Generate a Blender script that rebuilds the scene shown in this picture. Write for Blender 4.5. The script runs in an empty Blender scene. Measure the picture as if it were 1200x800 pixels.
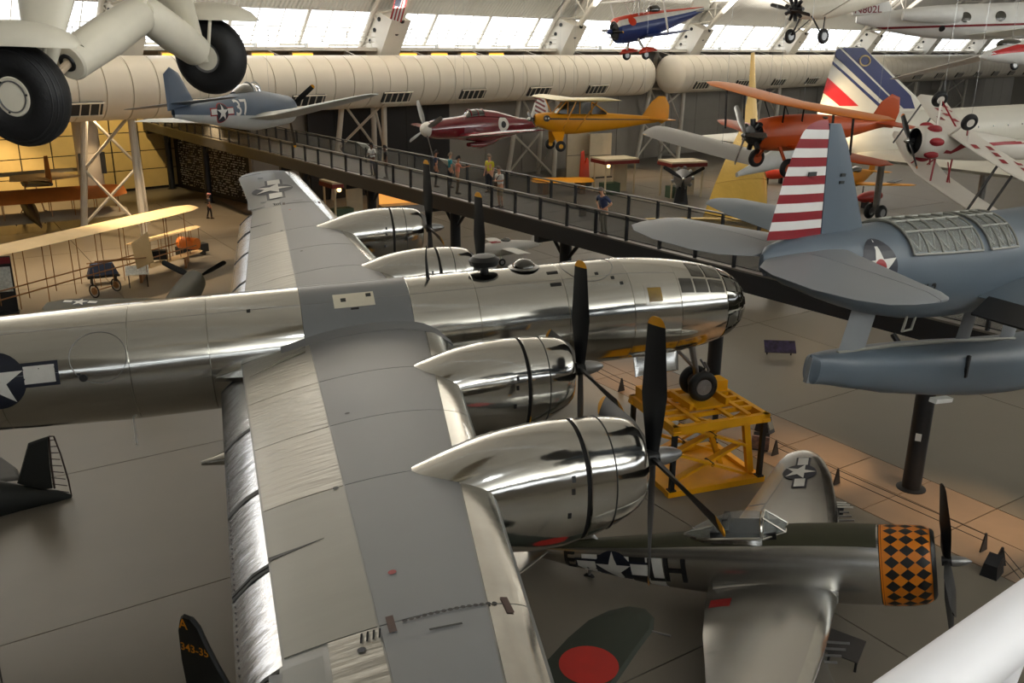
import bpy, bmesh, math, random
from math import sin, cos, pi, radians as rad, sqrt, atan2
from mathutils import Vector as V, Matrix, noise
from mathutils.bvhtree import BVHTree
from mathutils.geometry import tessellate_polygon
random.seed(7)
S = bpy.context.scene
COL = S.collection

# ---------------------------------------------------------------- camera
CAM = V((-13.4014, -22.9743, 12.45))
RT = V((0.96483737, -0.26270518, 0.00865051)); UP = V((0.0735838, 0.30155333, 0.9506056)); FW = V((0.25233761, 0.91654328, -0.31028077))
FPX = 1063.1
cd = bpy.data.cameras.new('camera'); cam = bpy.data.objects.new('camera', cd); COL.objects.link(cam)
m = Matrix((RT, UP, -FW)).transposed().to_4x4(); m.translation = CAM
cam.matrix_world = m
cd.sensor_width = 36.0; cd.lens = 36.0 * FPX / 1200.0; cd.clip_start = 0.05; cd.clip_end = 2000
S.camera = cam

# ---------------------------------------------------------------- world, lights, exposure
w = bpy.data.worlds.new('overcast'); S.world = w; w.use_nodes = True
bg = w.node_tree.nodes['Background']; bg.inputs[0].default_value = (0.90, 0.95, 1.0, 1); bg.inputs[1].default_value = 5.0
S.view_settings.view_transform = 'Standard'; S.view_settings.look = 'None'; S.view_settings.gamma = 1.0
S.view_settings.use_curve_mapping = False
S.view_settings.exposure = -0.25
S.cycles.max_bounces = 6; S.cycles.diffuse_bounces = 3; S.cycles.glossy_bounces = 4; S.cycles.transmission_bounces = 6; S.cycles.transparent_max_bounces = 12
S.cycles.sample_clamp_indirect = 6.0; S.cycles.caustics_reflective = False; S.cycles.caustics_refractive = False

HALL = rad(29); HU = V((cos(HALL), sin(HALL), 0)); HV = V((-sin(HALL), cos(HALL), 0)); HO = V((-13.34, 43.75, 0))   # hall frame: along / towards the far wall
def hall(u, v, z): return HO + HU * u + HV * v + V((0, 0, z))

def area(name, loc, aim, sx, sy, power, col):
    l = bpy.data.lights.new(name, 'AREA'); l.shape = 'RECTANGLE'; l.size = sx; l.size_y = sy; l.energy = power; l.color = col
    o = bpy.data.objects.new(name, l); COL.objects.link(o); o.location = loc
    z = -(V(aim)).normalized(); x = HU - z * HU.dot(z); x.normalize(); y = z.cross(x)
    o.matrix_world = Matrix((x, y, z)).transposed().to_4x4(); o.matrix_world.translation = loc
    return o
def spot(name, loc, aim, power, col, ang=60, blend=.6, r=.15):
    l = bpy.data.lights.new(name, 'SPOT'); l.energy = power; l.color = col; l.spot_size = rad(ang); l.spot_blend = blend; l.shadow_soft_size = r
    o = bpy.data.objects.new(name, l); COL.objects.link(o)
    o.matrix_world = (V(aim) - V(loc)).to_track_quat('-Z', 'Y').to_matrix().to_4x4(); o.matrix_world.translation = loc
    return o
WARM = (1.0, .80, .56); SOFT = (1.0, .95, .88); COOL = (.93, .97, 1.0)
for k, u in enumerate((-30, 5, 40, 75)):      # the hall's indirect lighting: troughs washing the vault from both sides
    area('vault_uplight', hall(u, -4, 15.0), V((0, 0, 1)) - HV * .35, 30, 3, 7500, SOFT)
    area('vault_uplight', hall(u, -74, 17.0), V((0, 0, 1)) + HV * .35, 30, 3, 7500, COOL)
def fl(px, py):                               # floor point under a sight line
    d = FW + RT * ((px - 600) / FPX) - UP * ((py - 400) / FPX); return CAM + d * (-CAM.z / d.z)
for u in (-34, -24, -15, -2): spot('annex_lamp', hall(u, 15.0, 9.6), hall(u + .5, 22, 4.2), 2600, (1.0, .76, .38), 95)
for px, py, p in ((60, 310, 6500), (150, 325, 6000), (20, 245, 7000), (235, 255, 6000), (120, 268, 5000), (190, 290, 5000)): q = fl(px, py); spot('exhibit_lamp', q + V((.5, -1, 8.5)), q, p * .62, (1.0, .72, .42), 95)
for px, py, p, h in ((940, 540, 360, 3.5), (1130, 605, 380, 3.5), (715, 450, 330, 3.5), (430, 240, 700, 6), (735, 205, 1800, 8), (850, 215, 1800, 8), (560, 330, 250, 4)): q = fl(px, py); spot('path_lamp', q + V((.6, -.8, h)), q, p, (1.0, .66, .34), 80)
spot('overlook_fill', CAM + V((1.2, .2, 6.5)), CAM + V((1.6, 2.2, -2)), 600, (.94, .97, 1.0), 120, .8, .5)  # added fill without a fitting, brightens the white rail and nearby aircraft
q = CAM + (FW + RT * (400 / FPX) + UP * (255 / FPX)) * 55.0; spot('fin_lamp', q, q + FW * 3 + V((0, 0, .8)), 900, (1.0, .74, .42), 110)
# ---------------------------------------------------------------- survey helpers: a sight line of the photograph met with a real plane
def ray(px, py): return FW + RT * ((px - 600) / FPX) - UP * ((py - 400) / FPX)
def at(px, py, D): return CAM + ray(px, py) * D
def onz(px, py, z):
    d = ray(px, py); return CAM + d * ((z - CAM.z) / d.z)
def onwall(px, py, P0, ang):
    n = V((-sin(rad(ang)), cos(rad(ang)), 0)); d = ray(px, py); return CAM + d * ((P0 - CAM).dot(n) / d.dot(n))

SURV = Matrix.Translation(CAM) @ Matrix(((0.99934939, -0.01055928, -0.03448631), (0.01025966, 0.99990817, -0.00885362), (0.03457663, 0.00849404, 0.99936595))).to_4x4() @ Matrix.Translation((13.4014, 22.9743, -7.6089))   # from the bomber's own axes to the hall's

# ---------------------------------------------------------------- materials
def lin(c): return tuple(((x / 255) / 12.92 if x <= 10 else ((x / 255 + .055) / 1.055) ** 2.4) for x in c)
MATS = {}
def mat(name, col, rough=.5, metal=0.0, var=.12, scale=2.0, bump=0.0, bscale=8.0, stretch=None, objvar=0.0, rvar=.08, spec=.5, coat=0.0, col2=None):
    if name in MATS: return MATS[name]
    M = bpy.data.materials.new(name); M.use_nodes = True; nt = M.node_tree; N = nt.nodes; L = nt.links
    b = N['Principled BSDF']; c = lin(col)
    tc = N.new('ShaderNodeTexCoord'); src = tc.outputs['Object']
    if stretch:
        mp = N.new('ShaderNodeMapping'); mp.inputs['Scale'].default_value = stretch; L.new(src, mp.inputs[0]); src = mp.outputs[0]
    nz = N.new('ShaderNodeTexNoise'); nz.inputs['Scale'].default_value = scale; nz.inputs['Detail'].default_value = 5; nz.inputs['Roughness'].default_value = .6; L.new(src, nz.inputs['Vector'])
    r = N.new('ShaderNodeValToRGB'); r.color_ramp.elements[0].position = .3; r.color_ramp.elements[1].position = .7
    lo = tuple(x * (1 - var) for x in c); hi = tuple(min(1, x * (1 + var)) for x in c)
    if col2: lo, hi = c, lin(col2)
    r.color_ramp.elements[0].color = (*lo, 1); r.color_ramp.elements[1].color = (*hi, 1); L.new(nz.outputs['Fac'], r.inputs[0])
    out = r.outputs[0]
    if objvar:
        oi = N.new('ShaderNodeObjectInfo'); mr = N.new('ShaderNodeMapRange'); mr.inputs[3].default_value = 1 - objvar; mr.inputs[4].default_value = 1 + objvar
        L.new(oi.outputs['Random'], mr.inputs[0]); hs = N.new('ShaderNodeHueSaturation'); L.new(mr.outputs[0], hs.inputs['Value']); L.new(out, hs.inputs['Color']); out = hs.outputs[0]
    L.new(out, b.inputs['Base Color'])
    mr2 = N.new('ShaderNodeMapRange'); mr2.inputs[3].default_value = max(.02, rough - rvar); mr2.inputs[4].default_value = min(1, rough + rvar)
    L.new(nz.outputs['Fac'], mr2.inputs[0]); L.new(mr2.outputs[0], b.inputs['Roughness'])
    b.inputs['Metallic'].default_value = metal; b.inputs['Specular IOR Level'].default_value = spec; b.inputs['Coat Weight'].default_value = coat
    if bump:
        n2 = N.new('ShaderNodeTexNoise'); n2.inputs['Scale'].default_value = bscale; n2.inputs['Detail'].default_value = 3; L.new(src, n2.inputs['Vector'])
        bp = N.new('ShaderNodeBump'); bp.inputs['Strength'].default_value = bump; bp.inputs['Distance'].default_value = .05; L.new(n2.outputs['Fac'], bp.inputs['Height']); L.new(bp.outputs[0], b.inputs['Normal'])
    MATS[name] = M; return M
def emit(name, col, s):
    if name in MATS: return MATS[name]
    M = bpy.data.materials.new(name); M.use_nodes = True; b = M.node_tree.nodes['Principled BSDF']
    b.inputs['Base Color'].default_value = (*lin(col), 1); b.inputs['Emission Color'].default_value = (*lin(col), 1); b.inputs['Emission Strength'].default_value = s
    MATS[name] = M; return M
def glass(name, tint=(235, 240, 240), alpha=.25, rough=.03):
    if name in MATS: return MATS[name]
    M = bpy.data.materials.new(name); M.use_nodes = True; nt = M.node_tree; N = nt.nodes; L = nt.links
    b = N['Principled BSDF']; b.inputs['Base Color'].default_value = (*lin(tint), 1); b.inputs['Roughness'].default_value = rough; b.inputs['Alpha'].default_value = alpha
    MATS[name] = M; return M

# aluminium of the bomber: satin top skins, brighter leading edges, wrinkled flap skins
ALU = mat('polished aluminium skin', (198, 197, 191), .13, 1.0, .05, 1.2, bump=.12, bscale=1.3, objvar=.05, rvar=.06, stretch=(.5, 1, 1))
ALUB = mat('bright aluminium skin', (206, 205, 200), .17, 1.0, .06, 3, bump=.10, bscale=2.2, objvar=.06, rvar=.08)
ALUW = mat('wrinkled aluminium skin', (158, 156, 149), .34, .75, .05, 2, bump=.45, bscale=2.2, stretch=(.40, 3.2, 1), objvar=.03, rvar=.06)
ALUS = mat('satin aluminium paint', (140, 139, 133), .36, .35, .05, 1.5, objvar=.03, bump=.06, bscale=1.2, stretch=(.5, 2, 1))
ALUD = mat('dull aluminium', (150, 150, 150), .42, .9, .10, 3)
GREYP = mat('grey wing paint', (122, 124, 127), .42, .0, .04, .8, objvar=.02, rvar=.05)
GREYL = mat('pale grey aluminium paint', (132, 133, 131), .38, .35, .05, 1.0, objvar=.03)
BLACK = mat('black paint', (18, 19, 21), .45, 0, .25, 3)
RUBBER = mat('black rubber', (13, 13, 15), .62, 0, .2, 6, bump=.1, bscale=30)
YELLOW = mat('yellow paint', (232, 165, 14), .4, 0, .06, 2)
YTIP = mat('yellow blade tip', (226, 160, 20), .45, 0, .06, 4)
WHITEP = mat('white paint', (226, 225, 220), .4, 0, .04, 2)
CREAM = mat('cream paint', (226, 219, 200), .42, 0, .05, 2.5, bump=.03, bscale=3)
NAVY = mat('insignia blue paint', (18, 24, 40), .45, 0, .08, 4)
STARW = mat('insignia white paint', (220, 219, 214), .45, 0, .05, 4)
REDP = mat('red paint', (150, 26, 28), .42, 0, .08, 3)
DARKIN = mat('dark interior', (14, 14, 15), .8, 0, .2, 3)
DGLASS = mat('dark cockpit glazing', (40, 38, 26), .06, 0, .35, 1.5, spec=.8, coat=1.0, rvar=.02)
STEEL = mat('bare steel', (150, 150, 150), .3, 1, .1, 5)
TRUSS = mat('white painted steel', (214, 208, 196), .5, 0, .04, 1)
WALKST = mat('black walkway steel', (32, 34, 38), .45, .2, .15, 2)

# ---------------------------------------------------------------- mesh builder
class MB:
    def __init__(s): s.v = []; s.f = []
    def add(s, v, f):
        o = len(s.v); s.v += [V(p) for p in v]; s.f += [tuple(i + o for i in q) for q in f]; return s
    def box(s, c, d, R=None, taper=1.0):
        x, y, z = (k / 2 for k in d); P = []
        for sz in (-1, 1):
            t = taper if sz > 0 else 1
            for sx, sy in ((-1, -1), (1, -1), (1, 1), (-1, 1)): P.append(V((sx * x * t, sy * y * t, sz * z)))
        if R is not None: P = [R @ p for p in P]
        return s.add([p + V(c) for p in P], [(3, 2, 1, 0), (4, 5, 6, 7), (0, 1, 5, 4), (1, 2, 6, 5), (2, 3, 7, 6), (3, 0, 4, 7)])
    def beam(s, a, b, wx, wy, up=(0, 0, 1)):
        a = V(a); b = V(b); d = (b - a); z = d.normalized(); u = V(up)
        if abs(z.dot(u)) > .98: u = V((1, 0, 0))
        x = u.cross(z).normalized(); y = z.cross(x)
        return s.box((a + b) / 2, (wx, wy, d.length), Matrix((x, y, z)).transposed())
    def loft(s, rings, c0=True, c1=True, closed=True):
        n = len(rings[0]); o = len(s.v)
        for r in rings: s.v += [V(p) for p in r]
        for i in range(len(rings) - 1):
            for j in range(n if closed else n - 1):
                k = (j + 1) % n; s.f.append((o + i * n + j, o + i * n + k, o + (i + 1) * n + k, o + (i + 1) * n + j))
        if c0: s.f.append(tuple(o + j for j in range(n))[::-1])
        if c1: s.f.append(tuple(o + (len(rings) - 1) * n + j for j in range(n)))
        return s
    def tube(s, pts, r, n=8, c=True):
        pts = [V(p) for p in pts]; rr = r if isinstance(r, (list, tuple)) else [r] * len(pts); rings = []; x = None
        for i, p in enumerate(pts):
            d = (pts[min(i + 1, len(pts) - 1)] - pts[max(i - 1, 0)])
            d = d.normalized() if d.length > 1e-9 else V((0, 0, 1))
            if x is None: x = d.orthogonal().normalized()
            else:
                x = x - d * x.dot(d); x = x.normalized() if x.length > 1e-6 else d.orthogonal().normalized()
            y = d.cross(x); rings.append([p + x * (rr[i] * cos(2 * pi * k / n)) + y * (rr[i] * sin(2 * pi * k / n)) for k in range(n)])
        return s.loft(rings, c, c)
    def lathe(s, prof, org, axis, n=24, c=True):
        z = V(axis).normalized(); x = z.orthogonal().normalized(); y = z.cross(x); org = V(org)
        return s.loft([[org + z * a + x * (max(r, .0005) * cos(2 * pi * k / n)) + y * (max(r, .0005) * sin(2 * pi * k / n)) for k in range(n)] for a, r in prof], c, c)
    def torus(s, org, axis, R, r, n=28, k=12, flat=1.0):
        z = V(axis).normalized(); x = z.orthogonal().normalized(); y = z.cross(x); org = V(org); o = len(s.v)
        for i in range(n):
            a = 2 * pi * i / n; d = x * cos(a) + y * sin(a)
            for j in range(k):
                b = 2 * pi * j / k; s.v.append(org + d * (R + r * cos(b)) + z * (r * flat * sin(b)))
        for i in range(n):
            for j in range(k): s.f.append((o + i * k + j, o + ((i + 1) % n) * k + j, o + ((i + 1) % n) * k + (j + 1) % k, o + i * k + (j + 1) % k))
        return s
    def ball(s, c, r, n=12, m=8, sc=(1, 1, 1)):
        c = V(c); return s.loft([[c + V((r * sc[0] * sin(pi * i / m) * cos(2 * pi * j / n), r * sc[1] * sin(pi * i / m) * sin(2 * pi * j / n), -r * sc[2] * cos(pi * i / m))) for j in range(n)] for i in [.08] + list(range(1, m)) + [m - .08]])
    def prism(s, poly, vec):
        a = [V(p) for p in poly]; b = [p + V(vec) for p in a]; return s.loft([a, b])
    def plate(s, poly, nrm, t, inset=.12, mid=True):
        """a solid lens-edged sheet: full outline in its middle plane, faces inset on both sides (fins, tailplanes)"""
        a = [V(p) for p in poly]; c = sum(a, V((0, 0, 0))) / len(a); n = V(nrm).normalized() * t / 2
        inn = [p + (c - p) * inset for p in a]; in2 = [p + (c - p) * min(.6, inset * 3.2) for p in a]
        return s.loft([[p - n for p in in2], [p - n * .8 for p in inn], a, [p + n * .8 for p in inn], [p + n for p in in2]])
    def build(s, name, m, parent=None, sharp=35, smooth=True):
        me = bpy.data.meshes.new(name); me.from_pydata([tuple(p) for p in s.v], [], s.f); me.update()
        b = bmesh.new(); b.from_mesh(me); bmesh.ops.recalc_face_normals(b, faces=b.faces); b.to_mesh(me); b.free()
        if smooth:
            me.shade_smooth(); me.set_sharp_from_angle(angle=rad(sharp))
        me.materials.append(m)
        o = bpy.data.objects.new(name, me); COL.objects.link(o)
        if parent is not None: o.parent = parent
        return o
def tag(o, label, cat, group=None, kind=None):
    o['label'] = label
    if cat: o['category'] = cat
    if group: o['group'] = group
    if kind: o['kind'] = kind
    return o
def struct(o): o['kind'] = 'structure'; return o
def thing(name, label, cat, M=None, group=None):
    o = bpy.data.objects.new(name, None); COL.objects.link(o); o.empty_display_size = .3
    if M is not None: o.matrix_world = M
    return tag(o, label, cat, group)
def pose(T, yaw=0, pitch=0, roll=0, s=1.0):
    return Matrix.Translation(V(T)) @ Matrix.Rotation(rad(yaw), 4, 'Z') @ Matrix.Rotation(rad(-pitch), 4, 'Y') @ Matrix.Rotation(rad(roll), 4, 'X') @ Matrix.Scale(s, 4)
def anchor(px, py, D, local, yaw, pitch=0, roll=0, s=1.0):
    """pose that puts a local point of the thing on the sight line of (px, py) at depth D"""
    M = pose((0, 0, 0), yaw, pitch, roll, s); return pose(at(px, py, D) - (M @ V(local)), yaw, pitch, roll, s)
def copy_tree(o, M=None, label=None):
    c = o.copy(); COL.objects.link(c)
    if M is not None: c.matrix_world = M
    if label: c['label'] = label
    for ch in list(o.children):
        k = ch.copy(); COL.objects.link(k); k.parent = c
        for g in list(ch.children):
            q = g.copy(); COL.objects.link(q); q.parent = k
    return c

# ---------------------------------------------------------------- flat print projected on a skin (letters, stars, stripes)
def star2(cx, cy, r, rot=90, ratio=.382): return [(cx + (r if i % 2 == 0 else r * ratio) * cos(rad(rot + 36 * i)), cy + (r if i % 2 == 0 else r * ratio) * sin(rad(rot + 36 * i))) for i in range(10)]
def circ2(cx, cy, r, n=32): return [(cx + r * cos(2 * pi * i / n), cy + r * sin(2 * pi * i / n)) for i in range(n)]
def rect2(x0, y0, x1, y1): return [(x0, y0), (x1, y0), (x1, y1), (x0, y1)]
def text2(txt, size):
    cu = bpy.data.curves.new('t', 'FONT'); cu.body = txt; cu.size = size; cu.align_x = 'CENTER'; cu.align_y = 'CENTER'; cu.resolution_u = 3; cu.offset = size * .012
    o = bpy.data.objects.new('t', cu); COL.objects.link(o); dg = bpy.context.evaluated_depsgraph_get(); me = bpy.data.meshes.new_from_object(o.evaluated_get(dg)); bpy.data.objects.remove(o)
    r = ([tuple(v.co) for v in me.vertices], [tuple(p.vertices) for p in me.polygons]); bpy.data.meshes.remove(me); return r
def bvh(*mbs):
    v = []; f = []
    for q in mbs:
        o = len(v); v += q.v; f += [tuple(i + o for i in p) for p in q.f]
    return BVHTree.FromPolygons([tuple(p) for p in v], f)
def decal(tree, shape, org, u, v, m, name, parent, off=.006, step=.25, label=None, reach=6.0):
    """shape: 2D outline or (verts, faces) in metres on the plane org + x*u + y*v; cast along -(u x v) on to the skin"""
    u = V(u).normalized(); v = V(v); v = (v - u * v.dot(u)).normalized(); n = u.cross(v); org = V(org); b = bmesh.new()
    if isinstance(shape, tuple):
        vs = [b.verts.new((p[0], p[1], 0)) for p in shape[0]]
        for f in shape[1]:
            try: b.faces.new([vs[i] for i in f])
            except ValueError: pass
    else:
        vs = [b.verts.new((p[0], p[1], 0)) for p in shape]
        for t in tessellate_polygon([[V((p[0], p[1], 0)) for p in shape]]): b.faces.new([vs[i] for i in t])
    for _ in range(6):
        L = [e for e in b.edges if e.calc_length() > step]
        if not L: break
        bmesh.ops.subdivide_edges(b, edges=L, cuts=1, use_grid_fill=True); bmesh.ops.triangulate(b, faces=b.faces)
    dead = []
    for q in b.verts:
        p = org + u * q.co.x + v * q.co.y; h = tree.ray_cast(p + n * reach * .5, -n, reach * 1.5)
        if h[0] is None: dead.append(q)
        else: q.co = h[0] + n * off
    bmesh.ops.delete(b, geom=dead, context='VERTS')
    me = bpy.data.meshes.new(name); b.to_mesh(me); b.free(); me.materials.append(m)
    o = bpy.data.objects.new(name, me); COL.objects.link(o); o.parent = parent
    if label: o['label'] = label
    return o
def roundel(tree, org, u, v, r, parent, bars=True, red_centre=False, red_edge=False, off=.006, rot=90):
    st = r * .5
    if red_edge: decal(tree, circ2(0, 0, r * 1.1), org, u, v, REDP, 'insignia_border', parent, off * .5)
    if bars:
        if red_edge: decal(tree, rect2(-2.06 * r, -.34 * r, 2.06 * r, .56 * r), org, u, v, REDP, 'insignia_border', parent, off * .5)
        else: decal(tree, rect2(-2.05 * r, -.32 * r, 2.05 * r, .54 * r), org, u, v, NAVY, 'insignia_bar', parent, off * .7)
    decal(tree, circ2(0, 0, r), org, u, v, NAVY, 'insignia_disc', parent, off)
    if bars:
        for sx in (-1, 1):
            decal(tree, rect2(*sorted((sx * .93 * r, sx * 1.93 * r))[:1], -.2 * r, max(sx * .93 * r, sx * 1.93 * r), .42 * r), org, u, v, STARW, 'insignia_bar', parent, off * 1.4)
    decal(tree, star2(0, 0, r * .98, rot), org, u, v, STARW, 'insignia_star', parent, off * 1.9)
    if red_centre: decal(tree, circ2(0, 0, r * .33), org, u, v, REDP, 'insignia_centre', parent, off * 2.5)

# ---------------------------------------------------------------- aircraft pieces (x forward, y to port, z up)
def ring(x, zc, hw, ht, hb=None, n=28, e=2.0):
    hb = ht if hb is None else hb; R = []
    for k in range(n):
        a = 2 * pi * k / n; c, s = cos(a), sin(a)
        R.append(V((x, hw * (abs(c) ** (2 / e)) * (1 if c >= 0 else -1), zc + (ht if s >= 0 else hb) * (abs(s) ** (2 / e)) * (1 if s >= 0 else -1))))
    return R
def catmull(st, sub=4):
    out = []
    for i in range(len(st) - 1):
        p0, p1, p2, p3 = st[max(i - 1, 0)], st[i], st[i + 1], st[min(i + 2, len(st) - 1)]
        for k in range(sub):
            t = k / sub; q = []
            for a, b, c, d in zip(p0, p1, p2, p3): q.append(.5 * (2 * b + (c - a) * t + (2 * a - 5 * b + 4 * c - d) * t * t + (3 * b - a - 3 * c + d) * t ** 3))
            q[0] = p1[0] + (p2[0] - p1[0]) * t; out.append(q)
    out.append(list(st[-1])); return out
def fuse(st, n=28, e=2.0, sub=4):
    b = MB(); b.loft([ring(q[0], q[1], max(q[2], .004), max(q[3], .004), max(q[4] if len(q) > 4 else q[3], .004), n, e) for q in catmull([tuple(k) + ((k[3],) if len(k) == 4 else ()) for k in st], sub)]); return b
def yt(c): return 5 * (.2969 * sqrt(c) - .126 * c - .3516 * c * c + .2843 * c ** 3 - .1015 * c ** 4)
FOIL = [.5 * (1 - cos(pi * k / 11)) for k in range(12)]
def foil(xle, y, z, ch, t, camber=.02):
    up = [V((xle - c * ch, y, z + ch * (yt(c) * t + camber * 4 * c * (1 - c)))) for c in FOIL[::-1]]
    lo = [V((xle - c * ch, y, z + ch * (-yt(c) * t + camber * 4 * c * (1 - c)))) for c in FOIL[1:]]
    return up + lo
def wing(secs, mirror=True, camber=.02):
    b = MB(); R = [foil(*q, camber) for q in secs]
    if mirror: R = [[V((p.x, -p.y, p.z)) for p in r] for r in R[::-1]] + R
    b.loft(R); return b
def prop(root, x, z, R, nb, phase, blade_m=None, tip_m=None, y=0.0, wid=.16, cone=.45, cr=.16, cone_m=None, hubr=None, name='propeller'):
    """propeller: part 'propeller' (the hub) with blades, their tips and the spinner as its sub-parts"""
    h = MB().lathe([(-.12, .10), (-.12, hubr or cr * .9), (.1, hubr or cr * .9), (.1, .05)], (x, y, z), (1, 0, 0), 16).build(name, BLACK if hubr is None else STEEL, root)
    for k in range(nb):
        a = phase + 2 * pi * k / nb; d = V((0, -sin(a), cos(a))); t = -V((0, cos(a), sin(a)))
        def sec(r):
            f = r / R; tw = rad(52 - 32 * f); wd = wid * (.55 + .9 * min(f * 2.2, 1) if f < .45 else 1.45 * (1 - .18 * (f - .45) / .55)) * .5
            if f > .93: wd *= sqrt(max(.04, 1 - ((f - .93) / .075) ** 2))
            th = .035 * (1 - f) + .012; cdir = t * cos(tw) + V((1, 0, 0)) * sin(tw); nd = V((1, 0, 0)) * cos(tw) - t * sin(tw); c = V((x, y, z)) + d * r
            return [c + cdir * wd, c + cdir * wd * .4 + nd * th, c - cdir * wd * .4 + nd * th, c - cdir * wd, c - cdir * wd * .4 - nd * th, c + cdir * wd * .4 - nd * th]
        rs = [cr * .7] + [R * q for q in (.12, .22, .34, .46, .6, .75, .94)]
        MB().loft([sec(r) for r in rs]).build('blade', blade_m or BLACK, h)
        MB().loft([sec(R * q) for q in (.94, .96, .975, .99, 1.0)]).build('blade_tip', tip_m or YTIP, h)
    if cone: MB().lathe([(.02, cr), (cone * .35, cr * .97), (cone * .7, cr * .72), (cone * .93, cr * .35), (cone, .01)], (x + .06, y, z), (1, 0, 0), 18).build('spinner', cone_m or ALUB, h)
    return h
def wheel(root, c, axis, R, wd, hub_m=None, name='wheel'):
    w_ = MB().torus(c, axis, R - wd * .5, wd * .5, 28, 12, 1.0).build(name, RUBBER, root); ax = V(axis).normalized()
    MB().lathe([(-wd * .42, R * .1), (-wd * .42, R * .52), (wd * .42, R * .52), (wd * .42, R * .1)], c, axis, 20).build('hub', hub_m or ALUD, w_)
    return w_
def cables(root_name_parent, pts, top=27.0, r=.006):
    b = MB()
    for p in pts: b.tube([p, V((p[0], p[1], top))], r, 4)
    return b
# ================================================================ the hall
CONC = mat('sealed concrete', (116, 109, 98), .36, 0, .07, .35, objvar=.025, rvar=.06, spec=.4)
JOINT = mat('dark floor joint', (46, 42, 38), .8)
TILE = mat('tan path tile', (148, 126, 106), .5, 0, .07, 1.2, objvar=.05)
WALLG = mat('grey beige wall panel', (150, 144, 134), .7, 0, .05, .6, objvar=.03)
WALLD = mat('dark wall cladding', (34, 32, 31), .7, 0, .1, 1)
ROOFP = mat('off white roof sheet', (206, 202, 192), .6, 0, .03, .5)
YPANEL = mat('cream exhibit panel', (204, 178, 116), .6, 0, .05, 1.2, objvar=.05)
DUCTM = mat('off white duct', (222, 212, 194), .45, 0, .03, .4, objvar=.015)
SLAT = mat('dark grille', (40, 42, 42), .6)

GA = rad(18); SA = V((cos(GA), sin(GA), 0)); SB = V((-sin(GA), cos(GA), 0))
floor = struct(MB().box((20, 20, -.16), (420, 360, .2)).build('floor', JOINT))
def slab(name, a0, a1, b0, b1, m):
    g = .018; b = MB(); P = [SA * a + SB * c for a, c in ((a0 + g, b0 + g), (a1 - g, b0 + g), (a1 - g, b1 - g), (a0 + g, b1 - g))]
    b.prism([p + V((0, 0, -.06)) for p in P], (0, 0, .06)); b.build(name, m, floor, smooth=False)
al = [-20.0 - 8.2 * k for k in range(5, 0, -1)] + [-20.0, -11.8, -3.6, 1.2]; ar = [4.5 + 8.2 * k for k in range(7)]; bl = [2.2 + 8.2 * k for k in range(-4, 8)]
for L_ in (al, ar):
    for i in range(len(L_) - 1):
        for j in range(len(bl) - 1): slab('floor_slab', L_[i], L_[i + 1], bl[j], bl[j + 1], CONC)
nb = 44; b0 = bl[0]; b1 = bl[-1]
for i, (p, q) in enumerate(((1.2, 2.85), (2.85, 4.5))):
    for k in range(nb): slab('path_tile', p, q, b0 + (b1 - b0) * k / nb, b0 + (b1 - b0) * (k + 1) / nb, TILE)
far_f = MB()                                   # unjointed concrete beyond the slabs the photograph resolves
for a0, a1, c0, c1 in ((-170, al[0], -120, 190), (al[0], ar[-1], bl[-1], 190), (al[0], ar[-1], -120, bl[0]), (ar[-1], 220, -120, 190)):
    far_f.prism([SA * a + SB * c + V((0, 0, -.06)) for a, c in ((a0, c0), (a1, c0), (a1, c1), (a0, c1))], (0, 0, .06))
far_f.build('floor_surface', CONC, floor, smooth=False)

def wallbox(name, u0, u1, v0, v1, z0, z1, m, parent=None):
    b = MB(); b.prism([hall(u0, v0, z0), hall(u1, v0, z0), hall(u1, v1, z0), hall(u0, v1, z0)], (0, 0, z1 - z0)); return b.build(name, m, parent, smooth=False)
U0, U1 = -115, 175
wf = struct(wallbox('wall_far', 3.5, U1, 8.0, 8.4, 0, 12.1, WALLG))
for k in range(34):                            # cladding panels of the far wall
    for j, (z0, z1) in enumerate(((.15, 3.9), (4.0, 7.9), (8.0, 11.9))):
        u = 3.6 + k * 5; wallbox('wall_panel', u + .04, u + 4.96, 7.92, 8.0, z0, z1, WALLG, wf)
struct(wallbox('wall_lintel', U0, 3.5, 8.0, 8.4, 9.3, 12.1, WALLG))
struct(wallbox('wall_left', U0 - .4, U0, -84, 22, 0, 31, WALLG)); struct(wallbox('wall_right', U1, U1 + .4, -84, 9, 0, 31, WALLG))
struct(wallbox('wall_near', U0, U1, -84.4, -84, 0, 12.1, WALLG))
wa = struct(wallbox('wall_annex', U0, 6, 22, 22.3, 0, 10, WALLD))
for k in range(27):
    for j in range(6):
        u = -60 + k * 2.42
        if u < 3: wallbox('wall_panel', u + .05, u + 2.36, 21.9, 22.0, .25 + j * 1.6, 1.77 + j * 1.6, YPANEL, wa)
struct(wallbox('ceiling_annex', U0, 6, 8.4, 22.3, 10, 10.3, WALLD))
ws = struct(wallbox('wall_partition', 3.6, 4.0, 8.4, 22, 0, 9.9, WALLD))
# the speckled screen in front of the partition: a dark sheet with rows of small pale plates
sp = MB(); random.seed(3)
for k in range(60):
    for j in range(26):
        if random.random() < .62:
            v = 9 + k * .2 + random.random() * .07; z = .4 + j * .2; q = .06 + .05 * random.random()
            sp.prism([hall(3.52, v, z), hall(3.52, v + q, z), hall(3.52, v + q, z + q), hall(3.52, v, z + q)], HU * .05)
tag(sp.build('pale_speckle', STARW, ws, smooth=False), 'small pale plates on the dark partition', None, None, 'stuff')
# dark exhibit hoarding behind the walkway
hb = thing('exhibit_hoarding', 'long black exhibit hoarding behind the maroon racer below the duct', 'partition')
for k in range(6): wallbox('hoarding_panel', 8.2 + k * 2.5, 8.2 + k * 2.5 + 2.46, 6.9, 7.1, 0, 8.0, WALLD, hb)

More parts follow.
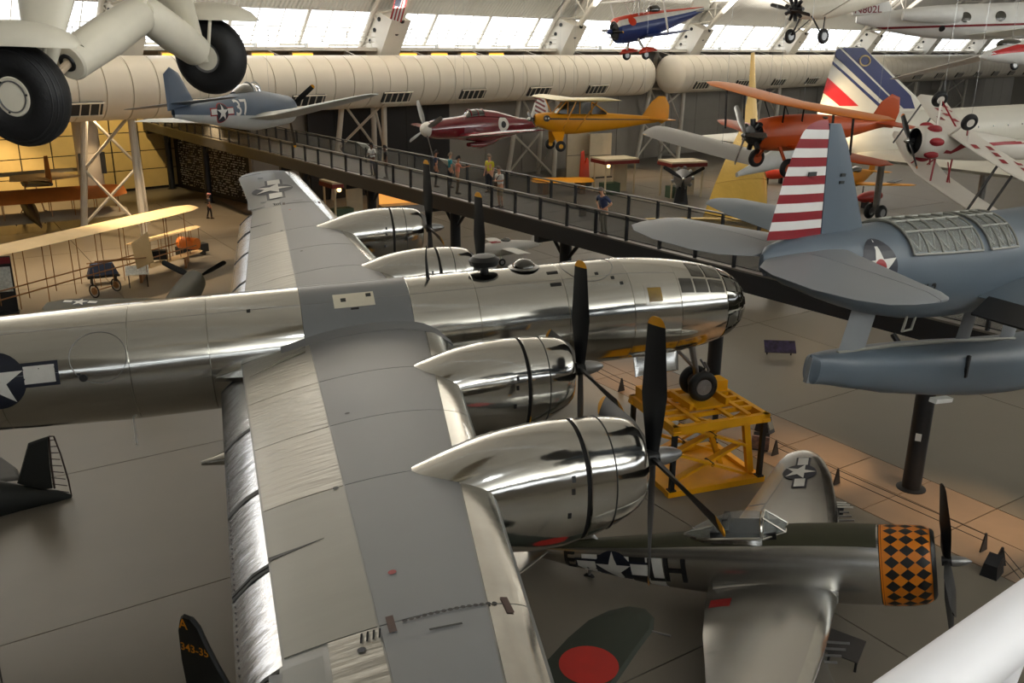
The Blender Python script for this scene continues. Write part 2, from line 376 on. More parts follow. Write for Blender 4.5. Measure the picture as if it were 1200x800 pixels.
# vault: one rib-sheeted bay, copied along the hall
VC, VA, VB = -38.0, 46.0, 30.5
def arc(t): return (VC + VA * cos(t), VB * sin(t))                      # v, z
tw0 = math.asin(12.35 / VB); tw1 = math.asin(14.85 / VB)
ts = [tw1 + (pi - 2 * tw1) * k / 10 for k in range(11)]
roof = bpy.data.objects.new('ceiling', None); COL.objects.link(roof); struct(roof)
bay = []
for i in range(10):
    b = MB(); (v0, z0), (v1, z1) = arc(ts[i]), arc(ts[i + 1]); n = 56 if i == 0 else (28 if i == 9 else 2)
    nv = Vn = V((0, VC - (v0 + v1) / 2, -(z0 + z1) / 2)).normalized()
    R = []
    for k in range(n * 2 + 1):
        u = .02 + 9.96 * k / (n * 2); d = (.09 if (k // 2) % 2 else 0.0) if n > 2 else 0
        R.append([hall(u, v0 + nv.y * d, z0 + nv.z * d + .0) , hall(u, v1 + nv.y * d, z1 + nv.z * d), hall(u, v1 - nv.y * .1, z1 - nv.z * .1), hall(u, v0 - nv.y * .1, z0 - nv.z * .1)])
    b.loft(R); bay.append(b.build('roof_panel', ROOFP, roof, smooth=False))
for k in range(-12, 17):
    for o in bay:
        if k == 0: continue
        c = o.copy(); COL.objects.link(c); c.location = HU * 10 * k
# window bands along both eaves
PANE = glass('window pane', (240, 246, 250), .12)
wn = 1
def window(side, u):
    global wn
    def P(uu, t, d=0.0):
        v, z = arc(t); 
        if side < 0: v = 2 * VC - v
        return hall(uu, v, z)
    fr = MB(); t0, t1 = tw0, tw1; L_ = 6.0
    for a, c in ((0, 0), (1, 1)): fr.beam(P(u + .06 + a * (L_ - .12), t0), P(u + .06 + a * (L_ - .12), t1), .12, .16)
    fr.beam(P(u, t0), P(u + L_, t0), .14, .18); fr.beam(P(u, t1), P(u + L_, t1), .14, .18)
    f = struct(fr.build('window_%d' % wn, TRUSS, smooth=False)); wn += 1
    tm = (t0 + t1) / 2
    MB().beam(P(u, tm), P(u + L_, tm), .06, .08).build('mullion', TRUSS, f, smooth=False)
    for q in (1, 2): MB().beam(P(u + 2 * q, t0), P(u + 2 * q, t1), .06, .08).build('mullion', TRUSS, f, smooth=False)
    for q in range(3):
        for a, c in ((t0, tm), (tm, t1)):
            p = [P(u + 2 * q + .04, a + .002), P(u + 2 * q + 1.96, a + .002), P(u + 2 * q + 1.96, c - .002), P(u + 2 * q + .04, c - .002)]
            MB().prism(p, (p[1] - p[0]).cross(p[3] - p[0]).normalized() * .02).build('pane', PANE, f, smooth=False)
for k in range(-19, 29): window(1, 6 * k)
for k in range(-19, 29): window(-1, 6 * k)
# ledge (catwalk) under the far windows, and its railing
cw = struct(wallbox('trim_1', U0, U1, 1.6, 8.2, 11.95, 12.2, TRUSS)); cw2 = struct(wallbox('trim_2', U0, U1, -84.2, -79, 11.95, 12.3, TRUSS))
rl = MB()
for z in (12.6, 12.95, 13.3): rl.tube([hall(-40, 1.75, z), hall(150, 1.75, z)], .03, 5)
rl.build('handrail', TRUSS, cw)
rp = MB().tube([hall(0, 1.75, 12.2), hall(0, 1.75, 13.3)], .035, 5).build('rail_post', TRUSS, cw)
for k in range(-18, 60):
    if k: c = rp.copy(); COL.objects.link(c); c.location = HU * 2.2 * k
# lattice columns that carry the vault
def column(u0):
    r = bpy.data.objects.new('column', None); COL.objects.link(r); struct(r)
    L3 = [(-2.3, 6.6), (.25, 2.7), (2.1, 6.6)]; TOP = [(-1.2, 5.2), (.1, 2.2), (1.2, 5.2)]
    def P(i, z):
        t = z / 12; return hall(u0 + L3[i][0] * (1 - t) + TOP[i][0] * t, L3[i][1] * (1 - t) + TOP[i][1] * t, z)
    for i in range(3): MB().tube([P(i, 0), P(i, 12)], .23, 10).build('leg', TRUSS, r)
    zs = [.4, 4.2, 8.0, 11.8]
    for i, j in ((0, 1), (1, 2), (2, 0)):
        for k in range(3):
            a, c = (i, j) if k % 2 else (j, i); MB().tube([P(a, zs[k]), P(c, zs[k + 1])], .11, 6).build('brace', TRUSS, r)
        MB().tube([P(i, 8), P(j, 8)], .1, 6).build('brace', TRUSS, r)
    # upper arch: chords and webs following the vault
    def A(t, d, du): v, z = arc(t); n = V((VC - v, -z, 0)).normalized(); return hall(u0 + du, v + n.x * d, z + n.y * d)
    tt = [tw0 + (pi - 2 * tw0) * k / 26 for k in range(27)]
    for d, du, q in ((.5, -1.1, .2), (.5, 1.1, .2), (2.4, 0, .26)): MB().tube([A(t, d, du) for t in tt], q, 8).build('chord', TRUSS, r)
    b = MB()
    for k in range(26):
        for du in (-1.1, 1.1): b.tube([A(tt[k], .5, du), A((tt[k] + tt[k + 1]) / 2, 2.4, 0)], .07, 5); b.tube([A((tt[k] + tt[k + 1]) / 2, 2.4, 0), A(tt[k + 1], .5, du)], .07, 5)
    b.build('web_bracing', TRUSS, r)
    g = MB().prism([A(tw0 + .01, .2, -.9) + V((0, 0, -.4)), A(tw0 + .01, 2.2, -.9) + V((0, 0, -1.2)), A(tw0 + .10, 2.6, -.9), A(tw0 + .10, .3, -.9)], HU * 1.8).build('gusset_plate', TRUSS, r, smooth=False)
    for k in range(3): 
        p = A(tw0 + .025 + .03 * k, 1.25, -.93); MB().lathe([(-.03, .17), (.03, .17)], p, HU, 12).build('hole_rim', DARKIN, g)
        p = A(tw0 + .025 + .03 * k, 2.35 + .05 * k, 0)
    # three dark ports on the face turned to the hall
    for k in range(3):
        p = A(tw0 + .03 + .035 * k, 2.68, 0); MB().lathe([(-.05, .2), (.03, .2)], p, -HV, 12).build('port', DARKIN, r)
for k in range(-4, 8): column(-8 + 20.3 * k)
# the big round column-duct by the annex opening
vd = thing('riser_duct', 'thick round off-white duct riser among the left columns', 'duct')
for k in range(4): MB().lathe([(0, .8), (.02, .84), (2.3, .84), (2.32, .8)], hall(-8.2, 9.8, 2.6 + 2.34 * k), (0, 0, 1), 24).build('duct_section', DUCTM, vd)
for sx in (-1, 1):
    g = MB().box(hall(-8.2 + sx * .75, 9.2, 4.2), (.3, .3, 1.5)).build('vent_grille', SLAT, vd)

# ---------------------------------------------------------------- supply ducts
def duct(name, label, u0, u1, step, r, cap0, cap1):
    t = thing(name, label, 'duct'); n = int((u1 - u0) / step); first = None
    for k in range(n):
        if first is None:
            first = MB().lathe([(0, r - .05), (.03, r), (step - .05, r), (step - .02, r - .05)], hall(u0, 0, 9.75), HU, 40).build('duct_section', DUCTM, t)
        else: c = first.copy(); COL.objects.link(c); c.location = HU * step * k
    if cap1: MB().lathe([(0, r)] + [(r * .55 * sin(a), r * cos(a)) for a in (.3, .6, .9, 1.2, 1.45)], hall(u0 + n * step, 0, 9.75), HU, 40).build('end_cap', DUCTM, t)
    if cap0: MB().lathe([(0, r)] + [(r * .3 * sin(a), r * cos(a)) for a in (.4, .9, 1.45)], hall(u0, 0, 9.75), -HU, 40).build('end_cap', DUCTM, t)
    u = u0 + 3.4
    while u < u0 + n * step - 2:
        dv, dz = -cos(rad(33)), -sin(rad(33)); R3 = Matrix((HU, HV * dv + V((0, 0, dz)), HU.cross(HV * dv + V((0, 0, dz))))).transposed()
        g = MB().box(hall(u, dv * (r + .06), 9.75 + dz * (r + .06)), (2.6, .14, .85), R3).build('vent_grille', SLAT, t, smooth=False)
        s_ = MB()
        for q in range(5): s_.box(hall(u - 1.1 + .55 * q, dv * (r + .15), 9.75 + dz * (r + .15)), (.07, .06, .85), R3)
        s_.box(hall(u, dv * (r + .16), 9.75 + dz * (r + .16)) - R3.col[2] * .44, (2.7, .06, .07), R3); s_.box(hall(u, dv * (r + .16), 9.75 + dz * (r + .16)) + R3.col[2] * .44, (2.7, .06, .07), R3)
        s_.build('grille_frame', DUCTM, g, smooth=False); u += 7.7
    hg = MB()
    for k in range(0, n, 4): hg.tube([hall(u0 + k * step, 0, 9.75 + r - .05), hall(u0 + k * step, 1.7, 12.0)], .03, 5)
    hg.build('hanger', TRUSS, t)
    return t
duct('air_duct', 'long off-white air duct ending in a dome, left run below the windows', -62, 43.6, 1.6, 1.9, False, True)
duct('air_duct', 'off-white air duct continuing right behind the striped airliner tail', 47.2, 160, 1.6, 1.9, True, True)
# strip lights under the ledge and the yellow lamps above the duct
LAMPW = emit('white strip light', (255, 250, 240), 1.6); LAMPY = emit('amber lamp', (255, 190, 60), 3.0)
for k in range(30):
    u = -22.6 + 4.06 * k
    if abs((u + 8 + 10.15) % 20.3 - 10.15) < 3.4: continue
    t = thing('strip_light', 'white box strip light under the window ledge', 'light', Matrix.Translation(hall(u, 1.25, 12.32)), 'strip lights under the window ledge')
    R3 = Matrix((HU, HV, V((0, 0, 1)))).transposed()
    MB().box((0, 0, 0), (1.9, .35, .3), R3).build('housing', WHITEP, t, smooth=False); MB().box(-HV * .19, (1.7, .05, .24), R3).build('diffuser', LAMPW, t, smooth=False)
for k in range(16):
    u = -16.9 + 3.383 * k
    if abs((u + 8 + 10.15) % 20.3 - 10.15) < 3.4: continue
    t = thing('amber_lamp', 'amber lamp box glowing above the air duct', 'light', Matrix.Translation(hall(u, 5.0, 11.5)), 'amber lamps above the air duct')
    MB().box((0, 0, .1), (1.9, .4, .45), R3).build('housing', TRUSS, t, smooth=False); MB().box(-HV * .23, (1.7, .06, .4), R3).build('diffuser', LAMPY, t, smooth=False)
# ================================================================ four-engined bomber (axes: nose at x = 0, port = +y)
B29 = thing('heavy_bomber', 'huge bare aluminium four-engined bomber raised on yellow stand with grey wing tops', 'aircraft', SURV)
_X = [0, -.05, -.18, -.4, -.7, -1.0, -1.5, -2.0, -2.5, -3.2, -4.0, -17, -20, -23, -26, -29.2]
_R = [.06, .26, .52, .77, .965, 1.08, 1.215, 1.305, 1.37, 1.42, 1.45, 1.45, 1.36, 1.12, .78, .30]
_Z = [-.15, -.15, -.15, -.145, -.14, -.13, -.11, -.09, -.07, -.03, 0, 0, .04, .14, .3, .5]
def _ip(x, T):
    for i in range(len(_X) - 1):
        if _X[i] >= x >= _X[i + 1]:
            t = (x - _X[i]) / (_X[i + 1] - _X[i]); p0, p1, p2, p3 = T[max(i - 1, 0)], T[i], T[i + 1], T[min(i + 2, len(T) - 1)]
            if i < 3 or i > 9: return p1 + (p2 - p1) * t
            return p1 + (p2 - p1) * t
    return T[-1]
def FR(x): return _ip(x, _R)
def FZc(x): return _ip(x, _Z)
def FP(x, th, off=0.0):                       # th in degrees above the horizontal on the starboard side (camera side): 0 = starboard, 90 = top
    r = FR(x) + off; return V((x, -r * cos(rad(th)), FZc(x) + r * sin(rad(th))))
def barrel(x0, x1, m, name='fuselage_section', n=56):
    L_ = x0 - x1; k = max(2, int(abs(L_) / .35)); xs = [x0 - L_ * i / k for i in range(k + 1)]; b = MB(); R = []
    for i, x in enumerate(xs):
        if i == 0: R.append([FP(x, 360 * j / n, -.012) for j in range(n)]); R.append([FP(x - .012, 360 * j / n) for j in range(n)])
        elif i == k: R.append([FP(x + .012, 360 * j / n) for j in range(n)]); R.append([FP(x, 360 * j / n, -.012) for j in range(n)])
        else: R.append([FP(x, 360 * j / n) for j in range(n)])
    b.loft(R); return b.build(name, m, B29), b
def patch(x0, x1, t0, t1, off, m, name, parent, th=.012, r=0.0, label=None, nx=6, nt=8):
    """a piece of sheet lying on the fuselage skin with its own raised edge"""
    b = MB(); o = []
    for i in range(nx + 1):
        for j in range(nt + 1):
            o.append(FP(x0 + (x1 - x0) * i / nx, t0 + (t1 - t0) * j / nt, off))
    F = [(i * (nt + 1) + j, (i + 1) * (nt + 1) + j, (i + 1) * (nt + 1) + j + 1, i * (nt + 1) + j + 1) for i in range(nx) for j in range(nt)]
    b.add(o, F)
    edge = [(i, 0) for i in range(nx)] + [(nx, j) for j in range(nt)] + [(i, nt) for i in range(nx, 0, -1)] + [(0, j) for j in range(nt, 0, -1)]
    lo = [FP(x0 + (x1 - x0) * i / nx, t0 + (t1 - t0) * j / nt, off - th) for i, j in edge]; hi = [FP(x0 + (x1 - x0) * i / nx, t0 + (t1 - t0) * j / nt, off) for i, j in edge]
    b.loft([hi, lo], False, False); q = b.build(name, m, parent)
    if label: q['label'] = label
    return q
cuts = [(0, -1.04), (-1.04, -2.58), (-2.58, -4.0), (-4.0, -5.85), (-5.85, -8.25), (-8.25, -9.98), (-9.98, -12.7), (-12.7, -14.95), (-14.95, -16.75), (-16.75, -19.6), (-19.6, -23), (-23, -26), (-26, -29.2)]
secs = []; ftree = MB()
for a, c in cuts:
    o, b = barrel(a, c, GREYP if a == -9.98 else ALU); secs.append(o); ftree.add(b.v, b.f)
secs[6]['label'] = 'grey painted fuselage section above the wing'
FT = bvh(ftree)
nose = secs[0]; gh = secs[1]
# glazing: greenhouse rows behind, fan of panes around the nose dome
for x0, x1 in ((-2.52, -2.14), (-2.06, -1.66), (-1.58, -1.10)):
    for s in (0, 1):
        for t0, t1 in ((31, 49.5), (54, 80)):
            if x0 == -2.52 and t0 == 54: continue
            a, c = (t0, t1) if s == 0 else (180 - t1, 180 - t0); patch(x0, x1, a, c, .012, DGLASS, 'window_pane', gh)
for s in range(12):
    t0 = 30 * s + 2; patch(-1.0, -.62, t0 + 1.5, t0 + 26.5, .010, DGLASS, 'window_pane', nose)
    patch(-.56, -.2, t0 + 2.5, t0 + 25.5, .010, DGLASS, 'window_pane', nose)
MB().lathe([(0, .27), (.03, .2), (.05, .02)], (-.06, 0, -.15), (1, 0, 0), 20).build('window_pane', DGLASS, nose)
GOLDG = mat('amber tinted cabin glass', (150, 120, 46), .12, 0, .2, 2, coat=1.0)
for s in (0, 1):
    a, c = (22, 38) if s == 0 else (142, 158); patch(-3.56, -3.16, a, c, .012, GOLDG, 'cabin_window', secs[2])
    a, c = (18, 42) if s == 0 else (138, 162); patch(-3.66, -3.06, a, c, .004, ALUB, 'window_surround', secs[2])
# skin plates, hatches and fittings on top
patch(-11.9, -10.88, 49, 67, .016, CREAM, 'raft_hatch', secs[6], label='cream rectangular hatch on the grey section')
for x, t in ((-11.72, 56), (-11.08, 60)): patch(x, x + .13, t, t + 4.5, .024, SLAT, 'hatch_latch', secs[6], nx=2, nt=2)
patch(-11.5, -11.3, 46, 48, .014, BLACK, 'filler_cap', secs[6], nx=2, nt=2)
for x, t in ((-6.2, 68), (-6.23, 50)): patch(x, x + .3, t, t + 4, .014, BLACK, 'signal_port', secs[4], nx=2, nt=2)
for x, t, i in ((-14.0, 55, 7), (-10.9, 20, 6), (-4.9, 60, 3), (-4.3, 44, 3), (-4.5, 52, 3), (-17.9, 8, 9)): patch(x, x + .09, t, t + 3.5, .012, SLAT, 'access_fitting', secs[i], nx=2, nt=2)
for xc, rr, tc_, i in ((-17.4, .62, 25, 9), (-5.0, .72, 80, 3)):   # round hatch seams
    pts = []
    for k in range(33):
        a = 2 * pi * k / 32; pts.append(FP(xc + rr * cos(a), tc_ + math.degrees(rr * sin(a) / 1.45), .006))
    MB().tube(pts, .008, 5).build('hatch_seam', ALUD, secs[i])
for i_, (a_, c_) in enumerate(cuts[2:11]):
    for t_ in (14, 58, 96, 122, 166): MB().tube([FP(a_ + (c_ - a_) * k / 8, t_, .001) for k in range(9)], .006, 4).build('lap_seam', ALUD, secs[i_ + 2])
h = MB().lathe([(-.05, .09), (.03, .09)], FP(-17.76, 6.7), V((0, -1, .1)), 16).build('gun_port', BLACK, secs[9])
MB().ball((-6.7, 0, 1.45), .32, 16, 10, (1, 1, .75)).build('astrodome', DGLASS, secs[4])
MB().lathe([(0, .42), (.03, .42), (.05, .33)], (-6.7, 0, 1.44), (0, 0, 1), 20).build('astrodome_ring', STEEL, secs[4])
tb = MB().lathe([(0, .12), (.16, .1), (.2, .38), (.34, .42), (.44, .3), (.47, .05)], (-7.8, 0, 1.43), (0, 0, 1), 20).build('radio_housing', BLACK, secs[4], 25); tb['label'] = 'black mushroom shaped housing on the spine'
am = MB().tube([(-9.36, -.1, 1.4), (-9.38, -.1, 1.95), (-9.36, -.1, 2.3)], [.05, .03, .012], 8).build('aerial_mast', SLAT, secs[5])
MB().tube([(-9.36, -.1, 1.42), (-9.36, -.42, 1.34)], [.06, .04], 8).build('aerial_foot', SLAT, secs[5])
MB().tube([(-17.0, -.5, -1.36), (-17.02, -.5, -2.05)], [.02, .03], 6).build('drain_mast', WHITEP, secs[9])
# insignia
e12 = rad(12); uu = V((1, 0, 0)); vv = V((0, sin(e12), cos(e12)))
for s in (-1, 1):
    u_, v_ = (uu, vv) if s < 0 else (-uu, V((0, -sin(e12), cos(e12))))
    roundel(FT, V((-19.62, s * 1.42, .3)), u_, v_, .66, secs[10])

# ---------------------------------------------------------------- wing
FLAPM = mat('flap aluminium skin', (186, 188, 192), .24, 1.0, .08, 2, bump=.25, bscale=2.5, stretch=(1, 2, 1), objvar=.05, rvar=.08)
def WZ(y): return -.04 + .07 * abs(y)
def LE(y): return -9.02 - .125 * abs(y)
def TEF(y): return -14.15 + .042 * (abs(y) - 4)      # fixed trailing edge ahead of the flap
def TE(y): return TEF(y) if abs(y) < 14.21 else -13.75 - .075 * (abs(y) - 14.2)
def WT(y): return .20 - .0045 * abs(y)
TIPY = 21.55
def tipf(y): a = abs(y); return 1.0 if a < 20 else sqrt(max(0.003, 1 - ((a - 20) / (TIPY - 20)) ** 2))
def wsec(y):
    f = tipf(y); le, te = LE(y), TE(y); mid = le * .5 + te * .5; f2 = .25 + .75 * f
    return (mid + (le - mid) * f2, y, WZ(y), (le - te) * f2, WT(y) * (.3 + .7 * f))
def wtop(y, x, up=1, off=0.0):
    q = wsec(y); c = min(1, max(0, (q[0] - x) / q[3])); return V((x, y, q[2] + q[3] * (up * yt(c) * q[4] + .02 * 4 * c * (1 - c)) + off))
ys = [0.0, 1.2, 2, 3, 4, 5, 6, 7, 8, 9, 10, 11, 12, 13, 14, 14.2, 14.22, 15, 16, 17, 18, 19, 20, 20.4, 20.8, 21.1, 21.35, 21.5, 21.55]
wb = MB()
Y2 = [-y for y in ys[::-1]] + ys[1:]
wb.loft([foil(*[(k - .0 if i != 2 else k - .008) for i, k in enumerate(wsec(y))]) for y in Y2])
WING = wb.build('wing', GREYL, B29)
WTREE = bvh(wb)
def wpanel(y0, y1, fx0, fx1, m, name='wing_panel', parent=None, off=.004, label=None, nx=8):
    """skin sheet on the upper surface between two chord lines given as functions of span"""
    n = max(2, int(abs(y1 - y0) / .7)); g = .012; b = MB(); o = []
    for i in range(n + 1):
        y = y0 + (y1 - y0) * i / n; yy = y + (g if i == 0 else (-g if i == n else 0)) * (1 if y1 > y0 else -1)
        a, c = fx0(yy) - g, fx1(yy) + g
        for j in range(nx + 1): o.append(wtop(yy, a + (c - a) * j / nx, 1, off))
    b.add(o, [(i * (nx + 1) + j, i * (nx + 1) + j + 1, (i + 1) * (nx + 1) + j + 1, (i + 1) * (nx + 1) + j) for i in range(n) for j in range(nx)])
    W_ = nx + 1; ed = [i * W_ for i in range(n)] + [n * W_ + j for j in range(nx)] + [i * W_ + nx for i in range(n, 0, -1)] + [j for j in range(nx, 0, -1)]
    b.loft([[o[k] for k in ed], [o[k] - V((0, 0, .014)) for k in ed]], False, False)
    q = b.build(name, m, parent or WING)
    if label: q['label'] = label
    return q
f_le = lambda y: wsec(y)[0] - .05
f_s = lambda y: LE(y) - .55 if abs(y) < 20.6 else wsec(y)[0] - .25
f_a = lambda y: -12.62 if abs(y) < 20.6 else wsec(y)[0] - wsec(y)[3] * .6
f_te = lambda y: min(TE(y), wsec(y)[0]) + .02 if abs(y) < 20.3 else wsec(y)[0] - wsec(y)[3] + .02
for s in (-1, 1):
    for y0, y1 in ((1.45, 4.72), (4.72, 7.4), (7.4, 10.07), (10.07, 14.08), (14.08, 17.6), (17.6, 20.5), (20.5, 21.5)):
        wpanel(s * y0, s * y1, f_le, f_s, ALUB, label='bare metal leading edge skin')
        wpanel(s * y0, s * y1, f_s, f_a, GREYP, label='grey painted centre skin')
        if y1 < 14.2:
            wpanel(s * y0, s * y1, f_a, f_te, ALUW if 4 < y1 < 10.5 else ALUS, label='wrinkled bare metal skin ahead of the flap' if 4 < y1 < 10.5 else None)
        elif y1 < 20.6:
            wpanel(s * y0, s * y1, f_a, lambda y: -13.22, ALUW if y0 < 15 and s < 0 else GREYL)
        else: wpanel(s * y0, s * y1, f_a, f_te, GREYL)
    # aileron with its tab
    al_ = wpanel(s * 14.3, s * 20.4, lambda y: -13.27, f_te, GREYL, 'aileron', off=.010, label='grey aileron with a hinge gap along its front')
    wpanel(s * 14.35, s * 16.8, lambda y: -13.86, f_te, GREYP, 'trim_tab', al_, off=.018)
    for yy in (15.0, 17.2, 19.4): MB().box(wtop(s * yy, -13.25, 1, .02), (.22, .05, .03)).build('hinge', STEEL, al_)
    # lowered flap in four lengths, hanging behind and below the trailing edge
    def fl(y, c): return V((TEF(y) + .10 - .64 * c, y, WZ(y) - .06 - .46 * c + .06 * 4 * c * (1 - c)))
    for y0, y1 in ((1.9, 5.9), (5.9, 9.0), (9.0, 11.65), (11.7, 14.15)):
        b = MB(); R = []
        for i in range(5):
            y = s * (y0 + .02 + (y1 - y0 - .04) * i / 4); R.append([fl(y, c) for c in (0, .2, .4, .6, .8, 1)] + [fl(y, c) - V((.0, 0, .09 * (1 - c) + .012)) for c in (1, .6, .2, 0)])
        b.loft(R); fp = b.build('flap', FLAPM, B29); fp['label'] = 'lowered bare metal flap behind the wing'
        rv = MB()
        for k in range(int((y1 - y0) / .16)):
            y = s * (y0 + .08 + .16 * k)
            for c in (.93,): rv.box(fl(y, c) + V((0, 0, .004)), (.022, .022, .012))
        rv = rv.build('rivet_row', SLAT, fp, smooth=False); rv['kind'] = 'stuff'
        for yy in (y0 + .04, y1 - .04): MB().loft([[fl(s * yy, c) + V((0, k * .035, .006)) for c in (0, .5, .98)] + [fl(s * yy, c) + V((0, k * .035, .028)) for c in (.98, .5, 0)] for k in (-1, 1)]).build('end_rib', SLAT, fp)
# print on the starboard wing: dotted step line, blocks, filler marks
for s in (-1, 1):
    up = (V((1, 0, 0)), V((0, 1, 0)))
    for k in range(15): decal(WTREE, circ2(0, 0, .032, 10), V((-12.32 + .077 * k + .0, s * (14.12 - .003 * k), 3)), *up, BLACK, 'step_dot', WING, .026)
    BROWN = mat('brown sealing tape', (74, 52, 46), .6)
    for x in (-12.48, -11.1): decal(WTREE, rect2(-.045, -.17, .045, .17), V((x, s * 14.12, 3)), *up, BROWN, 'tape_block', WING, .027)
    decal(WTREE, circ2(0, 0, .055, 12), V((-12.30, s * 13.0, 3)), *up, REDP, 'filler_mark', WING, .026, label='small red spot')
    decal(WTREE, circ2(0, 0, .05, 12), V((-12.86, s * 14.45, 3)), *up, NAVY, 'filler_mark', WING, .026, label='small dark blue spot')
    decal(WTREE, rect2(-.19, -.02, .19, .02), V((-11.9, s * 14.42, 3)), *up, SLAT, 'drain_slot', WING, .026)
    for x, y in ((-12.25, 7.0), (-12.75, 10.1)): decal(WTREE, circ2(0, 0, .05, 10), V((x, s * y, 3)), *up, BLACK, 'filler_mark', WING, .026)
    for k in range(4): MB().tube([wtop(s * 14.3, -12.85 + .07 * k, 1, .0), wtop(s * 14.22, -12.83 + .07 * k, 1, .06), wtop(s * 14.12, -12.82 + .07 * k, 1, .0)], .012, 5).build('static_hook', BLACK, WING)
roundel(WTREE, V((-12.82, 16.9, 3)), (0, -1, 0), (1, 0, 0), .86, WING, off=.03)
for s in (-1, 1): MB().prism([wtop(s * 11.62, -13.82, 1, .012), wtop(s * 11.72, -13.82, 1, .012), wtop(s * 11.60, -13.05, 1, .012)], V((0, 0, .006))).build('skin_gap', BLACK, WING, smooth=False)
# root fairings: the pale triangle where the trailing edge meets the fuselage
for s in (-1, 1):
    A_ = V((-12.7, s * 1.40, .42)); Bp = V((-14.9, s * 1.46, -.18)); Cq = V((-14.05, s * 2.75, WZ(2.75) + .06)); D_ = V((-12.75, s * 2.3, .55))
    MB().loft([[A_, D_, Cq, Bp], [p - V((0, s * .02, .10)) for p in (A_, D_, Cq, Bp)]]).build('wing_fillet', ALUB, B29)
    fr = MB(); R = []
    for i in range(14):
        x = -9.1 - 4.2 * i / 13
        R.append([wtop(s * (1.30 + .07 * k), x, 1, .012 + .10 * (1 - k / 6) ** 2) for k in range(7)] + [wtop(s * (1.30 + .07 * k), x, 1, -.05) for k in (6, 3, 0)])
    fr.loft(R).build('root_fillet', GREYP, B29)

# ---------------------------------------------------------------- nacelles and propellers
NACX = mat('nacelle aluminium skin', (198, 197, 192), .12, 1.0, .06, 1.6, bump=.14, bscale=1.7, objvar=.04, rvar=.08)
def nacelle(y, hx, hz, tl=1.0, tz=0.0):
    s = 1 if y > 0 else -1
    # stations behind the propeller: (dx, zc, half width, up, down)
    st = [(-.32, 0, .60, .60, .62), (-.36, 0, .68, .68, .72), (-.46, 0, .745, .745, .82), (-.62, -.005, .80, .79, .92), (-.85, -.01, .835, .83, 1.04), (-1.15, -.01, .855, .86, 1.16), (-1.40, -.01, .865, .875, 1.24)]
    n = 40
    def R(q, shr=0.0): return [V((hx + p.x, y + p.y, hz + p.z)) for p in ring(q[0], q[1], q[2] - shr, q[3] - shr, q[4] - shr, n, 2.05)]
    b = MB(); b.loft([R(q) for q in st], False, False)
    b.loft([R(st[-1]), R((-1.42, -.01, .85, .86, 1.22))], False, False)
    cowl = b.build('engine_cowling', NACX, B29)
    # split line of the two cowl halves
    zr = [R((q[0], q[1], q[2], q[3], q[4]), -.004)[n // 4 - 4] for q in catmull(st[2:], 3)]
    MB().loft([R((-.34, 0, .60, .60, .62)), R((-.7, 0, .35, .35, .35))], False, True).build('engine_opening', DARKIN, cowl)
    for dx in (-.98,):
        rr = [p for p in R((dx, -.01, .849, .848, 1.10))]; MB().tube(rr + rr[:1], .011, 5).build('panel_seam', SLAT, cowl)
    MB().loft([R((-1.40, -.01, .83, .84, 1.18)), R((-1.60, -.01, .82, .83, 1.16))], False, False).build('cowl_flap_gap', DARKIN, cowl)
    st2 = [(-1.50, -.01, .87, .875, 1.24), (-1.8, -.01, .885, .885, 1.3), (-2.3, -.02, .88, .87, 1.28), (-2.9, -.03, .85, .80, 1.18), (-3.5, -.05, .78, .66, 1.05), (-4.1, -.07, .60, .50, .95), (-4.5, -.08, .40, .39, .85), (-4.85, -.08, .17, .31, .78), (-5.05, -.08, .03, .27, .72)]
    dy = hx + 0.0
    b2 = MB(); cs = catmull(st2, 4)
    rs = [R(q) for q in cs]
    b2.loft([R((-1.50, -.01, .83, .84, 1.2))] + rs); body = b2.build('nacelle_body', NACX, B29)
    # lower rear body and tail under the wing
    st3 = [(-2.6, -.35, .70, .2, .85), (-4.2, -.30, .66, .2, .72), (-5.4, -.22, .50, .2, .50), (-6.6, -.14, .26, .16, .26), (-7.3, -.12, .05, .05, .05)]
    st3 = [(q[0] * (tl if q[0] < -3 else 1), q[1] + tz * max(0, (-q[0] - 2.6) / 4.7), *q[2:]) for q in st3]
    MB().loft([R(q) for q in catmull(st3, 3)]).build('nacelle_tail', ALU, body)
    # louvres and fittings low on the starboard flank
    lv = []
    tree = bvh(b2)
    for k in range(9):
        decal(tree, rect2(-.03, -.17, .03, .17), V((hx - 2.0 - .11 * k, y - 2, hz - .85 - .012 * k)), (1, 0, 0), (0, .35, 1), SLAT, 'cooling_louvre', body, .008)
    for px_, pz_ in ((-1.72, .28), (-1.74, .08), (-1.8, -.35)): decal(tree, rect2(-.03, -.05, .03, .05), V((hx + px_, y - 2, hz + pz_)), (1, 0, 0), (0, 0, 1), BLACK, 'fastener_port', body, .008)
    decal(tree, circ2(0, 0, .2, 20), V((hx - 3.25, y - 2, hz - .55)), (1, 0, 0), (0, .3, 1), DARKIN, 'exhaust_port', body, .01)
    prop(B29, hx, hz, 2.525, 4, 0.0, y=y, wid=.33, cone=.50, cr=.165, cone_m=ALUD)
for s in (-1, 1):
    nacelle(s * 4.72, -6.77, .226, 1.15, -.95); nacelle(s * 10.07, -7.40, .596, .92, -.1)
# tail group (out of the picture to the left)
MB().plate([(-24.6, 0, .7), (-26.6, 0, 2.2), (-27.6, 0, 5.2), (-28.6, 0, 5.6), (-29.6, 0, 4.8), (-29.8, 0, .8)], (0, 1, 0), .4).build('tail_fin', ALU, B29)
wb2 = wing([(-25.6, 0, .5, 3.2, .1), (-25.9, 3, .5, 2.7, .1), (-26.5, 6.2, .5, 1.7, .09), (-26.9, 6.5, .5, .9, .06)], True, 0).build('tailplane', ALU, B29)
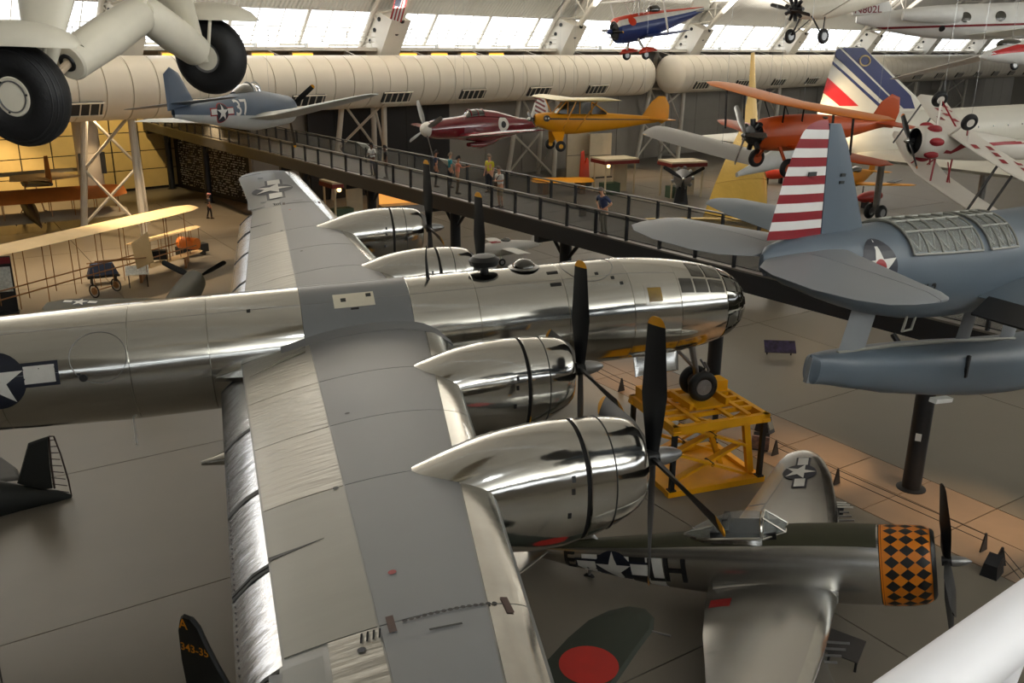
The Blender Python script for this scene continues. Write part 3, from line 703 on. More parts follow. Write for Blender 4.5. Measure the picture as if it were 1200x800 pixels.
# nose gear, doors, and main legs standing on stands
ng = MB().tube([(-1.62, 0, -1.1), (-1.32, 0, -2.6)], [.11, .085], 12).tube([(-2.3, 0, -1.2), (-1.42, 0, -2.15)], .05, 8).build('nose_gear_leg', STEEL, B29)
MB().tube([(-1.30, -.42, -2.62), (-1.30, .42, -2.62)], .06, 10).build('axle', STEEL, ng)
MB().tube([(-1.20, -.12, -1.9), (-1.02, -.12, -2.2), (-1.2, -.12, -2.5)], .035, 8).tube([(-1.20, .12, -1.9), (-1.02, .12, -2.2), (-1.2, .12, -2.5)], .035, 8).build('torque_link', STEEL, ng)
for s in (-1, 1):
    w_ = wheel(B29, (-1.30, s * .30, -2.62), (0, 1, 0), .47, .26, ALUD, 'nose_wheel')
    for k in range(8):
        a = 2 * pi * k / 8; MB().box((-1.30 + .15 * cos(a), s * .30 + s * .115, -2.62 + .15 * sin(a)), (.12, .02, .045), Matrix.Rotation(-a, 3, 'Y')).build('spoke', STEEL, w_)
    MB().plate([(-2.3, s * .58, -1.2), (-3.7, s * .60, -1.25), (-3.7, s * .80, -1.85), (-2.35, s * .78, -1.8)], (0, 1, -.4), .05, .06).build('gear_door', ALUB, B29)
    for k, q in enumerate((4.72,)):
        lg = MB().tube([(-10.3, s * q, -.7), (-10.1, s * q, -2.6)], .13, 12).build('main_gear_leg', STEEL, B29)
        for d in (-.35, .35): wheel(B29, (-10.1, s * q + d, -2.55), (0, 1, 0), .68, .40, ALUD, 'main_wheel')
# ================================================================ razor-nosed silver fighter with the checkered cowling
SIL = mat('silver fighter skin', (200, 199, 196), .26, 1.0, .02, .8, bump=.05, bscale=1.2, objvar=.03, rvar=.02)
OLIVE = mat('olive drab paint', (58, 58, 40), .55, 0, .1, 2)
ORANGE = mat('orange checker paint', (222, 128, 24), .4, 0, .05, 2)
KGREY = mat('blue grey naval paint', (88, 100, 112), .45, 0, .05, 1.5)
KGREYL = mat('pale grey naval paint', (128, 132, 136), .45, 0, .05, 1.5)
CLEAR = glass('clear canopy', (220, 228, 228), .22, .03)
TG = thing('checker_nosed_fighter', 'silver single-engined fighter with orange and black checkered cowling on the floor', 'aircraft', SURV @ pose((.024, -9.844, -3.071), -37.12, 9.88, 1.76 - 2.2, .965))
fst = [(-1.86, -.10, .73, .88, .97), (-2.4, -.10, .73, .90, .98), (-3.5, -.12, .71, .90, .95), (-4.6, -.12, .66, .82, .93), (-6, -.12, .55, .68, .85), (-7.3, -.10, .46, .52, .70), (-8.3, -.08, .36, .42, .52), (-9.3, -.06, .25, .28, .36), (-10.1, -.05, .10, .14, .18), (-10.4, -.05, .03, .05, .06)]
cst = [(-.74, -.02, .60, .62, .74), (-.78, -.03, .66, .70, .84), (-.95, -.05, .715, .80, .94), (-1.3, -.08, .735, .85, .98), (-1.84, -.10, .735, .87, .98)]
fb = fuse(fst, 40); FUS = fb.build('fuselage', SIL, TG); ftr = bvh(fb)
ccs = catmull(cst, 5)
cb = MB(); cb.loft([ring(*q, 40) for q in ccs], False, True); COW = cb.build('cowling', ORANGE, TG); COW['label'] = 'orange cowling with black diamonds'
MB().loft([ring(-.73, -.02, .61, .63, .75, 40), ring(-.76, -.02, .655, .69, .83, 40), ring(-.82, -.03, .69, .735, .875, 40)], False, False).build('cowling_lip', BLACK, COW)
MB().loft([ring(-.80, -.02, .58, .60, .70, 40), ring(-1.1, -.02, .3, .3, .3, 40)], False, True).build('engine_opening', DARKIN, COW)
MB().loft([ring(-1.80, -.10, .738, .876, .985, 40), ring(-1.88, -.10, .70, .84, .94, 40)], False, False).build('cowl_gap', DARKIN, COW)
def cpt(x, a, off):
    q = None
    for i in range(len(ccs) - 1):
        if ccs[i][0] >= x >= ccs[i + 1][0]:
            t = (ccs[i][0] - x) / max(1e-6, ccs[i][0] - ccs[i + 1][0]); q = [k + (m_ - k) * t for k, m_ in zip(ccs[i], ccs[i + 1])]; break
    q = q or ccs[-1]; c, s_ = cos(a), sin(a); return V((x, (q[2] + off) * c, q[1] + ((q[3] if s_ >= 0 else q[4]) + off) * s_))
nd = 20
for i in range(3):                               # black diamonds, one outline each
    xc = -.985 - .31 * i
    for k in range(nd):
        a0 = 2 * pi * (k + .5) / nd; b = MB(); da = pi / nd; n = 4; o = []; F = []
        for p in range(n + 1):
            for r_ in range(n + 1):
                s_, t_ = p / n, r_ / n; xx = (s_ + t_ - 1) * .152; aa = (s_ - t_) * da * .98; o.append(cpt(xc + xx, a0 + aa, .004))
        F = [(p * (n + 1) + r_, (p + 1) * (n + 1) + r_, (p + 1) * (n + 1) + r_ + 1, p * (n + 1) + r_ + 1) for p in range(n) for r_ in range(n)]
        b.add(o, F).build('checker_diamond', BLACK, COW)
def fpt(x, a, off, cs=catmull([tuple(q) for q in fst], 5)):
    for i in range(len(cs) - 1):
        if cs[i][0] >= x >= cs[i + 1][0]:
            t = (cs[i][0] - x) / max(1e-6, cs[i][0] - cs[i + 1][0]); q = [k + (m_ - k) * t for k, m_ in zip(cs[i], cs[i + 1])]; break
    c, s_ = cos(a), sin(a); return V((x, (q[2] + off) * c, q[1] + ((q[3] if s_ >= 0 else q[4]) + off) * s_))
def fstrip(x0, x1, a0, a1, m, name, off=.004, nx=16, na=10, parent=None, a2=None, a3=None):
    b = MB(); o = []
    a2 = a0 if a2 is None else a2; a3 = a1 if a3 is None else a3
    for i in range(nx + 1):
        t = i / nx
        for j in range(na + 1):
            s_ = j / na; o.append(fpt(x0 + (x1 - x0) * t, rad((a0 + (a2 - a0) * t) * (1 - s_) + (a1 + (a3 - a1) * t) * s_), off))
    b.add(o, [(i * (na + 1) + j, (i + 1) * (na + 1) + j, (i + 1) * (na + 1) + j + 1, i * (na + 1) + j + 1) for i in range(nx) for j in range(na)]); return b.build(name, m, parent or FUS)
fstrip(-1.9, -9.9, 48, 132, OLIVE, 'anti_glare_panel', .005, 40, 12)['label'] = 'olive drab spine panel'
# invasion stripes under the rear fuselage
for k in range(5): fstrip(-6.72 - .42 * k, -7.14 - .42 * k, 158, 382, STARW if k % 2 == 0 else BLACK, 'invasion_stripe', .004, 5, 30, None)
sv = V((1, 0, 0)); su = V((0, .25, 1))
roundel(ftr, V((-8.0, -2, .02)), (1, 0, 0), (0, .2, 1), .50, FUS, off=.016)
for t_, x, z, sz in (('E', -9.18, .10, .50), ('L', -6.92, -.02, .66), ('H', -6.42, 0, .66)): decal(ftr, text2(t_, sz * 1.35), V((x, -2, z)), (1, 0, 0), (0, .15, 1), BLACK, 'code_letter', FUS, .026, .12)
for t_, x, z, sz in (('E', -6.5, .02, .6), ('LH', -9.1, .05, .5)): decal(ftr, text2(t_, sz * 1.35), V((x, 2, z)), (-1, 0, 0), (0, -.15, 1), BLACK, 'code_letter', FUS, .026, .12)
MAROON = mat('maroon marking', (120, 22, 30), .5)
decal(ftr, rect2(-.21, -.18, .21, .18), V((-5.28, -2, -.35)), (1, 0, 0), (0, .2, 1), MAROON, 'warning_patch', FUS, .007)
# wing: elliptical tips, shallow dihedral
def pw(y): a = abs(y); return [(.0, -2.72, -5.72), (1.4, -2.80, -5.60), (2.6, -2.88, -5.42), (3.66, -2.99, -5.18), (5.1, -3.19, -4.86), (5.9, -3.42, -4.66), (6.3, -3.62, -4.5), (6.5, -3.8, -4.33), (6.56, -3.95, -4.2)]
PWS = [(x0, y, -.62 + .055 * y, x0 - x1, .15 - .011 * y) for y, x0, x1 in pw(0)]
pwb = MB(); pwb.loft([foil(q[0], -q[1], *q[2:]) for q in PWS[::-1]] + [foil(*q) for q in PWS[1:]]); PW = pwb.build('wing', SIL, TG); pwt = bvh(pwb)
def pwtop(y, x, off=.005):
    a = abs(y)
    for i in range(len(PWS) - 1):
        if PWS[i][1] <= a <= PWS[i + 1][1]:
            t = (a - PWS[i][1]) / (PWS[i + 1][1] - PWS[i][1]); q = [k + (m_ - k) * t for k, m_ in zip(PWS[i], PWS[i + 1])]; break
    c = min(1, max(0, (q[0] - x) / q[3])); return V((x, y, q[2] + q[3] * (yt(c) * q[4] + .08 * c * (1 - c)) + off))
for s in (-1, 1):
    b = MB(); R = []
    for i in range(13):                           # polished leading edge strip
        y = s * (.75 + 5.3 * i / 12); x0 = [p for p in PWS]; 
        le = None
        for k in range(len(PWS) - 1):
            if PWS[k][1] <= abs(y) <= PWS[k + 1][1]: t = (abs(y) - PWS[k][1]) / (PWS[k + 1][1] - PWS[k][1]); le = PWS[k][0] + (PWS[k + 1][0] - PWS[k][0]) * t
        R.append([pwtop(y, le - .01 - .25 * j / 5, .004) for j in range(6)])
    b.loft(R, False, False, False).build('leading_edge_strip', ALUB, PW)
    for y0, y1, x0, x1, nm in ((3.3, 5.7, -4.80, 0, 'aileron'), (.85, 3.25, -4.92, 0, 'flap')):
        b = MB(); o = []
        for i in range(9):
            y = y0 + (y1 - y0) * i / 8
            for k in range(len(PWS) - 1):
                if PWS[k][1] <= y <= PWS[k + 1][1]: t = (y - PWS[k][1]) / (PWS[k + 1][1] - PWS[k][1]); te = (PWS[k][0] - PWS[k][3]) * (1 - t) + (PWS[k + 1][0] - PWS[k + 1][3]) * t
            a = te + .50
            for j in range(4): o.append(pwtop(s * y, a + (te + .02 - a) * j / 3, .008))
        b.add(o, [(i * 4 + j, i * 4 + j + 1, (i + 1) * 4 + j + 1, (i + 1) * 4 + j) for i in range(8) for j in range(3)])
        b.loft([[o[i * 4] for i in range(9)] + [o[i * 4 + 3] for i in range(8, -1, -1)], [o[i * 4] - V((0, 0, .02)) for i in range(9)] + [o[i * 4 + 3] - V((0, 0, .02)) for i in range(8, -1, -1)]], False, False); b.build(nm, SIL, PW)
    for k, yy in enumerate((2.5, 2.72, 2.94, 3.16)): MB().tube([(-2.9, s * yy, -.50 + .0 * k), (-2.45 - .07 * k, s * yy, -.50)], .026, 8).build('gun_barrel', STEEL, PW)
roundel(pwt, V((-4.02, 5.0, 2)), (0, -1, 0), (1, 0, 0), .46, PW, off=.02)
decal(pwt, rect2(-.24, -.16, .24, .16), V((-5.25, -1.35, 2)), (1, 0, 0), (0, 1, 0), REDP, 'walkway_mark', PW, .012, label='red rectangle at the wing root')
FIL = MB()
for s in (-1, 1): FIL.loft([[V((x, s * (.50 + (.40 * (1 - .8 * max(0, (-2.75 - x) / 3.3) ** 2)) * k / 4), -.62 + .40 * (1 - k / 4) ** 2 + .17 * sin(pi * min(1, max(0, (-2.7 - x) / 3.3))))) for k in range(5)] for x in [-2.75 - .31 * i for i in range(10)]], False, False, False)
FIL.build('wing_fillet', SIL, FUS)
# cockpit and bubble canopy
MB().box((-4.75, 0, .62), (1.5, .72, .30)).build('cockpit', DARKIN, FUS)
MB().box((-5.15, 0, .78), (.14, .42, .5)).build('seat', BLACK, FUS)
MB().lathe([(0, .02), (.03, .12), (.05, .12)], (-4.35, 0, .80), (1, 0, 0), 14).build('gunsight', STEEL, FUS)
can = [(-4.32, .66, .40, .44), (-4.6, .66, .42, .47), (-5.0, .64, .41, .46), (-5.5, .58, .34, .36), (-5.9, .52, .22, .22), (-6.2, .50, .05, .05)]
cr_ = [[V((x, w_ * cos(pi * k / 12), z + h_ * sin(pi * k / 12))) for k in range(13)] for x, z, w_, h_ in catmull(can, 3)]
CAN = MB().loft(cr_, False, False, False).build('canopy', CLEAR, TG)
base = [r[0] for r in cr_] + [r[-1] for r in cr_[::-1]]; MB().tube(base + base[:1], .045, 6).build('canopy_rail', ALUB, CAN)
for q_ in (0, -1): MB().loft([[r[q_] for r in cr_], [r[q_] + V((0, .05 if q_ == 0 else -.05, -.16 * (1 - i / len(cr_)))) for i, r in enumerate(cr_)]], False, False, False).build('canopy_skirt', ALUB, CAN)
MB().tube(cr_[0], .035, 6).build('canopy_hoop', ALUB, CAN)
WS = [V((-3.80, -.22, .74)), V((-3.80, .22, .74)), V((-4.28, .20, 1.08)), V((-4.28, -.20, 1.08))]; WL = [V((-4.30, -.42, .66)), V((-4.30, .42, .66))]
wsc = MB().prism(WS, V((.01, 0, .01))).prism([WS[0], WS[3], WL[0]], V((0, -.01, 0))).prism([WS[1], WS[2], WL[1]], V((0, .01, 0))).build('windscreen', CLEAR, TG, smooth=False)
wf_ = MB()
for a, c in ((WS[0], WS[1]), (WS[1], WS[2]), (WS[2], WS[3]), (WS[3], WS[0]), (WS[0], WL[0]), (WS[1], WL[1]), (WL[0], WS[3]), (WL[1], WS[2])): wf_.tube([a, c], .026, 6)
wf_.build('windscreen_frame', ALUB, wsc)
MB().plate([(-8.4, 0, .3), (-9.2, 0, 1.5), (-9.8, 0, 1.75), (-10.4, 0, 1.6), (-10.6, 0, .9), (-10.4, 0, 0)], (0, 1, 0), .16).build('tail_fin', SIL, TG)
wing([(-9.7, 0, .02, 1.0, .1), (-9.95, .8, .02, .8, .09), (-10.1, 1.2, .02, .5, .08), (-10.2, 1.35, .02, .3, .06)], True, 0).build('tailplane', SIL, TG)
prop(TG, -.50, 0, 1.88, 4, rad(3), wid=.25, cone=.42, cr=.12, cone_m=ALUD, tip_m=BLACK)
for s in (-1, 1):
    lg = MB().tube([(-3.3, s * 2.35, -.62), (-2.95, s * 2.35, -2.1)], .07, 10).build('main_gear_leg', STEEL, TG); MB().plate([(-3.0, s * 2.47, -.7), (-3.45, s * 2.47, -.7), (-3.25, s * 2.47, -1.9), (-2.75, s * 2.47, -1.9)], (0, 1, 0), .03, .06).build('gear_door', SIL, lg)
    wheel(TG, (-2.93, s * 2.28, -2.10), (0, 1, 0), .43, .24)
wheel(TG, (-8.85, 0, -.82), (0, 1, 0), .17, .12, name='tail_wheel'); MB().tube([(-8.75, 0, -.4), (-8.85, 0, -.82)], .05, 8).build('tail_leg', STEEL, TG)

# ================================================================ blue-grey floatplane hanging close on the right (axes: rudder at x = 0)
KF = thing('observation_floatplane', 'blue-grey naval floatplane with red and white striped rudder hung at right', 'aircraft', SURV @ pose((-7.73, -13.65, 4.668), 22.0, -4.8, 4.0))
kst = [(.05, .22, .05, .16, .16), (.5, .18, .22, .30, .28), (1.2, .08, .38, .44, .42), (2.0, .0, .50, .54, .58), (2.6, -.05, .56, .62, .68), (3.4, -.10, .60, .66, .78), (4.5, -.15, .64, .70, .84), (6, -.18, .66, .72, .86), (7.4, -.2, .66, .76, .84), (8.6, -.2, .62, .72, .74)]
kb = fuse(kst, 40); KFU = kb.build('fuselage', KGREY, KF); ktr = bvh(kb)
kco = MB().loft([ring(8.6, -.2, .66, .74, .76, 32), ring(9.1, -.2, .70, .74, .74, 32), ring(9.5, -.2, .62, .66, .66, 32), ring(9.6, -.2, .5, .5, .5, 32)], True, True).build('engine_cowling', KGREY, KF)
prop(KF, 9.75, -.2, 1.3, 3, .4, wid=.16, cone=.2, cr=.1)
# rudder in stripes ahead of the sternpost, fin forward of it
def rxa(z): 
    t = (z - .50) / 1.40; pts = [(0, -.02), (.15, .01), (.5, .09), (.75, .19), (.9, .30), (.97, .42), (1.0, .6)]
    for (a, p), (c, q) in zip(pts, pts[1:]):
        if a <= t <= c: return p + (q - p) * (t - a) / (c - a)
    return pts[-1][1]
def hx(z):                                       # rudder hinge line
    return .98 + (z - .5) * -.17
rud = bpy.data.objects.new('rudder', None); COL.objects.link(rud); rud.parent = KF; rud['label'] = 'rudder striped red and white'
zt = .50; zs = [.50 + 1.40 * k / 13 for k in range(14)]
RWHITE = mat('stripe white', (228, 226, 222), .45, 0, .03, 3); RRED = mat('stripe red', (132, 20, 32), .45, 0, .05, 3)
for k in range(13):
    z0, z1 = zs[k], zs[k + 1]; b = MB(); R = []
    for q in range(5):
        z = z0 + (z1 - z0) * q / 4; xa, xh = rxa(min(z, 1.899)), hx(z); xh = max(xa + .06, xh); th = .055 * (1 - .45 * (z - .5) / 1.4)
        if z > 1.80: th *= max(.25, 1 - (z - 1.80) / .13)
        R.append([V((xa, 0, z)), V((xa + (xh - xa) * .4, -th * .75, z)), V((xh, -th, z)), V((xh, th, z)), V((xa + (xh - xa) * .4, th * .75, z))])
    b.loft(R).build('red_stripe' if k % 2 == 0 else 'white_stripe', RRED if k % 2 == 0 else RWHITE, rud)
b = MB(); R = []
for k in range(12):
    z = .40 + 1.46 * k / 11; xh = hx(z) + .012; t = (z - .5) / 1.4; xf = 2.02 - .95 * max(0, t) ** 1.0 if t < .8 else 2.02 - .76 - (t - .8) * 1.35; xf = max(xf, xh + .04); th = .06 * (1 - .5 * max(0, t))
    R.append([V((xh, -th, z)), V((xh + (xf - xh) * .4, -th * 1.15, z)), V((xh + (xf - xh) * .8, -th * .6, z)), V((xf, 0, z)), V((xh + (xf - xh) * .8, th * .6, z)), V((xh + (xf - xh) * .4, th * 1.15, z)), V((xh, th, z))])
fn = b.loft(R).build('tail_fin', KGREY, KF)
for z in (1.25, 1.16): MB().box((1.2, -.06, z), (.09, .02, .035)).build('stencil_mark', SLAT, fn)
MB().box((.55, -.062, 1.28), (.16, .01, .05)).build('serial_mark', SLAT, rud)
# tailplane with separate elevator, rounded tips
def foilpart(xle, y, z, ch, t, c0, c1):
    n = 6; cs = [c0 + (c1 - c0) * (k / n) for k in range(n + 1)]
    return [V((xle - c * ch, y, z + ch * yt(c) * t)) for c in cs[::-1]] + [V((xle - c * ch, y, z - ch * yt(c) * t - .002)) for c in cs]
def tpl(s):
    P = [(.10, 1.50, -.12), (.3, 1.38, -.48), (.6, 1.22, -.64), (1.16, .95, -.71), (1.6, .76, -.60), (1.86, .67, -.38), (1.97, .60, -.10), (2.02, .50, .18)]
    a = MB(); b = MB(); A = []; B = []
    for y, le, te in P:
        ch = le - te; h = min(.9, max(.12, (le - (.46 - .06 * y)) / ch)); t = .10 if y < 1.9 else .07; A.append(foilpart(le, s * y, .30, ch, t, .0, h)); B.append(foilpart(le, s * y, .30, ch, t, h + .012 / ch, 1.0))
    MB().loft(A).build('stabiliser', KGREYL, KF); MB().loft(B).build('elevator', KGREYL, KF)
tpl(-1); tpl(1)
MB().loft([ring(-.05, .24, .03, .1, .1, 16), ring(.1, .24, .14, .2, .18, 16), ring(.6, .24, .30, .28, .26, 16), ring(1.5, .2, .40, .35, .3, 16)]).build('tail_cone', KGREY, KFU)
roundel(ktr, V((1.80, -2, .27)), (1, 0, .02), (0, .1, 1), .36, KFU, bars=False, red_centre=True, off=.008)
decal(ktr, text2('13', .34), V((3.02, -2, -.17)), (1, 0, -.03), (0, .1, 1), BLACK, 'fuselage_number', KFU, .01, .08)
# greenhouse: dark openings with bare framing over them
GFR = mat('canopy framing grey', (140, 140, 132), .5, .2, .08, 3)
def kpt(x, th, off, cs=catmull([tuple(q) for q in kst], 5)):
    for i in range(len(cs) - 1):
        if cs[i][0] <= x <= cs[i + 1][0]:
            t = (x - cs[i][0]) / max(1e-6, cs[i + 1][0] - cs[i][0]); q = [k + (m_ - k) * t for k, m_ in zip(cs[i], cs[i + 1])]; break
    c, s_ = cos(rad(th)), sin(rad(th)); return V((x, -(q[2] + off) * c, q[1] + ((q[3] if s_ >= 0 else q[4]) + off) * s_))
def kpatch(x0, x1, t0, t1, off, m, name, parent, nx=8, nt=10):
    b = MB(); o = [kpt(x0 + (x1 - x0) * i / nx, t0 + (t1 - t0) * j / nt, off) for i in range(nx + 1) for j in range(nt + 1)]
    b.add(o, [(i * (nt + 1) + j, (i + 1) * (nt + 1) + j, (i + 1) * (nt + 1) + j + 1, i * (nt + 1) + j + 1) for i in range(nx) for j in range(nt)]); return b.build(name, m, parent)
INT = mat('greenish cockpit interior', (74, 76, 66), .6, 0, .6, 5, col2=(30, 30, 28))
for x0, x1 in ((2.5, 4.28), (4.52, 5.35)):
    g = kpatch(x0, x1, 30, 150, .006, INT, 'cockpit_opening', KFU); kpatch(x0, x1, 27, 153, .03, CLEAR, 'canopy_glass', KF)
    n = 5 if x1 < 4.4 else 3
    for k in range(n + 1):
        x = x0 + (x1 - x0) * k / n; MB().tube([kpt(x, 27 + 126 * j / 14, .035) for j in range(15)], .018, 5).build('canopy_hoop', GFR, KF)
    for th in (27, 58, 80, 100, 122, 153): MB().tube([kpt(x0 + (x1 - x0) * k / 8, th, .035) for k in range(9)], .018, 5).build('canopy_rail', GFR, KF)
    for s in (1, -1):
        b = MB()
        for k in range(2 * n):
            a, c = (32, 58) if k % 2 else (58, 32)
            if s < 0: a, c = 180 - a, 180 - c
            b.tube([kpt(x0 + (x1 - x0) * k / (2 * n), a, .02), kpt(x0 + (x1 - x0) * (k + 1) / (2 * n), c, .02)], .016, 5)
        b.build('lattice_brace', GFR, g)
MB().box((3.1, 0, .15), (.5, .5, .5)).build('gunner_seat', GFR, KFU)
# shell aft of the glazing (turtle deck), wing stubs, float
def kw(s):
    w_ = wing([(6.9, s * .4, -.55, 2.35, .15), (6.85, s * 2.4, -.50, 2.2, .14), (6.6, s * 4.4, -.40, 1.75, .12), (6.3, s * 5.2, -.36, 1.2, .1), (6.0, s * 5.46, -.35, .5, .08)], False).build('wing', KGREY, KF)
    f_ = MB().loft([[V((4.60 - .0 * y, s * y, -.50)), V((4.62, s * y, -.54)), V((4.18, s * y, -.74)), V((4.16, s * y, -.71))] for y in (.7, 2, 3.2)]).build('flap', BLACK, w_)
kw(-1); kw(1)
fl_ = [(1.42, -1.36, .03, .20, .20), (1.5, -1.37, .13, .20, .22), (2.2, -1.47, .28, .24, .28), (3.2, -1.62, .38, .30, .38), (4.6, -1.84, .45, .37, .45), (6.2, -2.08, .49, .42, .50), (8.0, -2.28, .50, .44, .52), (9.6, -2.33, .44, .40, .48), (10.8, -2.2, .25, .26, .30), (11.3, -2.1, .04, .06, .06)]
fb_ = MB(); fb_.loft([ring(q[0], q[1], q[2], q[3], q[4], 24, 2.6) for q in catmull(fl_, 4)]); FLO = fb_.build('main_float', KGREY, KF); FLO['label'] = 'large blue-grey central float'
MB().loft([[V((1.42, y * .03, -1.2)), V((1.40, y * .03, -1.56)), V((1.78, y * .05, -1.62)), V((1.8, y * .05, -1.2))] for y in (-1, 1)]).build('water_rudder', KGREYL, FLO)
MB().tube([(2.0, -.03, -1.22), (3.4, -.05, -1.31), (5.2, -.06, -1.50), (7.6, -.06, -1.80)], .03, 6).build('float_deck_strip', GFR, FLO)
MB().box((4.7, -.37, -2.30), (.55, .12, .07), Matrix.Rotation(rad(8), 3, 'Y')).build('float_step', WHITEP, FLO)
MB().tube([(5.15, -.42, -1.62), (5.05, -.47, -1.80), (5.1, -.46, -1.95)], .035, 6).build('mooring_fitting', BLACK, FLO)
for (xt, xb, wt, wb_, y) in ((2.55, 2.40, .34, .35, 0), (5.85, 5.72, .20, .26, 0), (7.6, 7.4, .3, .3, 0)):
    zb = -1.28 - (xb - 2.4) * .12
    for_ = MB().loft([[V((x0 + d * wd, y + e * .06, z)) for d, e in ((-1, 0), (-.3, -1), (.5, -.8), (1, 0), (.5, .8), (-.3, 1))] for x0, z, wd in ((xt, -.45, wt), (xb, zb, wb_))]).build('float_strut', KGREYL, KF)
MB().tube([(3.25, -.25, -.72), (3.2, -.25, -1.0), (3.45, -.25, -1.0), (3.5, -.25, -.72)], .02, 6).build('boarding_step', GFR, KFU)
# ================================================================ elevated walkway
WA = V((-13.67, 41.36, 0)); WD = V((.38742909, -.92189951, 0)); WN = V((.92189951, .38742909, 0)); WW = 3.37
def wz(s): return 5.58 - .0095 * s
def wp(s, n, dz=0.0): return WA + WD * s + WN * n + V((0, 0, wz(s) + dz))
RAILM = mat('grey steel handrail', (120, 118, 112), .35, .6, .08, 3); DECKM = mat('grey walkway deck', (112, 110, 106), .7, 0, .08, 1, objvar=.04)
MESHP = glass('dark mesh infill', (116, 115, 110), .34, .6)
WK = thing('elevated_walkway', 'long black steel walkway with mesh railings crossing the hall behind the bomber', 'walkway')
S0, S1 = -34.0, 62.0
for k in range(int((S1 - S0) / 2.4)):
    a = S0 + 2.4 * k; MB().loft([[wp(a + .015, .05, -.10), wp(a + .015, WW - .05, -.10), wp(a + .015, WW - .05, 0), wp(a + .015, .05, 0)], [wp(a + 2.385, .05, -.10), wp(a + 2.385, WW - .05, -.10), wp(a + 2.385, WW - .05, 0), wp(a + 2.385, .05, 0)]]).build('deck_panel', DECKM, WK, smooth=False)
for n in (-.08, WW + .08):
    MB().loft([[wp(s, n - .07, -.62), wp(s, n + .07, -.62), wp(s, n + .07, .06), wp(s, n - .07, .06)] for s in (S0, S1)]).build('fascia_beam', WALKST, WK, smooth=False)
    MB().loft([[wp(s, n - .10, .06), wp(s, n + .10, .06), wp(s, n + .10, .12), wp(s, n - .10, .12)] for s in (S0, S1)]).build('kerb', RAILM, WK, smooth=False)
    MB().loft([[wp(s, n - .05, 1.03), wp(s, n + .05, 1.03), wp(s, n + .05, 1.09), wp(s, n - .05, 1.09)] for s in (S0, S1)]).build('handrail', RAILM, WK, smooth=False)
    MB().tube([wp(S0, n, .20), wp(S1, n, .20)], .018, 5).build('lower_rail', WALKST, WK); MB().tube([wp(S0, n, .93), wp(S1, n, .93)], .018, 5).build('upper_rail', WALKST, WK)
    for k in range(int((S1 - S0) / 1.72) + 1):
        s = 35.16 + 1.72 * (k - int((35.16 - S0) / 1.72))
        if s > S1 - .2: continue
        MB().box(wp(s, n, .30), (.07, .13, 1.56), Matrix((WD, WN, V((0, 0, 1)))).transposed()).build('rail_post', WALKST, WK, smooth=False)
        MB().loft([[wp(s + .06, n - .006, .21), wp(s + .06, n + .006, .21), wp(s + .06, n + .006, .92), wp(s + .06, n - .006, .92)], [wp(s + 1.66, n - .006, .21), wp(s + 1.66, n + .006, .21), wp(s + 1.66, n + .006, .92), wp(s + 1.66, n - .006, .92)]]).build('mesh_infill', MESHP, WK, smooth=False)
for s, n in ((-23.3, 1.6), (-14.2, 1.6), (3.9, 1.6), (12.6, 1.6), (21.2, 1.6), (29.8, 1.6), (38.5, 1.6), (47.61, -.2)):
    c = wp(s, n, 0); z1 = wz(s) - .62
    p_ = MB().lathe([(0, .42), (.02, .42), (.06, .27), (z1 - .1, .27), (z1, .27)], (c.x, c.y, 0.0), (0, 0, 1), 20).build('support_post', WALKST, WK)
    MB().beam(wp(s, -.1, -.75), wp(s, WW + .1, -.75), .3, .3).build('cross_beam', WALKST, p_, smooth=False)
    for d in (-1, 1): MB().tube([V((c.x, c.y, z1 - 1.35)), wp(s + d * 1.25, n, -.64)], .085, 8).build('knee_brace', WALKST, p_)
    if n < 0: MB().box((c.x - .20, c.y - .20, 1.75), (.16, .03, .22), Matrix.Rotation(rad(-45), 3, 'Z')).build('notice', STARW, p_, smooth=False)
SIGNW = mat('white sign face', (214, 216, 210), .5, 0, .25, 9); PICT = mat('dark picture panel', (70, 66, 76), .5, 0, .6, 6, col2=(150, 120, 110))
def reading_rail(s, n, label, ang=0):
    t = thing('reading_rail', label, 'sign', Matrix.Translation(wp(s, n, 0)) @ Matrix.Rotation(atan2(WD.y, WD.x) + rad(ang), 4, 'Z'), 'reading rails on the walkway')
    MB().tube([(0, 0, 0), (0, 0, .95)], .045, 8).build('stand', WALKST, t); R3 = Matrix.Rotation(rad(-38), 3, 'X')
    b = MB().box((0, -.05, 1.02), (1.05, .62, .04), R3).build('panel', SIGNW, t, smooth=False); MB().box((.18, -.02, 1.05), (.4, .3, .02), R3).build('picture', PICT, b, smooth=False)
reading_rail(9.4, WW - .25, 'white slanted reading rail on the walkway by a beige column'); reading_rail(18.6, WW - .3, 'white slanted reading rail beside the man in yellow')
reading_rail(43.0, WW - .3, 'white slanted reading rail below the golden wing')
kt = thing('touch_kiosk', 'dark grey touch screen kiosk with pale screen on the walkway', 'kiosk', Matrix.Translation(wp(40.6, WW - .45, 0)) @ Matrix.Rotation(atan2(WD.y, WD.x) + .3, 4, 'Z'))
MB().loft([[V((x * w_, -.22 + sl, z)) if y < 0 else V((x * w_, .22 + sl, z)) for x, y in ((-1, -1), (1, -1), (1, 1), (-1, 1))] for z, w_, sl in ((0, .35, 0), (.9, .38, .0), (1.35, .36, .15))]).build('cabinet', WALKST, kt); MB().box((0, -.10, 1.14), (.42, .02, .30), Matrix.Rotation(rad(-18), 3, 'X')).build('screen', emit('pale kiosk screen', (190, 205, 170), .7), kt, smooth=False)
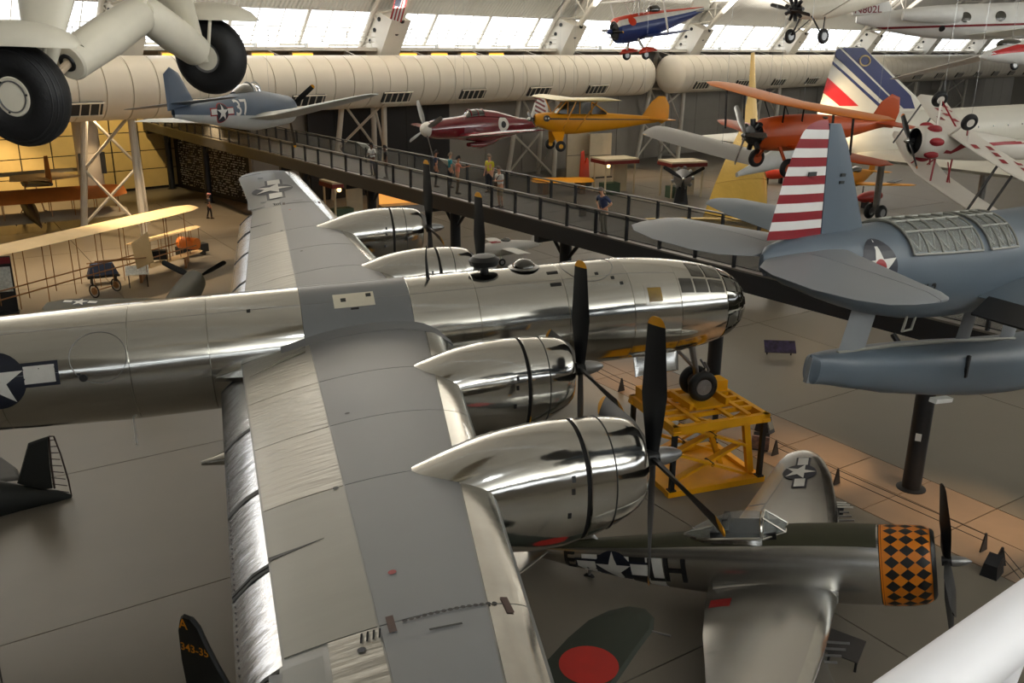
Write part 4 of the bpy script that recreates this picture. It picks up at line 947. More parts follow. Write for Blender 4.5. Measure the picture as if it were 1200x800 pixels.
# barrier tapes / dark benches on the deck
for s, n, lab in ((30.6, 2.4, 'low dark bench on the walkway left of the leaning man'), (37.4, 2.5, 'low dark bench on the walkway right of the leaning man')):
    t = thing('bench', lab, 'bench', Matrix.Translation(wp(s, n, 0)) @ Matrix.Rotation(atan2(WD.y, WD.x), 4, 'Z')); MB().box((0, 0, .42), (1.7, .42, .07)).build('seat', WALKST, t, smooth=False)
    for x in (-.65, .65): MB().box((x, 0, .19), (.06, .38, .38)).build('leg', WALKST, t, smooth=False)

# ================================================================ people
def skin_mesh(name, joints, edges, m, parent, root=0, sub=1):
    me = bpy.data.meshes.new(name); me.from_pydata([j[0] for j in joints], edges, []); me.update(); me.materials.append(m)
    o = bpy.data.objects.new(name, me); COL.objects.link(o); o.parent = parent
    sk = o.modifiers.new('skin', 'SKIN'); sk.use_smooth_shade = True
    L_ = me.skin_vertices[0].data
    for i, j in enumerate(joints): L_[i].radius = (j[1], j[1] if len(j) < 3 else j[2]); L_[i].use_root = (i == root)
    s_ = o.modifiers.new('sub', 'SUBSURF'); s_.levels = sub; s_.render_levels = sub
    return o
def person(label, loc, face, shirt, pants, skinc, hair, lean=0.0, arms='down', shorts=False, stride=0.0, h=1.76, bag=None, cap=None, hairlong=False):
    """standing figure facing +y in its own frame; lean bends the trunk forward from the hips"""
    k = h / 1.76 * 1.06; t = thing('person', label, 'person', Matrix.Translation(loc) @ Matrix.Rotation(rad(face) - pi / 2, 4, 'Z') @ Matrix.Scale(k, 4))
    SK = mat('skin %d' % skinc[0], skinc, .5, 0, .05, 5); SH = mat('shirt %d %d %d' % shirt, shirt, .8, 0, .08, 6); PA = mat('trousers %d %d %d' % pants, pants, .8, 0, .08, 6); HA = mat('hair %d' % hair[0], hair, .7, 0, .15, 20)
    def L(p): # lean rotation about the hip line
        x, y, z = p; dz = z - .95; return V((x, y + sin(lean) * dz, .95 + cos(lean) * dz)) if dz > 0 else V(p)
    pel, wst, chs, nk, hd0, hd1 = L((0, 0, .95)), L((0, .01, 1.08)), L((0, .01, 1.30)), L((0, .0, 1.47)), L((0, .015, 1.55)), L((0, .03, 1.66))
    J = [(pel, .15, .11), (wst, .135, .10), (chs, .15, .105), (nk, .055), (hd0, .06), (hd1, .085, .095)]; E = [(0, 1), (1, 2), (2, 3), (3, 4), (4, 5)]
    def chain(frm, pts):
        p = frm
        for q in pts: J.append(q); E.append((p, len(J) - 1)); p = len(J) - 1
        return p
    arm = {}; leg = {}
    for s in (-1, 1):
        sh = L((s * .19, 0, 1.42))
        if arms == 'rail': el, wr = L((s * .27, .10, 1.18)), V((s * .22, .34 + sin(lean) * .2, 1.10))
        elif arms == 'hips': el, wr = L((s * .40, -.02, 1.18)), L((s * .20, .12, 1.02))
        elif arms == 'point' and s > 0: el, wr = L((.25, .18, 1.25)), L((.2, .42, 1.30))
        elif arms == 'fold': el, wr = L((s * .25, .05, 1.16)), L((s * .02, .22, 1.16))
        else: el, wr = L((s * .245, -.01, 1.14)), L((s * .26, .06, .90))
        arm[s] = (sh, el, wr); d = (wr - el).normalized(); sd = V((0, 1, 0)) - d * d.y; sd = sd.normalized() if sd.length > .2 else V((1, 0, 0)); hb = wr + d * .07
        w_ = chain(2, [(sh, .055), (sh.lerp(el, .5), .046), (el, .038), (el.lerp(wr, .6), .032), (wr, .025), (hb, .034, .018)])
        nd_ = d.cross(sd)
        for f, (o_, ln) in enumerate(((-.03, .06), (-.01, .075), (.01, .07), (.03, .055))):
            b0 = hb + sd * o_ + d * .02; chain(w_, [(b0 + d * ln * .4, .0095), (b0 + d * ln + nd_ * .015 * s, .008)])
        chain(w_, [(hb - d * .02 + sd * .045, .011), (hb + d * .02 + sd * .06, .009)])
        st = stride * s; hp, kn, an, to = V((s * .095, 0, .90)), V((s * .10, .03 + st * .5, .49)), V((s * .105, -.02 + st, .085)), V((s * .13, .14 + st, .035))
        leg[s] = (hp, kn, an, to); chain(0, [(hp, .085), (hp.lerp(kn, .5), .072), (kn, .052), (kn.lerp(an, .45), .05), (an, .034), (to, .03)])
    skin_mesh('body', J, E, SK, t)
    Js = [(pel + V((0, 0, -.01)), .172, .128), (wst, .155, .118), (chs, .17, .122), (nk - V((0, 0, .03)), .085)]; Es = [(0, 1), (1, 2), (2, 3)]
    for s in (-1, 1):
        sh, el, wr = arm[s]; i = len(Js); Js += [(sh, .075), (sh.lerp(el, .5), .066), (sh.lerp(el, .85), .060)]; Es += [(2, i), (i, i + 1), (i + 1, i + 2)]
    skin_mesh('shirt', Js, Es, SH, t)
    Jp = [(V((0, 0, .97)), .165, .122), (V((0, 0, .88)), .16, .12)]; Ep = [(0, 1)]
    for s in (-1, 1):
        hp, kn, an, to = leg[s]; i = len(Jp); pts = [(hp - V((0, 0, .06)), .098), (hp.lerp(kn, .55), .085), (kn, .068)] + ([] if shorts else [(kn.lerp(an, .5), .062), (an + V((0, 0, .01)), .052)])
        Jp += pts; Ep += [(1, i)] + [(i + q, i + q + 1) for q in range(len(pts) - 1)]
    skin_mesh('shorts' if shorts else 'trousers', Jp, Ep, PA, t)
    SHOE = mat('dark shoe leather', (40, 34, 30), .5)
    for s in (-1, 1):
        hp, kn, an, to = leg[s]; c = V((an.x, an.y, 0)); dx = (V((to.x, to.y, 0)) - c).normalized(); sx = V((-dx.y, dx.x, 0))
        MB().loft([[c + dx * a + sx * (w_ * cos(2 * pi * q / 10)) + V((0, 0, z + .0)) + dx * (ln * sin(2 * pi * q / 10)) for q in range(10)] for z, w_, a, ln in ((0, .047, .06, .135), (.03, .048, .06, .135), (.06, .043, .045, .11), (.10, .036, .0, .055))]).build('shoe', SHOE, t, 60)
    hc = hd1 + V((0, 0, .01)); up = (hd1 - hd0).normalized(); fd = V((0, cos(lean * .6), -sin(lean * .6)))
    f = MB().ball(hc + fd * .098 - up * .03, .017, 8, 6, (.8, 1.3, 1.3))
    for s in (-1, 1): f.ball(hc + V((s * .088, -.005, -.02)), .026, 8, 6, (.4, .8, 1.2))
    f.build('nose_and_ears', SK, t)
    e_ = MB()
    for s in (-1, 1): e_.ball(hc + fd * .088 + V((s * .033, 0, .004)), .010, 8, 6)
    e_.build('eyes', BLACK, t); MB().ball(hc + fd * .088 - up * .062, .02, 8, 6, (1.1, .35, .3)).build('mouth', mat('lip', (140, 70, 62), .5), t)
    if hair[0] >= 0:
        hb_ = MB(); R = []
        for i in range(7):
            a = (i / 6) * pi * .56; R.append([hc + up * (.125 * cos(a) + .01) + V((.100 * sin(a) * cos(2 * pi * q / 16), 0, 0)) + fd * (.112 * sin(a) * sin(2 * pi * q / 16) - .012 - (.02 * (i / 6))) - (up * (.05 * i / 6) if sin(2 * pi * q / 16) < -.2 else V()) for q in range(16)])
        hb_.loft(R).build('hair', HA, t, 80)
        if hairlong: MB().loft([[hc + V((.095 * cos(pi * q / 7), 0, 0)) - fd * (.02 + .095 * sin(pi * q / 7) * w_) - up * z for q in range(8)] for z, w_ in ((-.02, 1), (.08, 1.1), (.17, .9))]).build('hair_back', HA, t, 80)
    if cap: MB().lathe([(0, .105), (.04, .108), (.08, .085), (.10, .02)], hc + up * .04, up, 16).tube([hc + up * .05 + fd * .09, hc + up * .045 + fd * .18], [.07, .05], 8).build('cap', mat('cap %d' % cap[0], cap, .8), t)
    if bag:
        BG = mat('bag strap brown', bag, .8); MB().tube([L((-.16, .0, 1.46)), L((-.06, .14, 1.33)), L((.10, .145, 1.15)), L((.19, .06, 1.0))], .018, 6).tube([L((-.16, .0, 1.46)), L((0, -.14, 1.3)), L((.19, -.05, 1.0))], .018, 6).box(L((.22, 0, .93)), (.09, .26, .22)).build('shoulder_bag', BG, t)
    return t
aw = math.degrees(atan2(WD.y, WD.x)); NEAR = aw - 90; FARD = aw + 90            # facing the near rail / far rail
FAIR, TANS, DARK = (205, 152, 122), (176, 122, 92), (92, 60, 44)
person('man in blue polo shirt and pale trousers leaning on the near walkway rail', wp(33.4, .42), NEAR, (52, 64, 100), (150, 144, 130), FAIR, (120, 112, 106), .28, 'hips', h=1.82)
person('man in white shirt and khaki shorts with a diagonal bag strap', wp(26.3, .62), NEAR, (214, 214, 208), (150, 132, 100), FAIR, (110, 96, 84), .12, 'fold', True, h=1.8, bag=(70, 52, 40))
person('man in bright yellow shirt and dark trousers on the walkway', wp(22.6, 2.75), NEAR + 10, (206, 196, 40), (34, 36, 46), FAIR, (150, 130, 110), 0, 'down', h=1.8)
person('dark haired youth in peach shirt and brown trousers', wp(22.0, 1.2), NEAR + 150, (214, 128, 104), (86, 70, 50), TANS, (22, 20, 20), .05, 'point', h=1.75)
person('person in teal shirt between two visitors on the walkway', wp(20.2, 2.0), NEAR + 160, (36, 140, 150), (40, 42, 50), FAIR, (150, 140, 130), 0, 'down', h=1.68)
person('person in navy jacket at the left of the visitors group', wp(19.6, 1.5), NEAR + 150, (36, 44, 70), (34, 34, 40), TANS, (40, 34, 30), 0, 'down', h=1.76)
person('woman in white T-shirt and blue jeans by the near rail', wp(14.4, .75), NEAR + 20, (214, 214, 214), (44, 54, 84), DARK, (24, 20, 18), .08, 'fold', h=1.72, hairlong=True)
person('person in black clothes beside the woman in white', wp(15.6, .9), NEAR - 20, (24, 22, 24), (26, 24, 26), DARK, (20, 18, 18), .05, 'down', h=1.68)
person('visitor in dark clothes and pink cap on the floor near the speckled screen', onz(246, 256, 0), 20, (70, 72, 84), (40, 40, 48), FAIR, (80, 60, 50), 0, 'down', stride=.12, h=1.75, cap=(220, 150, 150))

# ================================================================ yellow scissor stand under the nose wheel
LF = thing('scissor_lift_stand', 'bright yellow scissor lift stand carrying the nose wheels of the bomber', 'stand', Matrix.Translation((-1.22, .06, 0)) @ Matrix.Rotation(rad(5), 4, 'Z'))
hwx, hwy, ztop = 1.52, 1.26, 2.37
base = MB()
for y in (-1, 1): base.box((0, y * hwy, .10), (2 * hwx + .25, .22, .18))
for x in (-1, 1): base.box((x * hwx, 0, .10), (.2, 2 * hwy, .17))
base.build('base_frame', YELLOW, LF)
MB().box((0, 0, .06), (2 * hwx, 2 * hwy - .1, .03)).build('base_plate', YELLOW, LF)
tp = MB()
for y in (-1, 1): tp.box((0, y * (hwy + .02), ztop - .28), (2 * hwx + .2, .16, .26))
for x in (-1, 1): tp.box((x * hwx, 0, ztop - .28), (.16, 2 * hwy + .2, .26))
tp.build('platform_frame', YELLOW, LF)
for y in (-.62, -.2, .2, .62): MB().box((0, y, ztop - .20), (2 * hwx, .12, .12)).build('platform_beam', YELLOW, LF)
for x in (-.75, .35, .95): MB().box((x, 0, ztop - .13), (.14, 2 * hwy, .07)).build('platform_crosspiece', YELLOW, LF)
MB().box((.04, 0, ztop - .045), (.95, 1.2, .06)).build('wheel_plate', YELLOW, LF); MB().box((.62, 0, ztop + .08), (.12, 1.2, .22)).build('wheel_chock', YELLOW, LF); MB().box((-.60, 0, ztop + .06), (.12, 1.2, .18)).build('wheel_chock', YELLOW, LF)
MB().box((-1.25, .7, ztop + .02), (.5, 1.0, .34)).build('control_box', YELLOW, LF); MB().box((1.25, .95, ztop + .02), (.45, .5, .34)).build('control_box', YELLOW, LF)
for y in (-.85, .85):
    for z0, z1 in ((.2, 1.15), (1.12, 2.06)):
        for s in (-1, 1):
            yy = y + s * .09; MB().beam((-s * 1.15, yy, z0), (s * 1.15, yy, z1), .08, .22, (0, 1, 0)).build('scissor_arm', YELLOW, LF)
        MB().tube([(0, y - .2, (z0 + z1) / 2), (0, y + .2, (z0 + z1) / 2)], .06, 10).build('pivot_pin', BLACK, LF)
MB().beam((.75, -.3, .25), (.25, -.3, 1.5), .14, .14).build('hydraulic_ram', YELLOW, LF); MB().beam((1.38, -.95, .2), (1.05, -.95, 2.0), .16, .2).build('lock_strut', YELLOW, LF)
for x in (-1, 1):
    for y in (-1, 1):
        l_ = MB().box((x * (hwx - .02), y * (hwy + .0), 1.12), (.13, .13, 1.9)).build('support_leg', BLACK, LF); MB().box((x * (hwx - .02), y * hwy, 2.02), (.26, .26, .10)).build('leg_cap', YELLOW, l_); MB().box((x * (hwx - .02), y * hwy, .20), (.22, .22, .05)).build('leg_foot', BLACK, l_)
for k in range(5): MB().box((-.25 + .13 * k, -hwy - .065, ztop - .26), (.07, .02, .07)).build('stencil_mark', BLACK, LF)
# stands under the main wheels
for s in (-1, 1):
    c = SURV @ V((-10.1, s * 4.72, -3.29)); t = thing('wheel_stand', 'yellow box stand under the %s main wheels of the bomber' % ('near' if s < 0 else 'far'), 'stand', Matrix.Translation((c.x, c.y, 0)))
    MB().box((0, 0, c.z - .06), (1.5, 1.7, .12)).build('top_plate', YELLOW, t)
    for x in (-.6, .6):
        for y in (-.7, .7): MB().tube([(x * 1.15, y * 1.15, 0), (x, y, c.z - .1)], .07, 8).build('leg', YELLOW, t)
# ================================================================ aircraft hung over the hall and standing beyond the walkway
def hang(root, pts, n='suspension_cable'):
    for p in pts: 
        w_ = root.matrix_world @ V(p); inv = root.matrix_world.inverted(); q = inv @ V((w_.x, w_.y, 27.0)); MB().tube([V(p), q], .004, 4).build(n, STEEL, root)
def half(st, a0, a1, m, name, root, n=20, sub=4, off=0.0):
    """part of a fuselage skin between two angles (0 = port side, 90 = top)"""
    R = []
    for q in catmull([tuple(k) + ((k[3],) if len(k) == 4 else ()) for k in st], sub):
        r_ = []
        for k in range(n + 1):
            a = rad(a0 + (a1 - a0) * k / n); c, s = cos(a), sin(a); r_.append(V((q[0], (max(q[2], .004) + off) * c, q[1] + (max(q[3] if s >= 0 else q[4], .004) + off) * s)))
        R.append(r_)
    return MB().loft(R, False, False, False).build(name, m, root)
def strut(root, a, b, m, wx=.1, wy=.03, name='strut'): return MB().beam(a, b, wx, wy).build(name, m, root)

# --- navy carrier fighter, 37
SEAB = mat('sea blue grey paint', (84, 98, 116), .5, 0, .06, 1.5); GULL = mat('pale gull grey paint', (196, 198, 196), .5, 0, .04, 2)
NF = thing('carrier_fighter', 'blue-grey hanging fighter numbered 37 behind the big tyre', 'aircraft', anchor(262, 129, 41, (-3.2, -.55, .1), 60, -2, -7), None)
st = [(3.6, 0, .66, .68), (3.5, 0, .72, .72), (2.6, .02, .78, .80), (1.2, .05, .78, .92), (0, .06, .74, .95), (-1.6, .05, .64, .78), (-3.4, .06, .46, .55), (-5.0, .08, .28, .36), (-6.2, .1, .08, .2)]
half(st, -18, 198, SEAB, 'upper_fuselage', NF, 24); half(st, 198, 342, GULL, 'belly', NF, 16); nb_ = fuse(st, 28); nt = bvh(nb_)
MB().lathe([(0, .66), (.05, .5), (-.2, .3)], (3.55, 0, 0), (1, 0, 0), 24).build('engine_front', DARKIN, NF)
wv = [(1.6, .4, -.35, 2.9, .15), (1.5, 2, -.30, 2.7, .14), (1.3, 4.4, -.06, 2.2, .12), (1.05, 6.0, .10, 1.7, .10), (.7, 6.5, .14, .9, .08)]
b = wing(wv); b.build('wing', GULL, NF)
MB().loft([[V((q[0] - q[3] * c, -q[1], q[2] + q[3] * yt(c) * q[4] + .02)) for c in (.02, .2, .5, .8, .98)] for q in wv[1:]], False, False, False).build('wing_top_paint', SEAB, NF)
MB().plate([(-4.4, 0, .35), (-5.3, 0, 1.75), (-5.9, 0, 2.0), (-6.4, 0, 1.7), (-6.55, 0, .2)], (0, 1, 0), .14).build('tail_fin', SEAB, NF)
wing([(-4.9, .1, .5, 1.5, .1), (-5.1, 2.4, .5, 1.0, .08), (-5.3, 2.7, .5, .5, .06)], True, 0).build('tailplane', SEAB, NF)
cn = MB().loft([[V((x, w_ * cos(pi * k / 10), z + h_ * sin(pi * k / 10))) for k in range(11)] for x, z, w_, h_ in ((1.1, .90, .1, .05), (.8, .92, .3, .32), (.2, .92, .34, .46), (-.5, .86, .32, .42), (-1.3, .74, .2, .2))], False, False, False).build('canopy', DGLASS, NF)
for x in (.75, .1): MB().tube([(x, .345 * cos(pi * k / 10), .93 + .46 * sin(pi * k / 10)) for k in range(11)], .03, 5).build('canopy_frame', GULL, cn)
roundel(nt, V((-3.2, -2, .08)), (1, 0, 0), (0, .05, 1), .40, NF, red_edge=True, off=.02); decal(nt, text2('37', 1.05), V((-1.75, -2, .22)), (1, 0, 0), (0, .05, 1), STARW, 'fuselage_number', NF, .02)
prop(NF, 3.8, 0, 1.98, 3, rad(-62), wid=.2, cone=.25, cr=.14); hang(NF, [(1, .6, .6), (1, -.6, .6), (-4, 0, .5)])

# --- maroon racer with the white spinner
MAR = mat('gloss maroon paint', (112, 14, 26), .2, 0, .05, 1, coat=.8); SPW = mat('white spinner paint', (222, 218, 210), .35)
RC = thing('maroon_racer', 'glossy maroon hanging racer with white spinner and striped tail', 'aircraft', anchor(493, 152, 56, (3.55, 0, 0), 206, 1.0, 2, 1.12))
st = [(3.1, 0, .42, .42, .44), (2.4, .02, .48, .52, .56), (1.2, .05, .50, .58, .66), (0, .05, .50, .70, .80), (-1.2, .05, .48, .74, .92), (-2.6, .06, .40, .56, .72), (-4.2, .08, .28, .34, .42), (-5.6, .1, .14, .2, .2), (-6.2, .1, .04, .1, .1)]
half(st, 0, 360, MAR, 'fuselage', RC, 32); rt_ = bvh(fuse(st, 28))
MB().lathe([(0, .42), (.12, .40), (.3, .30), (.42, .14), (.46, .01)], (3.1, 0, 0), (1, 0, 0), 24).build('spinner_shell', SPW, RC)
prop(RC, 3.22, 0, 1.7, 4, rad(24), blade_m=ALUD, tip_m=ALUD, wid=.2, cone=0, cr=.2)
wing([(1.3, .3, -.42, 2.6, .14), (.9, 1.4, -.36, 2.3, .13), (.5, 5.2, .0, 1.4, .10), (.3, 5.6, .03, 1.0, .07)]).build('wing', MAR, RC)
MB().loft([ring(x, z, w_, h_, h_, 16) for x, z, w_, h_ in ((.2, -.95, .2, .12), (-.6, -1.0, .28, .22), (-1.6, -.85, .2, .16), (-2.4, -.6, .06, .06))]).build('radiator_scoop', MAR, RC)
for th_, o in ((0, 1),):
    cn = MB().loft([[V((x, w_ * cos(pi * k / 10), z + h_ * sin(pi * k / 10))) for k in range(11)] for x, z, w_, h_ in ((.55, .58, .3, .06), (.2, .62, .34, .36), (-.3, .66, .36, .38), (-.8, .68, .36, .34))], True, True, False).build('canopy', DGLASS, RC)
    for x in (.2, -.3, -.75): MB().tube([(x, .36 * cos(pi * k / 10), .66 + .37 * sin(pi * k / 10)) for k in range(11)], .03, 5).build('canopy_frame', MAR, cn)
    MB().loft([ring(x, z, w_, h_, .1, 16) for x, z, w_, h_ in ((-.78, .62, .37, .40), (-1.8, .58, .36, .32), (-3.2, .40, .22, .18), (-4.2, .3, .05, .05))]).build('turtle_deck', MAR, RC)
decal(rt_, circ2(0, 0, .42), V((-2.1, 2, .15)), (-1, 0, 0), (0, 0, 1), SPW, 'white_badge', RC, .02); decal(rt_, circ2(0, 0, .2, 12), V((-2.1, 2, .13)), (-1, 0, 0), (0, 0, 1), BLACK, 'badge_figure', RC, .03)
decal(rt_, rect2(-.32, -.16, .32, .16), V((.55, 2, -.12)), (-1, 0, 0), (0, 0, 1), mat('dim lettering plate', (130, 90, 96), .5), 'name_plate', RC, .02)
fo = [(-4.55, .3), (-5.0, 1.35), (-5.35, 1.62), (-5.9, 1.62), (-6.05, .9), (-6.1, .2)]
fn = MB().plate([(x, 0, z) for x, z in fo], (0, 1, 0), .12, .04).build('tail_fin', SPW, RC); ft_ = BVHTree.FromPolygons([(x, .055, z) for x, z in fo], [tuple(range(len(fo)))])
for k in range(5):
    z0 = .42 + .27 * k
    for sy in (1, -1): MB().box((-5.45 + .02 * k, sy * .055, z0), (1.15 - .1 * k, .02, .12), Matrix.Rotation(rad(-22), 3, 'Y')).build('tail_stripe', MAR, fn, smooth=False)
wing([(-4.9, .1, .25, 1.1, .1), (-5.2, 1.9, .25, .7, .08)], True, 0).build('tailplane', MAR, RC); hang(RC, [(.8, .4, .5), (.8, -.4, .5), (-4, 0, .4)])

# --- yellow two-seat light aeroplane
CUBY = mat('cub yellow dope', (226, 152, 12), .45, 0, .04, 1.2)
CB = thing('yellow_light_aeroplane', 'yellow high-winged light aeroplane hung in front of the duct', 'aircraft', anchor(690, 143, 46, (-1.2, .0, -.05), 178, 1.0, 2, 1.04))
st = [(1.55, .06, .22, .22, .28), (1.35, .06, .36, .28, .36), (.9, .05, .38, .34, .48), (.3, .02, .38, .36, .62), (-.3, .0, .38, .42, .62), (-1.4, .02, .34, .40, .54), (-3.0, .06, .22, .28, .36), (-4.6, .1, .08, .14, .16), (-5.1, .1, .03, .08, .08)]
half(st, 0, 360, CUBY, 'fuselage', CB, 28); ct = bvh(fuse(st, 28))
MB().loft([[V((x, y * w_, z)) for y, z in ((-1, .34), (-.9, t_), (.9, t_), (1, .34))] for x, w_, t_ in ((.55, .36, .36), (.05, .37, .92), (-1.2, .36, .90), (-2.0, .3, .42))]).build('cabin_glazing', DGLASS, CB, smooth=False)
for s in (-1, 1):
    for a, c in (((.55, .36, .36), (.05, .36, .92)), ((.0, .38, .3), (.0, .37, .92)), ((-.6, .38, .3), (-.6, .37, .92)), ((-1.2, .37, .3), (-1.2, .36, .9)), ((-1.2, .36, .9), (-2.0, .31, .42))): MB().tube([(a[0], s * a[1], a[2]), (c[0], s * c[1], c[2])], .03, 5).build('cabin_frame', CUBY, CB)
wing([(.45, .0, .97, 1.6, .12), (.45, 4.7, 1.06, 1.6, .12), (.35, 5.2, 1.07, 1.3, .10), (.1, 5.37, 1.07, .7, .06)]).build('wing', mat('translucent cream yellow dope', (232, 214, 150), .35, 0, .05, 1), CB)
for s in (-1, 1):
    strut(CB, (.2, s * .36, -.42), (.3, s * 2.7, .98), CUBY, .03, .07, 'wing_strut'); strut(CB, (-.5, s * .36, -.42), (-.7, s * 2.7, .98), CUBY, .03, .06, 'wing_strut')
    g = MB().loft([[V((.75, s * .3, -.5)), V((.1, s * .3, -.55)), V((.1, s * .3, -.5))], [V((.55, s * .85, -1.10)), V((.38, s * .85, -1.12)), V((.38, s * .85, -1.08))]]).build('gear_leg', CUBY, CB); wheel(CB, (.46, s * .93, -1.15), (0, 1, 0), .26, .20, YELLOW)
for s in (-1, 1):
    cy = MB().tube([(1.05, s * .30, .12), (1.05, s * .52, .12)], .15, 10).build('engine_cylinder', BLACK, CB)
    for x in (.98, 1.12): MB().ball((x, s * .53, .12), .05, 8, 6).build('cylinder_eye', SPW, cy)
    decal(ct, [(.9, -.035), (-4.4, -.02), (-4.4, .02), (.9, .035), (.9, .0)], V((0, s * 2, .10)), (s * -1, 0, 0), (0, 0, 1), BLACK, 'fuselage_stripe', CB, .015) if s < 0 else decal(ct, [(-.9, -.035), (4.4, -.02), (4.4, .02), (-.9, .035)], V((0, 2, .10)), (-1, 0, 0), (0, 0, 1), BLACK, 'fuselage_stripe', CB, .015)
MB().plate([(-3.9, 0, .22), (-4.4, 0, .95), (-4.75, 0, 1.22), (-5.1, 0, 1.22), (-5.35, 0, .8), (-5.35, 0, .1), (-5.0, 0, -.1), (-4.6, 0, .1)], (0, 1, 0), .07, .06).build('tail_fin', CUBY, CB)
MB().plate([(-4.3, 0, .12), (-4.6, 1.2, .12), (-4.9, 1.42, .12), (-5.25, 1.2, .12), (-5.3, 0, .12), (-5.25, -1.2, .12), (-4.9, -1.42, .12), (-4.6, -1.2, .12)], (0, 0, 1), .06, .05).build('tailplane', CUBY, CB)
prop(CB, 1.68, .06, .92, 2, rad(70), wid=.11, cone=.18, cr=.1); hang(CB, [(0, 1.2, 1.1), (0, -1.2, 1.1), (-4, 0, .3)])

# --- little red, white and blue sport racer
BLUE = mat('royal blue paint', (34, 52, 112), .35, 0, .05, 1); RORG = mat('vermilion paint', (206, 60, 30), .35, 0, .05, 1)
SR = thing('tricolour_racer', 'tiny blue, white and red sport racer hung before the windows', 'aircraft', anchor(752, 31, 54, (.6, .3, .0), 192, -9, 2, 1.3))
st = [(1.9, 0, .40, .42, .44), (1.8, 0, .52, .54, .56), (1.2, 0, .56, .58, .62), (.3, .02, .52, .56, .58), (-.9, .06, .40, .46, .44), (-2.4, .16, .20, .26, .22), (-3.2, .25, .06, .12, .1)]
half(st, -200, 20, BLUE, 'lower_fuselage', SR, 20); half(st, 20, 160, SPW, 'upper_fuselage', SR, 14); half(st, 50, 130, RORG, 'red_spine', SR, 10, 4, .012)
sr = bvh(fuse(st)); decal(sr, circ2(0, 0, .2, 14), V((1.2, 2, .3)), (-1, 0, 0), (0, 0, 1), RORG, 'red_spot', SR, .02)
MB().lathe([(0, .42), (.04, .3), (-.2, .2)], (1.86, 0, 0), (1, 0, 0), 20).build('engine_front', DARKIN, SR)
MB().ball((-.35, 0, .62), .28, 12, 8, (1.3, .8, .8)).build('canopy', DGLASS, SR)
wing([(.7, .3, -.48, 1.3, .1), (.6, 2.6, -.40, 1.0, .09), (.5, 2.8, -.39, .5, .07)]).build('wing', BLUE, SR); wing([(1.0, 0, 1.15, 1.1, .1), (.9, 2.7, 1.22, .9, .09)]).build('upper_wing', SPW, SR)
for s in (-1, 1):
    strut(SR, (.7, s * .3, .5), (.8, s * .6, 1.15), SPW, .05, .04, 'cabane_strut'); strut(SR, (.4, s * 2.0, -.42), (.6, s * 2.1, 1.2), SPW, .1, .04, 'interplane_strut')
    strut(SR, (.9, s * .35, -.5), (.85, s * .75, -1.05), SPW, .1, .05, 'gear_leg'); w_ = wheel(SR, (.85, s * .78, -1.22), (0, 1, 0), .22, .14); MB().loft([ring(x, -1.1, w2, h_, .04, 14) for x, w2, h_ in ((1.2, .03, .05), (1.0, .13, .2), (.75, .14, .22), (.4, .06, .12), (.2, .01, .02))]).build('wheel_spat', RORG, SR).location = (0, s * .78, 0)
MB().plate([(-2.4, 0, .35), (-2.9, 0, 1.15), (-3.3, 0, 1.35), (-3.6, 0, 1.1), (-3.6, 0, .3), (-3.2, 0, .1)], (0, 1, 0), .07, .06).build('tail_fin', CREAM, SR); MB().plate([(-2.6, 0, .22), (-2.9, 1.0, .22), (-3.4, 1.0, .22), (-3.4, -1.0, .22), (-2.9, -1.0, .22)], (0, 0, 1), .05, .06).build('tailplane', SPW, SR)
prop(SR, 2.0, 0, .9, 2, rad(85), wid=.1, cone=.25, cr=.12, cone_m=BLUE); hang(SR, [(.5, .4, .5), (.5, -.4, .5), (-2.6, 0, .3)])

# --- dark-nosed high-wing aeroplane at the top
HW = thing('radial_high_wing', 'cream high-winged aeroplane with bare black radial engine hung at the top edge', 'aircraft', anchor(930, 11, 38, (2.1, 0, 0), 196, -4, 0, .86))
st = [(1.9, 0, .35, .35, .35), (1.6, 0, .42, .42, .45), (.6, .05, .45, .6, .6), (-.8, .1, .45, .66, .6), (-2.6, .15, .3, .4, .4), (-5, .25, .06, .14, .14)]
half(st, 0, 360, CREAM, 'fuselage', HW, 24)
eng = MB().lathe([(-.2, .25), (.15, .25), (.25, .12)], (2.05, 0, 0), (1, 0, 0), 16).build('radial_engine', BLACK, HW)
for k in range(9):
    a = 2 * pi * k / 9; MB().tube([(2.05, .2 * cos(a), .2 * sin(a)), (2.05, .56 * cos(a), .56 * sin(a))], .09, 8).build('engine_cylinder', BLACK, eng)
prop(HW, 2.35, 0, 1.3, 2, rad(78), wid=.15, cone=0, cr=.1, tip_m=BLACK)
wing([(.9, 0, .75, 2.0, .13), (.8, 5.2, .9, 1.8, .12), (.4, 6.0, .9, .8, .08)]).build('wing', CREAM, HW)
for s in (-1, 1):
    strut(HW, (1.2, s * .35, -.35), (1.1, s * .95, -1.25), BLACK, .06, .06, 'gear_leg'); strut(HW, (.3, s * .4, -.45), (1.05, s * .95, -1.25), BLACK, .05, .05, 'gear_leg'); wheel(HW, (1.1, s * 1.05, -1.3), (0, 1, 0), .36, .2); strut(HW, (.5, s * .45, -.4), (.4, s * 3.0, .8), CREAM, .08, .04, 'wing_strut')
MB().plate([(-4.0, 0, .3), (-4.6, 0, 1.4), (-5.3, 0, 1.4), (-5.4, 0, .1)], (0, 1, 0), .08, .06).build('tail_fin', CREAM, HW); MB().plate([(-4.1, 0, .3), (-4.5, 1.5, .3), (-5.2, 1.5, .3), (-5.2, -1.5, .3), (-4.5, -1.5, .3)], (0, 0, 1), .06, .06).build('tailplane', CREAM, HW); hang(HW, [(0, 1, .8), (0, -1, .8), (-4, 0, .4)])

